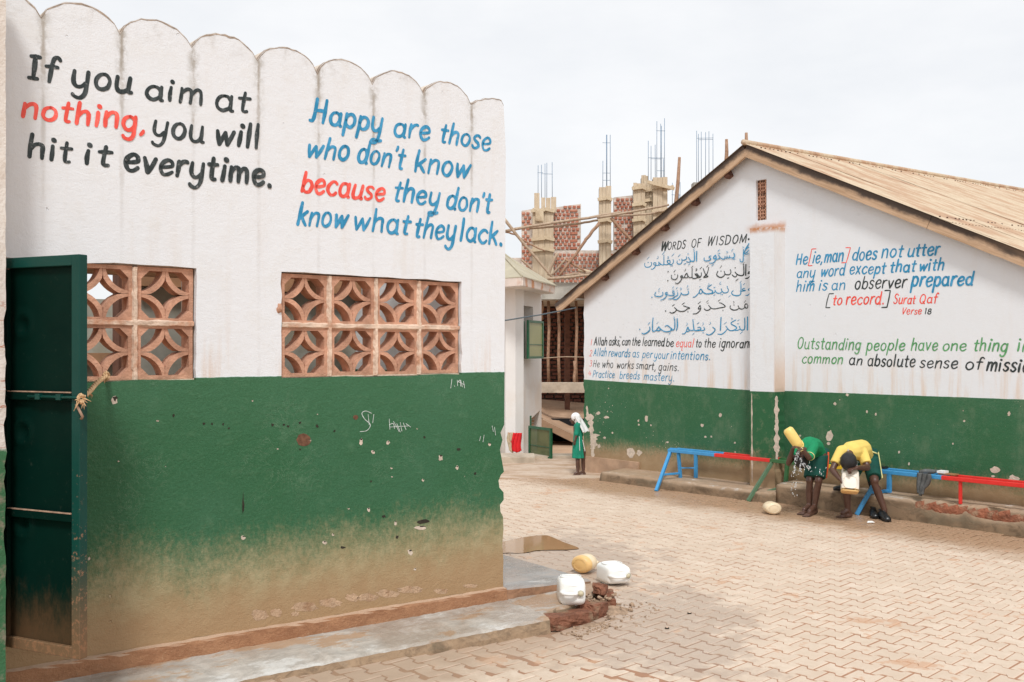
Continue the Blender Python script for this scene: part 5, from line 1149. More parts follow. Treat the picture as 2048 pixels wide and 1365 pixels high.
sa = sR(1337, 897, .31); sb_ = sR(1430, 905, .31); sc_ = sR(1541, 917, .31); sd_ = sR(1654, 932, .31); se_ = sR(1741, 946, .31)
f1 = foot(1312, 983); f2 = foot(1496, 1003); f3 = foot(1713, 1030)
bench('long low bench painted blue, red, green and yellow, left end by the low step', [(sa, sb_, E_blue, 'blue'), (sb_ + .001, sc_, E_red, 'red'), (sc_ + .001, sd_, E_green, 'green'), (sd_ + .001, se_, E_yel, 'yellow')], 'painted metal benches along the gable wall',
      [(WP(sa + .03, .31, .46), f1, E_blue, .040), (WP(sa + .30, .12, .46), WP(sa + .30, .12, .128), E_blue, .040), (WP(sa + .16, .30, .455), WP(sa + .16, .26, .128), E_blue, .038),
       (WP(sc_ + .02, .31, .46), f2, E_gleg, .042), (WP(sc_ + .10, .11, .46), WP(sc_ + .10, .16, .128), E_green, .042)],
      [(WP(sa + .16, .26, .19), (f1[0] + (sa + .03 - f1[0]) * .42, f1[1] + (-.31 - f1[1]) * .42, .19), E_blue, .026), (WP(sa + .30, .12, .26), WP(sa + .16, .275, .26), E_blue, .018), (WP(sa + .30, .10, .484), WP(sa + .02, .31, .50), E_blue, .03),
       (WP(sc_ + .10, .16, .17), (f2[0] + (sc_ + .02 - f2[0]) * .12, f2[1] + (-.31 - f2[1]) * .12, .06), E_gleg, .028)])
sf = sR(1757, 947, .31); sg = sR(1884, 964, .31); sh = sR(1920, 970, .31)
bench('blue and red bench at the right edge with a grey cloth hung over it', [(sf, sg, E_blue, 'blue'), (sg + .001, sg + 3.0, E_red, 'red')], 'painted metal benches along the gable wall',
      [(WP(sf + .02, .31, .46), f3, E_blue, .044), (WP(sf + .02, .12, .46), WP(sf + .02, .12, .228), E_blue, .044), (WP(sh, .30, .46), WP(sh, .30, .226), E_red, .030)],
      [(WP(sf + .02, .10, .25), (f3[0] + (sf + .02 - f3[0]) * .5, f3[1] + (-.31 - f3[1]) * .5, .25), E_blue, .034)])
# things on the bench
def place(name, M, lab, cat, group=None): o = empty(name, M); tag(o, lab, cat, group); return o
o = place('hanging_cloth', MR @ Matrix.Translation((sR(1850, 960, .31), -.31, .5)), 'crumpled dark grey cloth draped over the blue end of the right bench', 'cloth')
mb = MB(); g = random.Random(3)
def folds(mb, W_, Ht, depth, seed, n=16, m=18, top=0.0, taper=.7):
    vs = []; fs = []
    for j in range(m + 1):
        t = j / m; w = W_ * (1 - (1 - taper) * t + .1 * math.sin(t * 5))
        for i in range(n + 1):
            u = i / n - .5; x = u * w + .015 * math.sin(t * 4 + seed); y = -.028 - depth * abs(math.sin(u * 9 + seed + t * 1.5)) - .01 * t
            vs.append((x, y, top - Ht * t * (1 - .12 * abs(u) * 2)))
    for j in range(m):
        for i in range(n): a = j * (n + 1) + i; fs.append((a, a + 1, a + n + 2, a + n + 1))
    mb.add(vs, fs, True)
folds(mb, .15, .24, .030, 1, top=.012, taper=.45); c = mb.build('draped_front', M_sock, o); md = c.modifiers.new('s', 'SOLIDIFY'); md.thickness = .012
mb = MB(); mb.tube([(-.05, -.02, .012), (-.01, .03, .022), (.04, .10, .02), (.09, .16, .03)], [.02, .028, .022, .01], 8); mb.build('folded_top', M_sock, o)
o = place('book', MR @ Matrix.Translation((sR(1897, 963, .2), -.20, .5035)), 'small white topped tan book lying on the right bench near the cloth', 'book')
MB().box(-.085, .085, -.05, .05, .0, .012).build('cover', M_booktan, o); MB().box(-.10, -.02, -.052, .045, .0125, .035).build('page_block', M_paper, o)
def shoe(mb, L=.24, w=.085):
    P = [(0, 0, .045, .036, .045), (.05, 0, .05, .038, .05), (.10, 0, .047, .038, .046), (.15, 0, .036, .042, .034), (.20, 0, .030, .042, .028), (.235, 0, .024, .028, .020)]
    n = 12; vs = []; fs = []
    for x, y, zc, rw, rh in P:
        for k_ in range(n):
            a = 2 * math.pi * k_ / n; vs.append((x, rw * math.cos(a), max(.001, zc + rh * math.sin(a) - .004)))
    for i in range(len(P) - 1):
        for k_ in range(n): fs.append((i*n+k_, i*n+(k_+1) % n, (i+1)*n+(k_+1) % n, (i+1)*n+k_))
    fs += [tuple(range(n))[::-1], tuple((len(P)-1)*n + q for q in range(n))]; mb.add(vs, fs, True)
def make_shoe(M, lab, group):
    o = place('school_shoe', M, lab, 'shoe', group)
    mb = MB(); shoe(mb); mb.build('upper', M_shoe, o, fix=True)
    mb = MB(); mb.box(-.03, .235, -.036, .036, .0, .014, bev=.006); mb.build('sole', M_shoe, o)
    mb = MB(); mb.tube([(.03 * math.cos(a) + .02, .026 * math.sin(a), .094) for a in [i * math.pi / 6 for i in range(13)]], .008, 6); mb.build('collar', M_shoe, o)
    mb = MB()
    for i in range(3): mb.tube([(.085 + i * .022, -.022, .088 - i * .009), (.095 + i * .022, 0, .094 - i * .009), (.085 + i * .022, .022, .088 - i * .009)], .0035, 5)
    mb.tube([(.08, .0, .095), (.06, .03, .10), (.05, .045, .085)], .003, 5); mb.build('laces', M_shoe, o); return o
p = G(1756, 1036); make_shoe(Matrix.Translation((p.x, p.y + .16, 0)) @ Matrix.Rotation(R(-103), 4, 'Z'), 'left one of the two wet black lace-up shoes by the stooping child in yellow', 'black lace-up shoes')
p = G(1771, 1041); make_shoe(Matrix.Translation((p.x, p.y + .13, 0)) @ Matrix.Rotation(R(-92), 4, 'Z'), 'right one of the two wet black lace-up shoes by the stooping child in yellow', 'black lace-up shoes')
make_shoe(MR @ Matrix.Translation((sR(1712, 968, .33), -.34, .232)) @ Matrix.Rotation(R(200), 4, 'Z'), 'black shoe lying on the step behind the milky can, left of the blue leg', 'black shoes up on the step')
make_shoe(MR @ Matrix.Translation((sR(1742, 975, .25), -.22, .232)) @ Matrix.Rotation(R(170), 4, 'Z') @ Matrix.Rotation(R(-70), 4, 'Y'), 'black shoe standing on its heel on the step behind the blue bench leg', 'black shoes up on the step')
o = place('shoe_heel_rest', MR @ Matrix.Translation((sR(1762, 945, .2), -.2, .5035)), 'flat black rubber pad lying on the left end of the blue bench', 'rubber pad')
MB().box(-.07, .07, -.045, .045, 0, .014, bev=.004).build('pad', M_shoe, o); MB().box(-.03, .06, -.035, .035, .0145, .022, bev=.002).build('raised_tread', M_shoe, o); o.name = 'rubber_pad'
o = place('paper_scrap', Matrix.Translation(G(1742, 1047) + Vector((0, 0, .004))), 'scrap of white litter on the wet pavers below the black shoes', 'litter')
hull([(-.04, 0, .002), (.045, .01, .002), (.03, .035, .004), (-.02, .03, .016), (.02, .015, .018), (-.035, .012, .01)], 'crumpled_scrap', M_paper, o)
for i, (u, v, lb) in enumerate(((1379, 1228, 'dark bottle cap on the pavers, right of the grey wet patch'), (1334, 1258, 'dark bottle cap at the edge of the grey wet patch'))):
    p = G(u, v); o = place('bottle_cap', Matrix.Translation((p.x, p.y, .003)), lb, 'bottle cap')
    mb = MB(); mb.tube([(0, 0, 0), (0, 0, .006)], [.015, .013], 14); mb.build('crown', M_pitshade, o); mb = MB(); mb.tube([(0, 0, .0065), (0, 0, .0075)], [.010, .009], 12); mb.build('liner', M_mort, o)

# ------------------------------------------------------------------ jerrycans
def sbox(mb, w, d, h, r, z0=0, seg=5, topf=None):
    """rounded box body from stacked superellipse rings"""
    n = 36; rings = []
    prof = []
    for i in range(seg + 1): a = R(90) * i / seg; prof.append((1 - (1 - math.sin(a)) * r / (w / 2), r - r * math.cos(a)))
    prof = [(f, z) for f, z in prof]
    zs = [(f, z) for f, z in prof] + [(1, h * .35), (1.0, h * .6)] + [(f if False else f, h - z) for f, z in prof[::-1]]
    vs = []; fs = []
    for f, z in zs:
        for k_ in range(n):
            a = 2 * math.pi * k_ / n; ca, sa_ = math.cos(a), math.sin(a); e = .42
            x = math.copysign(abs(ca) ** e, ca) * w / 2 * f; y = math.copysign(abs(sa_) ** e, sa_) * d / 2 * (f if w >= d else f)
            zz = z
            if topf: x, y, zz = topf(x, y, z)
            vs.append((x, y, zz + z0))
    m = len(zs)
    for i in range(m - 1):
        for k_ in range(n): fs.append((i*n+k_, i*n+(k_+1) % n, (i+1)*n+(k_+1) % n, (i+1)*n+k_))
    fs += [tuple(range(n))[::-1], tuple((m-1)*n+q for q in range(n))]
    mb.add(vs, fs, True)
def jerrycan(M, lab, mat, base=None, w=.185, d=.135, h=.255, round_=False):
    o = place('jerrycan', M, lab, 'jerrycan')
    def sh(x, y, z):
        t = max(0, (z - h * .72) / (h * .28)); zz = z - .045 * max(0, x / (w / 2) * -1 + .2) * t * .6
        return (x * (1 - .10 * t), y * (1 - .22 * t), zz)
    if round_:
        mb = MB(); P = [(0, 0, 0), (0, 0, .012), (0, 0, .03), (0, 0, h * .5), (0, 0, h * .75), (0, 0, h * .88), (0, 0, h * .95), (0, 0, h)]
        n = 24; vs = []; fs = []; rr = [.74, .92, 1, 1, .96, .72, .40, .22]
        for p, r_ in zip(P, rr):
            for q in range(n): a = 2 * math.pi * q / n; vs.append((w / 2 * r_ * math.cos(a), d / 2 * r_ * math.sin(a), p[2]))
        for i in range(len(P) - 1):
            for q in range(n): fs.append((i*n+q, i*n+(q+1) % n, (i+1)*n+(q+1) % n, (i+1)*n+q))
        fs += [tuple(range(n))[::-1], tuple((len(P)-1)*n+q for q in range(n))]; mb.add(vs, fs, True)
        bo = mb.build('body', mat, o, fix=True)
        mb = MB(); rg = [(w / 2 * .62 * math.cos(a), d / 2 * .62 * math.sin(a), -.001) for a in [i * math.pi / 12 for i in range(25)]]; mb.tube(rg, .004, 6); mb.build('base_rim', base or mat, o)
        if base:
            mb = MB(); n = 24; vs = []; fs = []
            for r_, z in ((.75, -.002), (.93, .010), (1.012, .028), (1.012, .05)):
                for q in range(n): a = 2 * math.pi * q / n; vs.append((w / 2 * r_ * math.cos(a), d / 2 * r_ * math.sin(a), z))
            for i in range(3):
                for q in range(n): fs.append((i*n+q, i*n+(q+1) % n, (i+1)*n+(q+1) % n, (i+1)*n+q))
            fs.append(tuple(range(n))[::-1]); mb.add(vs, fs, True); mb.build('stained_base', base, o, fix=True)
        mb = MB(); mb.tube([(0, 0, h - .004), (0, 0, h + .03)], .02, 14); mb.tube([(0, 0, h + .008), (0, 0, h + .014)], .025, 14); mb.build('neck', mat, o)
        mb = MB(); mb.tube([(-w * .14, 0, h * .93), (-w * .30, 0, h * .99), (-w * .42, 0, h * .90), (-w * .44, 0, h * .74)], .010, 8); mb.build('handle', mat, o)
        return o
    mb = MB(); sbox(mb, w, d, h, .032, topf=sh); mb.build('body', mat, o, fix=True)
    if base:
        mb = MB(); sbox(mb, w * 1.01, d * 1.012, .05, .022, z0=-.001); mb.build('stained_base', base, o, fix=True)
    # neck at one top corner, carrying handle along the shoulder
    mb = MB(); mb.tube([(w * .27, 0, h - .012), (w * .27, 0, h + .014)], .021, 16, cap=False); mb.tube([(w * .27, 0, h + .004), (w * .27, 0, h + .010)], .026, 16, cap=False); nk = mb.build('neck', mat, o)
    mb = MB(); mb.tube([(w * .27, 0, h + .012), (w * .27, 0, h + .013)], .0195, 16); mb.build('mouth', M_canhole, o)
    mb = MB(); P = catmull([Vector((w * .13, 0, h - .01)), Vector((w * .06, 0, h + .024)), Vector((-w * .15, 0, h + .030)), Vector((-w * .36, 0, h + .012)), Vector((-w * .43, 0, h - .045))], 5)
    mb.tube(P, .0125, 8); mb.build('handle', mat, o)
    for sg_ in (-1, 1):
        mb = MB(); q = [(-w * .32, h * .18), (w * .30, h * .18), (w * .30, h * .60), (-w * .32, h * .60)]
        P = catmull([Vector((x, sg_ * (d / 2 + .0005), z)) for x, z in q], 6, True); mb.tube(P + [P[0]], .0035, 5); mb.build('moulded_rim', mat, o)
    return o
def lay(u, v, z, rotz, tilt, roll=0): p = G(u, v, z); return Matrix.Translation((p.x, p.y, z)) @ Matrix.Rotation(R(rotz), 4, 'Z') @ Matrix.Rotation(R(tilt), 4, 'Y') @ Matrix.Rotation(R(roll), 4, 'X')
# white can lying on its back, its shoulder, handle and mouth towards the viewer, on the lower slab
p = G(1143, 1216, .09); jerrycan(Matrix.Translation((p.x, p.y + .235, .168)) @ Matrix.Rotation(R(3), 4, 'Z') @ Matrix.Rotation(R(86), 4, 'X'), 'milky white jerrycan lying on the broken slab end, mouth towards the viewer', PL_w, w=.180, d=.185, h=.235)
p = G(1232, 1174, 0); jerrycan(Matrix.Translation((p.x - .055, p.y + .22, .080)) @ Matrix.Rotation(R(24), 4, 'Z') @ Matrix.Rotation(R(90), 4, 'X'), 'white jerrycan lying on the grey wet pavers, rightmost of the three near the slab', PL_w, w=.195, d=.145, h=.24)
p = G(1163, 1150, 0); jerrycan(Matrix.Translation((p.x - .012, p.y + .02, .075)) @ Matrix.Rotation(R(148), 4, 'Z') @ Matrix.Rotation(R(90), 4, 'X'), 'cream jerrycan with stained amber base lying behind the corner slab', PL_c, PL_o, w=.175, d=.14, h=.19, round_=True)
p = G(1549, 1031, 0); jerrycan(Matrix.Translation((p.x, p.y + .01, .068)) @ Matrix.Rotation(R(183), 4, 'Z') @ Matrix.Rotation(R(90), 4, 'X'), 'cream oval jerrycan lying on the wet brown pavers left of the child in green', PL_c, PL_c, w=.178, d=.13, h=.20, round_=True)

# ------------------------------------------------------------------ people
def cap(mb, p0, r0, p1, r1, n=12, flat_=1.0):
    p0, p1 = Vector(p0), Vector(p1); d = (p1 - p0); L = d.length
    t = d.normalized() if L > 1e-6 else Vector((0, 0, 1)); P = []; rr = []
    for i in range(4): a = R(90) * i / 4; P.append(p0 - t * r0 * math.cos(a)); rr.append(max(.001, r0 * math.sin(a)))
    P.append(p0); rr.append(r0); P.append(p0 + d * .5); rr.append((r0 + r1) / 2); P.append(p1); rr.append(r1)
    for i in range(1, 5): a = R(90) * i / 4; P.append(p1 + t * r1 * math.sin(a)); rr.append(max(.001, r1 * math.cos(a)))
    mb.tube(P, rr, n)
def chain(mb, pts, n=12):
    for (a, ra), (b, rb) in zip(pts, pts[1:]): cap(mb, a, ra, b, rb, n)
def ellip(mb, c, r, rot=None, sub=3):
    bm = bmesh.new(); bmesh.ops.create_icosphere(bm, subdivisions=sub, radius=1)
    for v in bm.verts:
        q = Vector((v.co.x * r[0], v.co.y * r[1], v.co.z * r[2]))
        if rot: q = rot @ q
        v.co = q + Vector(c)
    bm.verts.index_update(); mb.add([v.co.copy() for v in bm.verts], [[v.index for v in f.verts] for f in bm.faces], True); bm.free()
def hand(mb, wrist, dirv, palm_n, size=.15, curl=.6, side=1):
    """palm, four unequal bent fingers and a thumb from the side"""
    d = Vector(dirv).normalized(); n = Vector(palm_n); n = (n - d * n.dot(d)).normalized(); x = d.cross(n) * side; s = size / .17
    c = Vector(wrist)
    for q in (-.022, -.008, .008, .022): cap(mb, c + x * q * .7 * s, .013 * s, c + d * .075 * s + x * q * 1.15 * s, .012 * s, 8)
    for q, L_ in ((-.028, .062), (-.010, .076), (.009, .072), (.027, .056)):
        a = c + d * .080 * s + x * q * s; b = a + (d * math.cos(curl * .6) + n * math.sin(curl * .6)) * L_ * .5 * s
        e = b + (d * math.cos(curl * 1.7) + n * math.sin(curl * 1.7)) * L_ * .5 * s
        cap(mb, a, .0092 * s, b, .0085 * s, 7); cap(mb, b, .0085 * s, e, .007 * s, 7)
    a = c + d * .028 * s - x * .030 * s; b = a + (d * .6 - x * .7 + n * .3).normalized() * .036 * s; e = b + (d * .8 + n * .6).normalized() * .030 * s
    cap(mb, a, .012 * s, b, .010 * s, 7); cap(mb, b, .010 * s, e, .008 * s, 7)
def footm(mb, ankle, toe, heelz=.0, w=.036):
    a, t = Vector(ankle), Vector(toe); d = Vector((t.x - a.x, t.y - a.y, 0)).normalized(); x = Vector((-d.y, d.x, 0))
    heel = Vector((a.x, a.y, .028)) - d * .030
    cap(mb, a, .030, heel, .028); cap(mb, a, .030, a.lerp(Vector((t.x, t.y, .02)), .55) + Vector((0, 0, .003)), .026); cap(mb, heel, .026, Vector((t.x, t.y, .020)) - d * .05, .020)
    ball = Vector((t.x, t.y, .018)) - d * .045
    for q in (-1, 0, 1): cap(mb, Vector((a.x, a.y, .02)) + x * q * .008, .018, ball + x * q * w * .55, .016, 8)
    for i, q in enumerate((-.9, -.42, 0, .4, .78)):
        L_ = (.050, .046, .041, .035, .028)[i]; r_ = (.011, .008, .0075, .007, .0065)[i]
        cap(mb, ball + x * q * w * .8 * 1.0, r_, ball + x * q * w * .86 + d * L_ - Vector((0, 0, .007)), r_ * .9, 7)
def head(mb, c, up, face, s=1.0):
    """skull, jaw, nose, lips, eye sockets, ears; up = crown direction, face = facing direction"""
    up = Vector(up).normalized(); f = Vector(face); f = (f - up * f.dot(up)).normalized(); x = f.cross(up)
    Mx = Matrix((x, f, up)).transposed(); c = Vector(c)
    W_ = lambda a, b, d_: c + Mx @ Vector((a * s, b * s, d_ * s))
    ellip(mb, W_(0, -.012, .025), (.070 * s, .088 * s, .080 * s), Mx); ellip(mb, W_(0, .030, -.045), (.048 * s, .050 * s, .056 * s), Mx); cap(mb, W_(0, .055, -.085), .020 * s, W_(0, .035, -.08), .032 * s)
    cap(mb, W_(0, .083, .0), .007 * s, W_(0, .100, -.028), .013 * s); cap(mb, W_(-.012, .090, -.032), .008 * s, W_(.012, .090, -.032), .008 * s)
    cap(mb, W_(-.020, .078, -.055), .007 * s, W_(.020, .078, -.055), .007 * s); cap(mb, W_(-.017, .077, -.066), .0075 * s, W_(.017, .077, -.066), .0075 * s)
    cap(mb, W_(-.040, .068, .020), .008 * s, W_(.040, .068, .020), .008 * s)
    for q in (-1, 1):
        ellip(mb, W_(q * .026, .072, .003), (.011 * s, .009 * s, .007 * s), Mx, 2); ellip(mb, W_(q * .072, -.005, -.010), (.008 * s, .018 * s, .028 * s), Mx, 2)
    return W_, Mx
def finish(mb, voxel, name, mat, parent, origin, smooth=2):
    mb.v = [tuple(Vector(v) - origin) for v in mb.v]; me = remeshed(mb, voxel, smooth, name, mat); return link(name, me, parent)
def cone_cloth(mb, pts, n=20):
    """loft of flat-ended elliptical rings: (centre, rx, ry, axis-normal, sideways)"""
    vs = []; fs = []
    for c, rx, ry, nrm, sd in pts:
        nrm = Vector(nrm).normalized(); s_ = Vector(sd); s_ = (s_ - nrm * s_.dot(nrm)).normalized(); t_ = nrm.cross(s_)
        for q in range(n): a = 2 * math.pi * q / n; vs.append(Vector(c) + s_ * rx * math.cos(a) + t_ * ry * math.sin(a))
    m = len(pts)
    for i in range(m - 1):
        for q in range(n): fs.append((i*n+q, i*n+(q+1) % n, (i+1)*n+(q+1) % n, (i+1)*n+q))
    fs += [tuple(range(n))[::-1], tuple((m-1)*n+q for q in range(n))]; mb.add(vs, fs, True)
V = Vector
# ---- child in green
Y0 = 10.95; J = lambda u, v, dy=0: pt(u, v, Y0 + dy)
o1_ = V((J(1622, 1030).x, Y0, 0)); boy1 = empty('person'); boy1.location = o1_
tag(boy1, 'child in green jumper bending over, pouring water from a yellow can over the head', 'person')
mb = MB()
ak = [V((J(1616.5, 1016, .10).x, Y0 + .06, .085)), V((J(1629, 1018, .0).x, Y0 - .0, .085))]
toe = [G(1600, 1031), G(1611.5, 1035)]
kn = [J(1619.5, 962, .04), J(1637, 962, -.04)]; hp_ = [J(1627, 912, .17), J(1642, 914, .07)]
for i in range(2):
    footm(mb, ak[i], toe[i]); chain(mb, [(ak[i], .027), (kn[i].lerp(ak[i], .45) + V((0, .015, 0)), .041), (kn[i] + V((0, 0, -.03)), .036), (kn[i], .043), (kn[i].lerp(hp_[i], .5), .052), (hp_[i], .068)])
pel = (hp_[0] + hp_[1]) / 2 + V((.01, .02, .01)); ch_ = J(1619, 893, -.10); nk = J(1608, 903, -.20); hc = J(1602, 915, -.26)
chain(mb, [(pel, .085), (pel.lerp(ch_, .5) + V((0, 0, .03)), .080), (ch_, .088)]); cap(mb, ch_, .06, nk, .032); cap(mb, nk, .032, hc, .04)
up1 = V((-.12, -.35, -1)); W1, MX1 = head(mb, hc, up1, V((-.55, -.9, .3)), .92)
shl = [J(1600, 891, -.10), J(1627, 893, -.17)]; elb = [J(1577, 927, -.22), J(1618, 916, -.36)]; hnd = [J(1586, 897, -.33), J(1605, 899, -.40)]
for i in range(2):
    cap(mb, ch_, .055, shl[i], .045); chain(mb, [(shl[i], .044), (elb[i], .029), (elb[i].lerp(hnd[i], .3), .030), (hnd[i], .019)])
can_b, can_n = J(1574.5, 858, -.36), J(1601, 897, -.40)
axis = (can_n - can_b).normalized()
hand(mb, hnd[0], (axis * -.2 + V((.25, -.3, 1))).normalized(), V((.9, -.1, .1)), .14, .8, 1)
hand(mb, hnd[1], V((-.75, -.15, .45)), V((-.5, .3, -.6)), .14, .9, -1)
finish(mb, .0055, 'body', M_skin, boy1, o1_, 2)
mb = MB(); W_ = W1; ellip(mb, W_(0, -.020, .036), (.083 * .92, .100 * .92, .092 * .92), MX1); me = finish(mb, .005, 'hair', M_hair, boy1, o1_, 1)
mb = MB(); chain(mb, [(pel + V((-.008, -.02, .012)), .098), (pel.lerp(ch_, .45) + V((0, 0, .045)), .104), (ch_ + V((0, 0, .004)), .104)]); cap(mb, ch_, .08, nk.lerp(ch_, .45), .052)
cap(mb, ch_, .075, shl[0], .058); cap(mb, shl[0], .055, shl[0].lerp(elb[0], .52), .046); cap(mb, ch_, .075, shl[1], .062); cap(mb, shl[1], .060, shl[1].lerp(elb[1], .80), .052)
finish(mb, .007, 'jumper', M_gshirt, boy1, o1_, 3)
mb = MB(); a_ = shl[1].lerp(elb[1], .86); d_ = (elb[1] - shl[1]).normalized(); q = d_.orthogonal().normalized(); q2 = d_.cross(q)
mb.tube([a_ - o1_ + (q * math.cos(t) + q2 * math.sin(t)) * .050 for t in [i * math.pi / 8 for i in range(17)]], .0045, 5); mb.build('cuff_stripe', M_ypiping, boy1)
mb = MB(); side = V((.93, -.3, 0)); upv = V((.12, .1, 1))
for i in range(2):
    hem = kn[i].lerp(hp_[i], .12) + V((0, 0, 0)); cone_cloth(mb, [(hem, .071, .075, hem - hp_[i], side), (hem.lerp(hp_[i], .5), .076, .086, hem - hp_[i], side), (hp_[i] + V((0, 0, .02)), .078, .095, V((0, 0, -1)), side)])
cone_cloth(mb, [(pel + V((.0, 0, -.06)), .120, .100, (0, 0, 1), side), (pel + V((.01, .01, .05)), .118, .105, (-.2, -.2, 1), side)])
finish(mb, .007, 'shorts', M_shorts, boy1, o1_, 3)
mb = MB(); hem = kn[1].lerp(hp_[1], .12); mb.tube([p - o1_ for p in (hem + V((.078, -.02, 0)), hem.lerp(hp_[1], .6) + V((.084, -.01, 0)), hp_[1] + V((.080, .0, .05)))], [.006, .009, .011], 6); mb.build('side_stripe', M_piping, boy1)
# yellow can held upside down over the head
zax = axis; xax = V((0, 1, 0)).cross(zax).normalized(); yax = zax.cross(xax)
Mc = Matrix.Translation(can_b) @ Matrix((xax, yax, zax)).transposed().to_4x4()
jerrycan(Mc, 'yellow jerrycan held upside down over the head of the child in green', PL_y, w=.115, d=.10, h=.245, round_=True)
# ---- child in yellow
Y0 = 10.7; o2_ = V((J(1715, 1033).x, Y0, 0)); boy2 = empty('person'); boy2.location = o2_
tag(boy2, 'child in yellow shirt and dark green shorts stooping and holding a milky can', 'person')
mb = MB(); ak = [V((J(1695.5, 1017, .02).x, Y0 + .02, .085)), V((J(1769, 1012, -.08).x, Y0 - .08, .10))]; toe = [G(1677, 1037), G(1771, 1036)]
kn = [J(1694, 968, -.02), J(1749, 962, -.06)]; hp_ = [J(1719, 921, .16), J(1741, 919, .18)]
toe[1] = V((toe[1].x, Y0 - .02, 0))
footm(mb, ak[0], toe[0]); cap(mb, ak[1], .029, V((ak[1].x, ak[1].y, .05)), .026); cap(mb, V((ak[1].x, ak[1].y, .045)), .024, V((ak[1].x + .008, ak[1].y - .09, .035)), .02)
for i in range(2): chain(mb, [(ak[i], .029), (kn[i].lerp(ak[i], .42) + V((0, .015, 0)), .043), (kn[i] + V((0, 0, -.03)), .038), (kn[i], .046), (kn[i].lerp(hp_[i], .5), .056), (hp_[i], .07)])
pel = (hp_[0] + hp_[1]) / 2 + V((.02, .02, .02)); ch_ = J(1703, 903, -.12); mid_ = J(1723, 900, .04); nk = J(1697, 910, -.24); hc = J(1696, 920, -.30)
chain(mb, [(pel, .09), (mid_, .085), (ch_, .090)]); cap(mb, ch_, .06, nk, .034); cap(mb, nk, .034, hc, .04)
W2, MX2 = head(mb, hc, V((-.05, -.62, -.80)), V((.25, .9, -.6)), 1.0)
shl = [J(1683, 902, -.14), J(1725, 905, -.10)]; elb = [J(1664.5, 940, -.22), J(1735, 936, -.20)]; hnd = [J(1679, 958, -.34), J(1713, 936, -.40)]
for i in range(2): cap(mb, ch_, .055, shl[i], .045); chain(mb, [(shl[i], .044), (elb[i], .032), (elb[i].lerp(hnd[i], .3), .033), (hnd[i], .021)])
hand(mb, hnd[0], V((.45, -.25, -.85)), V((.9, -.2, .1)), .15, .4, 1); hand(mb, hnd[1], V((-.75, -.25, -.12)), V((.05, .2, -1)), .15, 1.1, 1)
finish(mb, .0055, 'body', M_skin, boy2, o2_, 2)
mb = MB(); ellip(mb, W2(0, -.022, .034), (.086, .104, .096), MX2); finish(mb, .005, 'hair', M_hair, boy2, o2_, 1)
mb = MB(); chain(mb, [(pel + V((-.035, -.03, .03)), .100), (mid_ + V((0, 0, .006)), .105), (ch_, .108)]); cap(mb, ch_, .08, nk.lerp(ch_, .5), .05)
for i in range(2): cap(mb, ch_, .08, shl[i], .058); cone_cloth(mb, [(shl[i], .058, .058, elb[i] - shl[i], (1, 0, 0)), (shl[i].lerp(elb[i], .68 if i == 0 else .72), .056, .056, elb[i] - shl[i], (1, 0, 0))])
finish(mb, .007, 'shirt', M_yshirt, boy2, o2_, 3)
mb = MB()
for i in range(2):
    hem = kn[i].lerp(hp_[i], .13 if i else .45); cone_cloth(mb, [(hem, .076, .080, hem - hp_[i], side), (hem.lerp(hp_[i], .5), .082, .09, hem - hp_[i], side), (hp_[i] + V((0, 0, .03)), .082, .095, V((0, 0, -1)), side)])
cone_cloth(mb, [(pel + V((-.01, 0, -.07)), .125, .11, (0, 0, 1), side), (pel + V((.025, .02, .06)), .105, .105, (-.4, -.2, 1), side)])
finish(mb, .007, 'shorts', M_shorts, boy2, o2_, 3)
mb = MB(); hem = kn[1].lerp(hp_[1], .13); mb.tube([p - o2_ for p in (hem + V((.082, -.02, 0)), hem.lerp(hp_[1], .5) + V((.090, -.01, .0)), hp_[1] + V((.078, -.02, .08)))], .006, 6)
mb.tube([p - o2_ for p in (pel + V((.03, -.10, .075)), pel + V((.10, -.05, .05)), pel + V((.12, .02, .02)))], .008, 6); mb.build('side_stripe', M_ypiping, boy2)
jerrycan(Matrix.Translation(J(1699.5, 986, -.38)) @ Matrix.Rotation(R(-14), 4, 'Z') @ Matrix.Rotation(R(3), 4, 'Y') @ Matrix.Rotation(R(-22), 4, 'X'), 'milky jerrycan with amber base held by its handle by the child in yellow', PL_m, PL_o, w=.178, d=.13, h=.245)
# ---- small child at the corner
Y0 = 14.30; o3_ = V((J(1156, 952).x, Y0, 0)); girl = empty('person'); girl.location = o3_
tag(girl, 'small child in teal green dress and white head cloth standing at the gable corner', 'person')
mb = MB(); ak = [V((J(1155.5, 948).x, Y0 - .03, .055)), V((J(1167, 948).x, Y0 + .03, .055))]
for i, (a, t) in enumerate(((ak[0], V((J(1146.5, 955).x, Y0 - .05, 0))), (ak[1], V((J(1159, 952).x, Y0 + .03, 0))))):
    d = (t - a); d.z = 0; d.normalize(); sub = MB(); footm(sub, V((0, 0, .085)), V((.13 * d.x, .13 * d.y, 0))); mb.add([V(v) * .66 + V((a.x, a.y, 0)) for v in sub.v], sub.f, True)
    kn_ = V((a.x - .004, a.y, .20)); chain(mb, [(a + V((0, 0, .01)), .021), (V((a.x, a.y + .008, .13)), .030), (kn_, .029), (V((kn_.x + (.0 if i else .0), Y0, .34)), .040)])
ch_ = J(1155, 856); cap(mb, V((J(1158, 900).x, Y0, .40)), .07, ch_, .062); nk = J(1152, 846); cap(mb, ch_, .05, nk, .025); hc = J(1149.5, 838); cap(mb, nk, .025, hc, .03)
W3, MX3 = head(mb, hc, V((-.10, 0, 1)), V((-1, .25, -.25)), .72)
sh_ = J(1156, 850, -.06); el_ = J(1153.5, 868, -.085); hn_ = J(1150, 882, -.10); chain(mb, [(sh_, .03), (el_, .022), (hn_, .015)]); hand(mb, hn_, V((-.2, 0, -1)), V((0, 1, 0)), .085, .6, 1)
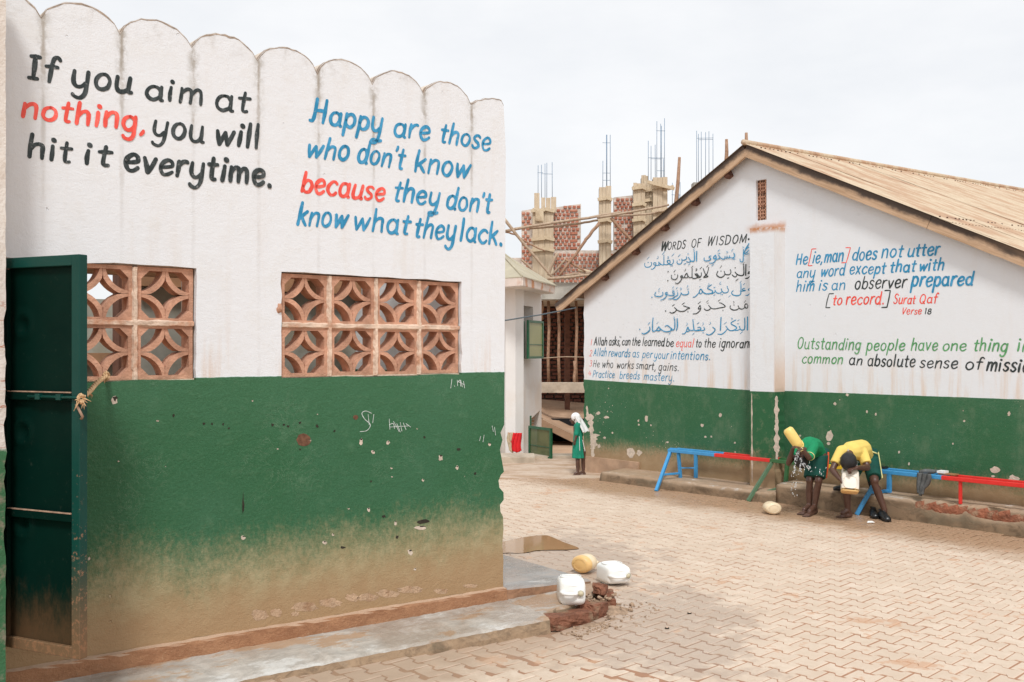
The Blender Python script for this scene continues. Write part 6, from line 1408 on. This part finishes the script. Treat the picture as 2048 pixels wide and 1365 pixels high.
sh2 = J(1159, 852, .07); chain(mb, [(sh2, .03), (J(1163, 872, .09), .022), (J(1158, 888, .05), .015)]); hand(mb, J(1158, 888, .05), V((-.3, 0, -1)), V((-1, 0, 0)), .085, .4, 1)
finish(mb, .0045, 'body', M_skin, girl, o3_, 1)
mb = MB(); sdv = (1, 0, 0)
cone_cloth(mb, [(J(1156.5, 916.5), .091, .085, (0, 0, -1), sdv), (J(1156, 895), .080, .080, (0, 0, -1), sdv), (J(1156, 872), .066, .072, (0, 0, -1), sdv), (J(1155.5, 853), .060, .072, (0, 0, -1), sdv), (J(1154.5, 845), .030, .04, (0, 0, -1), sdv)])
cap(mb, sh_, .042, el_, .034); cap(mb, sh2, .040, J(1162.5, 870, .09), .032)
vv = []
for v in mb.v:
    p = V(v); a = math.atan2(p.y - Y0, p.x - o3_.x); t = max(0, min(1, (.75 - p.z) / .5)); k_ = 1 + .07 * t * math.sin(a * 9)
    vv.append((o3_.x + (p.x - o3_.x) * k_, Y0 + (p.y - Y0) * k_, p.z))
mb.v = vv; finish(mb, .006, 'dress', M_dress, girl, o3_, 1)
mb = MB(); Wv = W3
ellip(mb, Wv(0, -.022, .030), (.086 * .72, .096 * .72, .094 * .72), MX3); ellip(mb, Wv(0, -.055, -.03), (.082 * .72, .07 * .72, .10 * .72), MX3)
vs = []; fs = []; n = 14; m = 10
A0, B0, C0, D0 = J(1150, 831, -.085), J(1157, 828, .06), J(1179, 862, .05), J(1166, 866, -.09)
for j in range(m + 1):
    for i in range(n + 1):
        s_, t_ = i / n, j / m; p = (A0.lerp(B0, s_)).lerp(D0.lerp(C0, s_), t_); p += V((0, -.012 * math.sin(s_ * 9) * t_, .018 * math.sin(t_ * 3.1) + .008 * math.sin(s_ * 11))); vs.append(p)
b = len(vs); vs += [p + V((-.010, 0, -.012)) for p in vs[:b]]
for j in range(m):
    for i in range(n): a = j * (n + 1) + i; fs += [(a, a + 1, a + n + 2, a + n + 1), (b + a + n + 1, b + a + n + 2, b + a + 1, b + a)]
for i in range(n): fs += [(i + 1, i, b + i, b + i + 1), (m*(n+1) + i, m*(n+1) + i + 1, b + m*(n+1) + i + 1, b + m*(n+1) + i)]
for j in range(m): fs += [(j*(n+1), (j+1)*(n+1), b + (j+1)*(n+1), b + j*(n+1)), ((j+1)*(n+1) + n, j*(n+1) + n, b + j*(n+1) + n, b + (j+1)*(n+1) + n)]
mb.add(vs, fs, True); finish(mb, .0045, 'head_cloth', M_veil, girl, o3_, 1)
for (u0, v0, u1, v1, dy) in ((1158.5, 873, 1159.5, 902, -.095), (1165, 880, 1170, 903, -.075)):
    mb = MB(); a, b_ = J(u0, v0, dy) - o3_, J(u1, v1, dy - .02) - o3_; mb.bar(a, b_, .018, .005, up=(1, 0, 0)); mb.build('hanging_ribbon', M_veil, girl)
# ---- splashing water
mb = MB(); g = random.Random(12); Y0 = 10.95
def drops(path, n, spread, r0, r1):
    P = catmull(path, 8)
    for i in range(n):
        p = P[int(g.random() ** .8 * (len(P) - 1))] + V((g.gauss(0, spread), g.gauss(0, spread), g.gauss(0, spread))); r = g.uniform(r0, r1)
        bm = bmesh.new(); bmesh.ops.create_icosphere(bm, subdivisions=1, radius=r)
        st = g.uniform(1, 2.2)
        for v in bm.verts: v.co = V((v.co.x, v.co.y, v.co.z * st)) + p
        bm.verts.index_update(); mb.add([v.co.copy() for v in bm.verts], [[v.index for v in f.verts] for f in bm.faces], True); bm.free()
drops([J(1603, 899, -.42), J(1595, 908, -.40), J(1591, 925, -.38), J(1588, 948, -.38)], 80, .009, .002, .006)
drops([J(1601, 918, -.38), J(1602, 932, -.38), J(1600, 944, -.38)], 40, .007, .002, .006)
drops([J(1606, 930, -.38), J(1612, 933, -.38), J(1622, 940, -.36)], 26, .016, .003, .007)
drops([J(1620, 925, -.36), J(1640, 945, -.3), J(1648, 943, -.3)], 10, .03, .003, .006)
drops([J(1590, 945, -.38), J(1588, 965, -.38), J(1586, 990, -.38)], 40, .02, .002, .005)
tag(mb.build('falling_water', M_drop), 'white splashes of water falling from the head of the child in green', kind='stuff')
mb = MB(); Y0 = 10.7
drops([J(1696, 901, -.42), J(1697, 912, -.44)], 22, .004, .002, .004); drops([J(1711, 920, -.36), J(1714, 930, -.36), J(1712, 938, -.38)], 30, .006, .002, .005)
tag(mb.build('trickling_water', M_drop), 'water trickling over the head of the child in yellow', kind='stuff')
# ------------------------------------------------------------------ white house at the back
house2 = empty('white_house', Matrix.Translation((.06, 17.0, 0))); tag(house2, 'off-white house corner with beige hipped roof and open green casements, behind the near wall', 'building')
O2 = V((.06, 17.0, 0)); zt2 = 2.96
def quadwall(A_, B_, name, holes, th=.18):
    d = (B_ - A_); L_ = d.length; d.normalize(); Mw = Matrix.Translation(A_ - O2) @ Matrix.Rotation(math.atan2(d.y, d.x), 4, 'Z')
    MB().plate([(0, -.1), (L_, -.1), (L_, zt2), (0, zt2)], holes, 0, th).build(name, M_hwall, house2, Mw); return Mw, L_
cA, cB, cL = V((.0595, 17.0, 0)), V((.549, 18.6, 0)), V((-.9, 18.2, 0))
LB_ = (cB - cA).length
Mw, _ = quadwall(cA, cB, 'front_wall', [[(.30 * LB_, 1.64), (.655 * LB_, 1.64), (.655 * LB_, 2.575), (.30 * LB_, 2.575)], [(.54 * LB_, .06), (.93 * LB_, .06), (.93 * LB_, .68), (.54 * LB_, .55)]])
quadwall(cL, cA - V((.002, -.001, 0)), 'side_wall', [])
MB().box(.05, LB_ - .02, .5, .6, 0, 2.8).build('inner_wall', M_inner, house2, Mw)
def casement(P0, P1, z0, z1, mat, lab, ledge=True):
    d = (P1 - P0); L_ = d.length; Mc_ = Matrix.Translation(V((P0.x, P0.y, z0)) - O2) @ Matrix.Rotation(math.atan2(d.y, d.x), 4, 'Z'); h = z1 - z0; w = .04
    fr_ = MB().plate([(0, 0), (L_, 0), (L_, h), (0, h)], [[(w, w), (L_ - w, w), (L_ - w, h - w), (w, h - w)]], -.02, .02).build('window_casement', M_gframe, house2, Mc_)
    MB().box(w - .002, L_ - w + .002, -.004, .004, w - .002, h - w + .002).build('pane', mat, fr_)
    MB().box(w, L_ - w, -.012, -.005, h * .36, h * .36 + .012).build('glazing_bar', M_gframe, fr_); return fr_
casement(pt(1055.5, 0, 17.2) * V((1, 1, 0)), pt(1085.5, 0, 17.9) * V((1, 1, 0)), 1.645, 2.31, M_pane, '')
casement(pt(1058.5, 0, 17.0) * V((1, 1, 0)), pt(1103, 0, 16.4) * V((1, 1, 0)), .0, .51, M_pane2, '')
MB().box(.54 * LB_ - .02, .56 * LB_, -.02, .02, .0, .62).build('window_post', M_gframe, house2, Mw)
for i in range(5): MB().box(.58 * LB_, .80 * LB_, .05, .09, .30 + i * .06, .335 + i * .06).build('louvre_blade', M_beam, house2, Mw)
MB().box(.30 * LB_, .33 * LB_, -.01, .06, 1.645, 2.3).build('window_post', M_gframe, house2, Mw)
E0, E1, E2, RR_ = V((-.95, 17.35, 2.84)), V((.162, 16.2, 2.84)), V((.773, 18.4, 2.84)), V((-.28, 18.5, 3.66))
def tri3(name, pts, mat, th=.02):
    mb = MB(); n = len(pts); vs = [p - O2 for p in pts] + [p - O2 - V((0, 0, th)) for p in pts]
    mb.add(vs, [tuple(range(n)), tuple(range(2*n-1, n-1, -1))] + [(i, n+i, n+(i+1) % n, (i+1) % n) for i in range(n)]); return mb.build(name, mat, house2, fix=True)
up_ = V((0, 0, .145))
tri3('roof_sheet', [E0 + up_, E1 + up_ + V((.01, -.04, 0)), RR_], M_hroof, .015); tri3('roof_sheet', [E1 + up_ + V((.02, -.03, .001)), E2 + up_ + V((.05, .0, 0)), RR_ + V((.01, .01, .0))], M_hroof, .015)
for a, b in ((E0, E1), (E1, E2)):
    mb = MB(); d = (b - a).normalized(); mb.bar(a - O2 + V((0, 0, .065)), b - O2 + V((0, 0, .065)), .03, .13); mb.build('eave_fascia', M_hfascia, house2)
tri3('soffit', [E0, E1, E2, V((.0, 19.0, 2.84)), V((-.95, 18.6, 2.84))], M_hwall, .01)
for a, b in (((E0 + E1) / 2, RR_), (E1, RR_), ((E1 + E2) / 2, RR_)):
    mb = MB(); mb.tube([a - O2 + up_ + V((0, 0, .012)), b - O2 + V((0, 0, .02))], .018, 6); mb.build('roof_rib', M_hroof, house2)
MB().box(-1.2, .30, -1.2, -.55, 0, .10).build('doorstep', M_concb, house2); MB().box(-.9, 1.0, -.54, -.1, -.02, .05).build('plinth', M_concb, house2)
cl = place('hung_clothes', Matrix.Translation(pt(1030, 885, 16.7)), 'bright red cloth and red spotted cream cloth hanging beside the white house', 'cloth')
mb = MB(); folds(mb, .13, .33, .03, 2, top=.16, taper=1.35); c_ = mb.build('red_cloth', M_redcl, cl, Matrix.Translation((.035, 0, 0))); c_.modifiers.new('s', 'SOLIDIFY').thickness = .02
mb = MB(); folds(mb, .09, .34, .02, 4, top=.165, taper=1.1); c_ = mb.build('spotted_cloth', M_patcl, cl, Matrix.Translation((-.06, .03, 0))); c_.modifiers.new('s', 'SOLIDIFY').thickness = .02
cab = empty('overhead_cable'); a, b = pt(1000, 643, 13.5), pt(1152, 616, 14.6); cab.location = a; tag(cab, 'thin dark cable sloping up from the near wall to the gable eave', 'cable')
mb = MB(); mb.tube([V((0, 0, 0)), (b - a) * .5 + V((0, 0, -.01)), b - a], .010, 6); mb.build('cable_run', M_cable, cab)

# ------------------------------------------------------------------ unfinished building
YB = 22.0; UB = empty('unfinished_building', Matrix.Translation((1.2, YB, 0))); tag(UB, 'unfinished brick and concrete building with boarded columns and bare rebar behind the gable', 'building'); OB = V((1.2, YB, 0))
def boxuv(u0, u1, v0, v1, Y, d, name, mat, parent=UB, bev=0, org=OB):
    a, b = pt(u0, v1, Y), pt(u1, v0, Y); mb = MB(); mb.box(a.x - org.x, b.x - org.x, Y - org.y, Y + d - org.y, a.z, b.z, bev=bev); return mb.build(name, mat, parent)
boxuv(1050, 1345, 566, 599, 21.4, 5.5, 'floor_slab', M_conc); boxuv(1050, 1345, 599, 601, 21.45, .3, 'slab_soffit_edge', M_conc)
boxuv(1040, 1182, 766, 786, 21.3, .35, 'tie_beam', M_concb)
# dark ground floor
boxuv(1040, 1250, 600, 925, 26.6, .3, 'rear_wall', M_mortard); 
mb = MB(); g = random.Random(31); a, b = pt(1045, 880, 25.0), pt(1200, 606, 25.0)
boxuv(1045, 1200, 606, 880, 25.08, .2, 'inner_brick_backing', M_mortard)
z = a.z; r_ = 0
while z < b.z:
    x = a.x + (.11 if r_ % 2 else 0)
    while x < b.x:
        w_ = g.uniform(.16, .20)
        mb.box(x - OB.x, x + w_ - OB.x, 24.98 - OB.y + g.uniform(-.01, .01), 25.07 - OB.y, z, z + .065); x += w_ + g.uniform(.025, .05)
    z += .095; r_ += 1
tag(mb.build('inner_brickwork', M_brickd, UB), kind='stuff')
boxuv(1130, 1140, 590, 845, 23.6, .2, 'inner_column', M_darkwood)
for u0, u1, v0, v1, Y_ in ((1096.5, 1097.5, 597, 766, 21.9), (1116, 1119, 600, 768, 22.0), (1152, 1153, 600, 766, 21.9), (1149, 1149.5, 722, 768, 21.6), (1083.5, 1084, 603, 640, 21.8), (1114, 1114, 598, 610, 21.6)):
    mb = MB(); A_, B_ = pt(u0, v0, Y_) - OB, pt(u1, v1, Y_) - OB; mb.tube([A_, A_.lerp(B_, .35) + V((.015, 0, 0)), A_.lerp(B_, .7) + V((-.012, 0, 0)), B_], .032, 8); mb.build('wooden_prop', M_poledark, UB)
mb = MB(); mb.tube([pt(1083, 717, 21.7) - OB, pt(1130, 714, 21.7) - OB, pt(1172, 715, 21.7) - OB], .012, 6); mb.build('tie_rail', M_pole, UB)
# ramp over the black opening
ra = [pt(1070, 832, 20.4), pt(1150, 872, 20.4), pt(1240, 905, 20.4), pt(1240, 812, 24.9), pt(1070, 798, 24.9)]
mb = MB(); vs = [p - OB for p in ra] + [p - OB - V((0, 0, .16)) for p in ra]; mb.add(vs, [(0, 1, 2, 3, 4), (9, 8, 7, 6, 5)] + [(i, 5 + i, 5 + (i+1) % 5, (i+1) % 5) for i in range(5)]); mb.build('sandy_ramp', M_sandr, UB, fix=True)
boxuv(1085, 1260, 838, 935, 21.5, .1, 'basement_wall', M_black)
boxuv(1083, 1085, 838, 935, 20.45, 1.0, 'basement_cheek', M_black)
# upper storey walls
bmbx = MB(); bmbx.box(-.5, .5, -.5, .5, -.5, .5, bev=.09); bm0 = bmbx.mesh('brick', M_brick)
def brickwall(u0, u1, v0a, v0b, v1, Y, seed, stretchers=True):
    """v0a/v0b: top at the left and the right end"""
    g = random.Random(seed); A_, B_ = pt(u0, v1, Y), pt(u1, v1, Y); za, zb_ = pt(u0, v0a, Y).z, pt(u1, v0b, Y).z
    mb = MB(); n = 20; vs = []
    w = mb.plate([(A_.x - OB.x, A_.z), (B_.x - OB.x, A_.z), (B_.x - OB.x, zb_ - .01), (A_.x - OB.x, za - .01)], [], Y + .022 - OB.y, Y + .2 - OB.y).build('brick_wall', M_mortar, UB)
    z = A_.z + .04; r_ = 0
    while z < max(za, zb_) - .03:
        x = A_.x + .045 + (.045 if r_ % 2 else 0)
        while x < B_.x - .03:
            zt_ = za + (zb_ - za) * (x - A_.x) / (B_.x - A_.x)
            long_ = x > B_.x - .24 and stretchers
            wd = .17 if long_ and r_ % 2 == 0 else g.uniform(.062, .078)
            if long_ and r_ % 2 == 0: x = min(x + .05, B_.x - .10)
            if z + .03 < zt_ and g.random() > .03:
                o = link('brick', bm0, w); o.location = (x - OB.x, Y + .02 - OB.y + g.uniform(-.012, .012), z + g.uniform(-.005, .005)); o.scale = (wd, .06, g.uniform(.050, .060)); o.rotation_euler = (0, g.uniform(-.08, .08), 0)
            x += wd + g.uniform(.020, .034)
        z += .0835; r_ += 1
    return w
brickwall(1043, 1067, 421, 417, 566, 22.35, 1, False); brickwall(1104, 1162, 415, 407, 500, 22.35, 2); brickwall(1104, 1262, 500, 500, 566, 22.30, 3, False); brickwall(1228, 1272, 394, 389, 500, 22.35, 4, False)
boxuv(1020, 1050, 516, 566, 22.6, .2, 'brick_wall', M_mortar)
# boarded columns
def column(u0, um, u1, vt, vb, Y, yokes, seed, tops=()):
    g = random.Random(seed); c_ = boxuv(u0 + .6, u1 - .6, vt + 3, vb, Y + .03, .22, 'boarded_column', M_conc)
    n = 2
    for k_ in range(n):
        a = u0 + (um - u0) * k_ / n; b = u0 + (um - u0) * (k_ + 1) / n; boxuv(a, b - .35, vt + g.uniform(-2, 2), vb, Y - .002 * k_, .03, 'plank', M_formply, c_)
    boxuv(um, u1, vt + g.uniform(-1, 2), vb, Y + .022, .03, 'plank', M_formply, c_)
    for v in yokes:
        mb = MB(); mb.bar(pt(u0 - 3, v + 1.5, Y - .04) - OB, pt(um + 1, v - 1, Y - .04) - OB, .05, .07); mb.build('yoke_batten', M_plank, c_)
        mb = MB(); mb.bar(pt(um - 1, v - 3, Y - .03) - OB, pt(u1 + 2, v + 2, Y - .0) - OB, .04, .07); mb.build('yoke_batten', M_plank, c_)
    for (a, b, v0, v1) in tops: boxuv(a, b, v0, v1, Y + .04, .03, 'plank', M_formply, c_)
column(1065, 1089, 1107, 418, 566, 22.1, (421, 478, 500), 1, ((1068.5, 1079, 386.5, 425), (1082.5, 1090.5, 395.5, 425), (1092, 1101, 396, 425), (1102, 1112.5, 394.5, 425)))
column(1198.5, 1211.5, 1222.5, 373, 566, 22.0, (398, 441, 483), 2)
column(1267, 1282, 1290, 367, 560, 22.0, (376, 409, 440), 3)
column(1283, 1292, 1297, 352, 560, 22.15, (), 4); column(1288, 1299, 1307, 362, 560, 22.1, (381, 401, 455), 5)
column(1306, 1325, 1335, 354, 560, 21.95, (374, 422), 6)
mb = MB(); mb.bar(pt(1295, 364, 21.85) - OB, pt(1349, 378, 21.8) - OB, .04, .07); mb.build('yoke_batten', M_plank, UB)
mb = MB(); mb.bar(pt(1335, 378, 21.85) - OB, pt(1347.5, 374, 21.8) - OB, .05, .08); mb.build('yoke_batten', M_plank, UB)
boxuv(1387, 1420, 365, 420, 23, .3, 'column_stub', M_conc)
lump_ = rock('dried_mortar_lump', (0, 0, 0), 1, M_plank, 3, None, 14, UB, (.09, .03, .13)); lump_.location = pt(1079, 432, 22.0) - OB
# rebar cages
def rebar(bars, ties, vb, Y, seed):
    g = random.Random(seed)
    for u, vt in bars:
        mb = MB(); dy = g.uniform(0, .25); mb.tube([pt(u + g.uniform(-.3, .3), vt, Y + dy) - OB, pt(u, vb + 4, Y + dy) - OB], .0068, 5); mb.build('rebar', M_rebar, UB)
    us = [b[0] for b in bars]
    for v, ua, ub in ties:
        mb = MB(); mb.tube([pt(ua, v, Y) - OB, pt(ub, v + g.uniform(-1, 1), Y + .02) - OB], .005, 5); mb.build('rebar_tie', M_rebar, UB)
rebar([(1076, 331), (1083, 330), (1090, 328), (1093.5, 326), (1104.5, 325)], [(348, 1083, 1105), (346, 1075, 1086)], 396, 22.15, 1)
rebar([(1205.5, 322), (1213, 270), (1213.8, 270), (1220.5, 270)], [(286, 1205, 1221), (346.5, 1205, 1221), (361, 1205, 1221)], 374, 22.1, 2)
rebar([(1296.5, 282), (1302, 292), (1310.5, 290), (1313.5, 243), (1321.5, 248), (1322.8, 252), (1329, 237), (1327, 318)], [(262, 1313, 1330), (316, 1296, 1328), (342, 1313, 1329), (318, 1301, 1322)], 356, 22.05, 3)
rebar([(1393.5, 262), (1397, 268), (1402.5, 264), (1411, 265), (1418, 263), (1426, 268)], [(277, 1393, 1426), (280, 1397, 1426)], 368, 23.1, 4)
rebar([(1344.5, 366), (1356.5, 372), (1360, 365), (1358, 388)], [(390, 1343, 1361)], 410, 23.0, 5)
# posts standing behind the gable roof and the pole scaffold
SCA = empty('pole_scaffold', Matrix.Translation((.8, 21.4, 0))); tag(SCA, 'rough scaffold of bark-stripped wooden poles lashed across the unfinished building', 'scaffold'); OS = V((.8, 21.4, 0))
def pole(P, r=.03, mat=M_pole, Y=21.5, name='pole'):
    g = random.Random(int(P[0][0] * 3 + P[0][1])); pts = [pt(u, v, Y + (dy or 0)) - OS for u, v, dy in [(*p, 0) if len(p) == 2 else p for p in P]]
    q = []
    for a, b in zip(pts, pts[1:]):
        for k_ in range(4): q.append(a.lerp(b, k_ / 4) + V((g.uniform(-.008, .008), 0, g.uniform(-.008, .008))))
    q.append(pts[-1]); mb = MB(); mb.tube(q, [r * (1 - .25 * i / len(q)) for i in range(len(q))], 8); mb.build(name, mat, SCA)
pole([(1000, 465), (1060, 453), (1176, 436), (1243, 424)], .034); pole([(1058, 457.5), (1120, 452), (1160, 447), (1196, 441)], .030, Y=21.6); pole([(1194, 436, 0), (1260, 425, 0), (1338, 410, 0)], .030, Y=21.45); pole([(1204, 434), (1260, 431), (1300, 428), (1330, 421)], .026, Y=21.7)
pole([(1008, 438), (1040, 478), (1075, 520), (1106, 557)], .034, Y=21.3); pole([(1006, 462), (1030, 470), (1062, 490), (1091, 503)], .020, M_poledark, 21.65)
pole([(1199, 446), (1172, 479), (1170, 484), (1145, 518), (1118, 553)], .036, M_poledark, 21.35); pole([(1222, 436), (1240, 457), (1266, 484)], .036, M_poledark, 21.5)
pole([(1095, 558), (1140, 554), (1190, 549)], .036, Y=21.3); pole([(1128, 551), (1170, 547), (1195, 544)], .034, Y=21.45); pole([(1114.5, 507), (1105, 528), (1096, 551)], .034, Y=21.5); pole([(1131, 520), (1150, 531), (1171, 544)], .026, M_poledark, 21.4)
pole([(1112, 521), (1122, 540)], .02, M_poledark, 21.6); pole([(1132, 519), (1118, 534), (1103, 552)], .026, Y=21.55); pole([(1043, 520), (1055, 530), (1072, 548)], .026, Y=21.8); pole([(1156, 540), (1182, 545)], .04, M_plank, 21.6)
for u0, u1, v0, v1, lb, Y_ in ((1359, 1351, 315, 415, 'leaning brown wooden post rising behind the left slope of the gable', 20.9), (1453, 1452, 279, 330, 'short upright wooden post rising behind the gable, left of the apex', 20.9), (1492.5, 1491.5, 266, 310, 'thin post tip rising directly behind the gable apex', 20.9)):
    a, b = pt(u1, v1, Y_), pt(u0, v0, Y_); zb_ = 0; d = a - b; e = a + d.normalized() * 3.2 * 1.0; e = b + (a - b) * ((b.z - 0) / (b.z - a.z)); e = V((b.x + (a.x - b.x) * 1.6, Y_, 0))
    o = empty('wooden_post'); o.location = e; tag(o, lb, 'post'); mb = MB(); mb.tube([V((0, 0, 0)), a - e, (a - e).lerp(b - e, .5) + V((.01, 0, 0)), b - e], [.05, .042, .038, .03], 8); mb.build('stem', M_poledark, o)
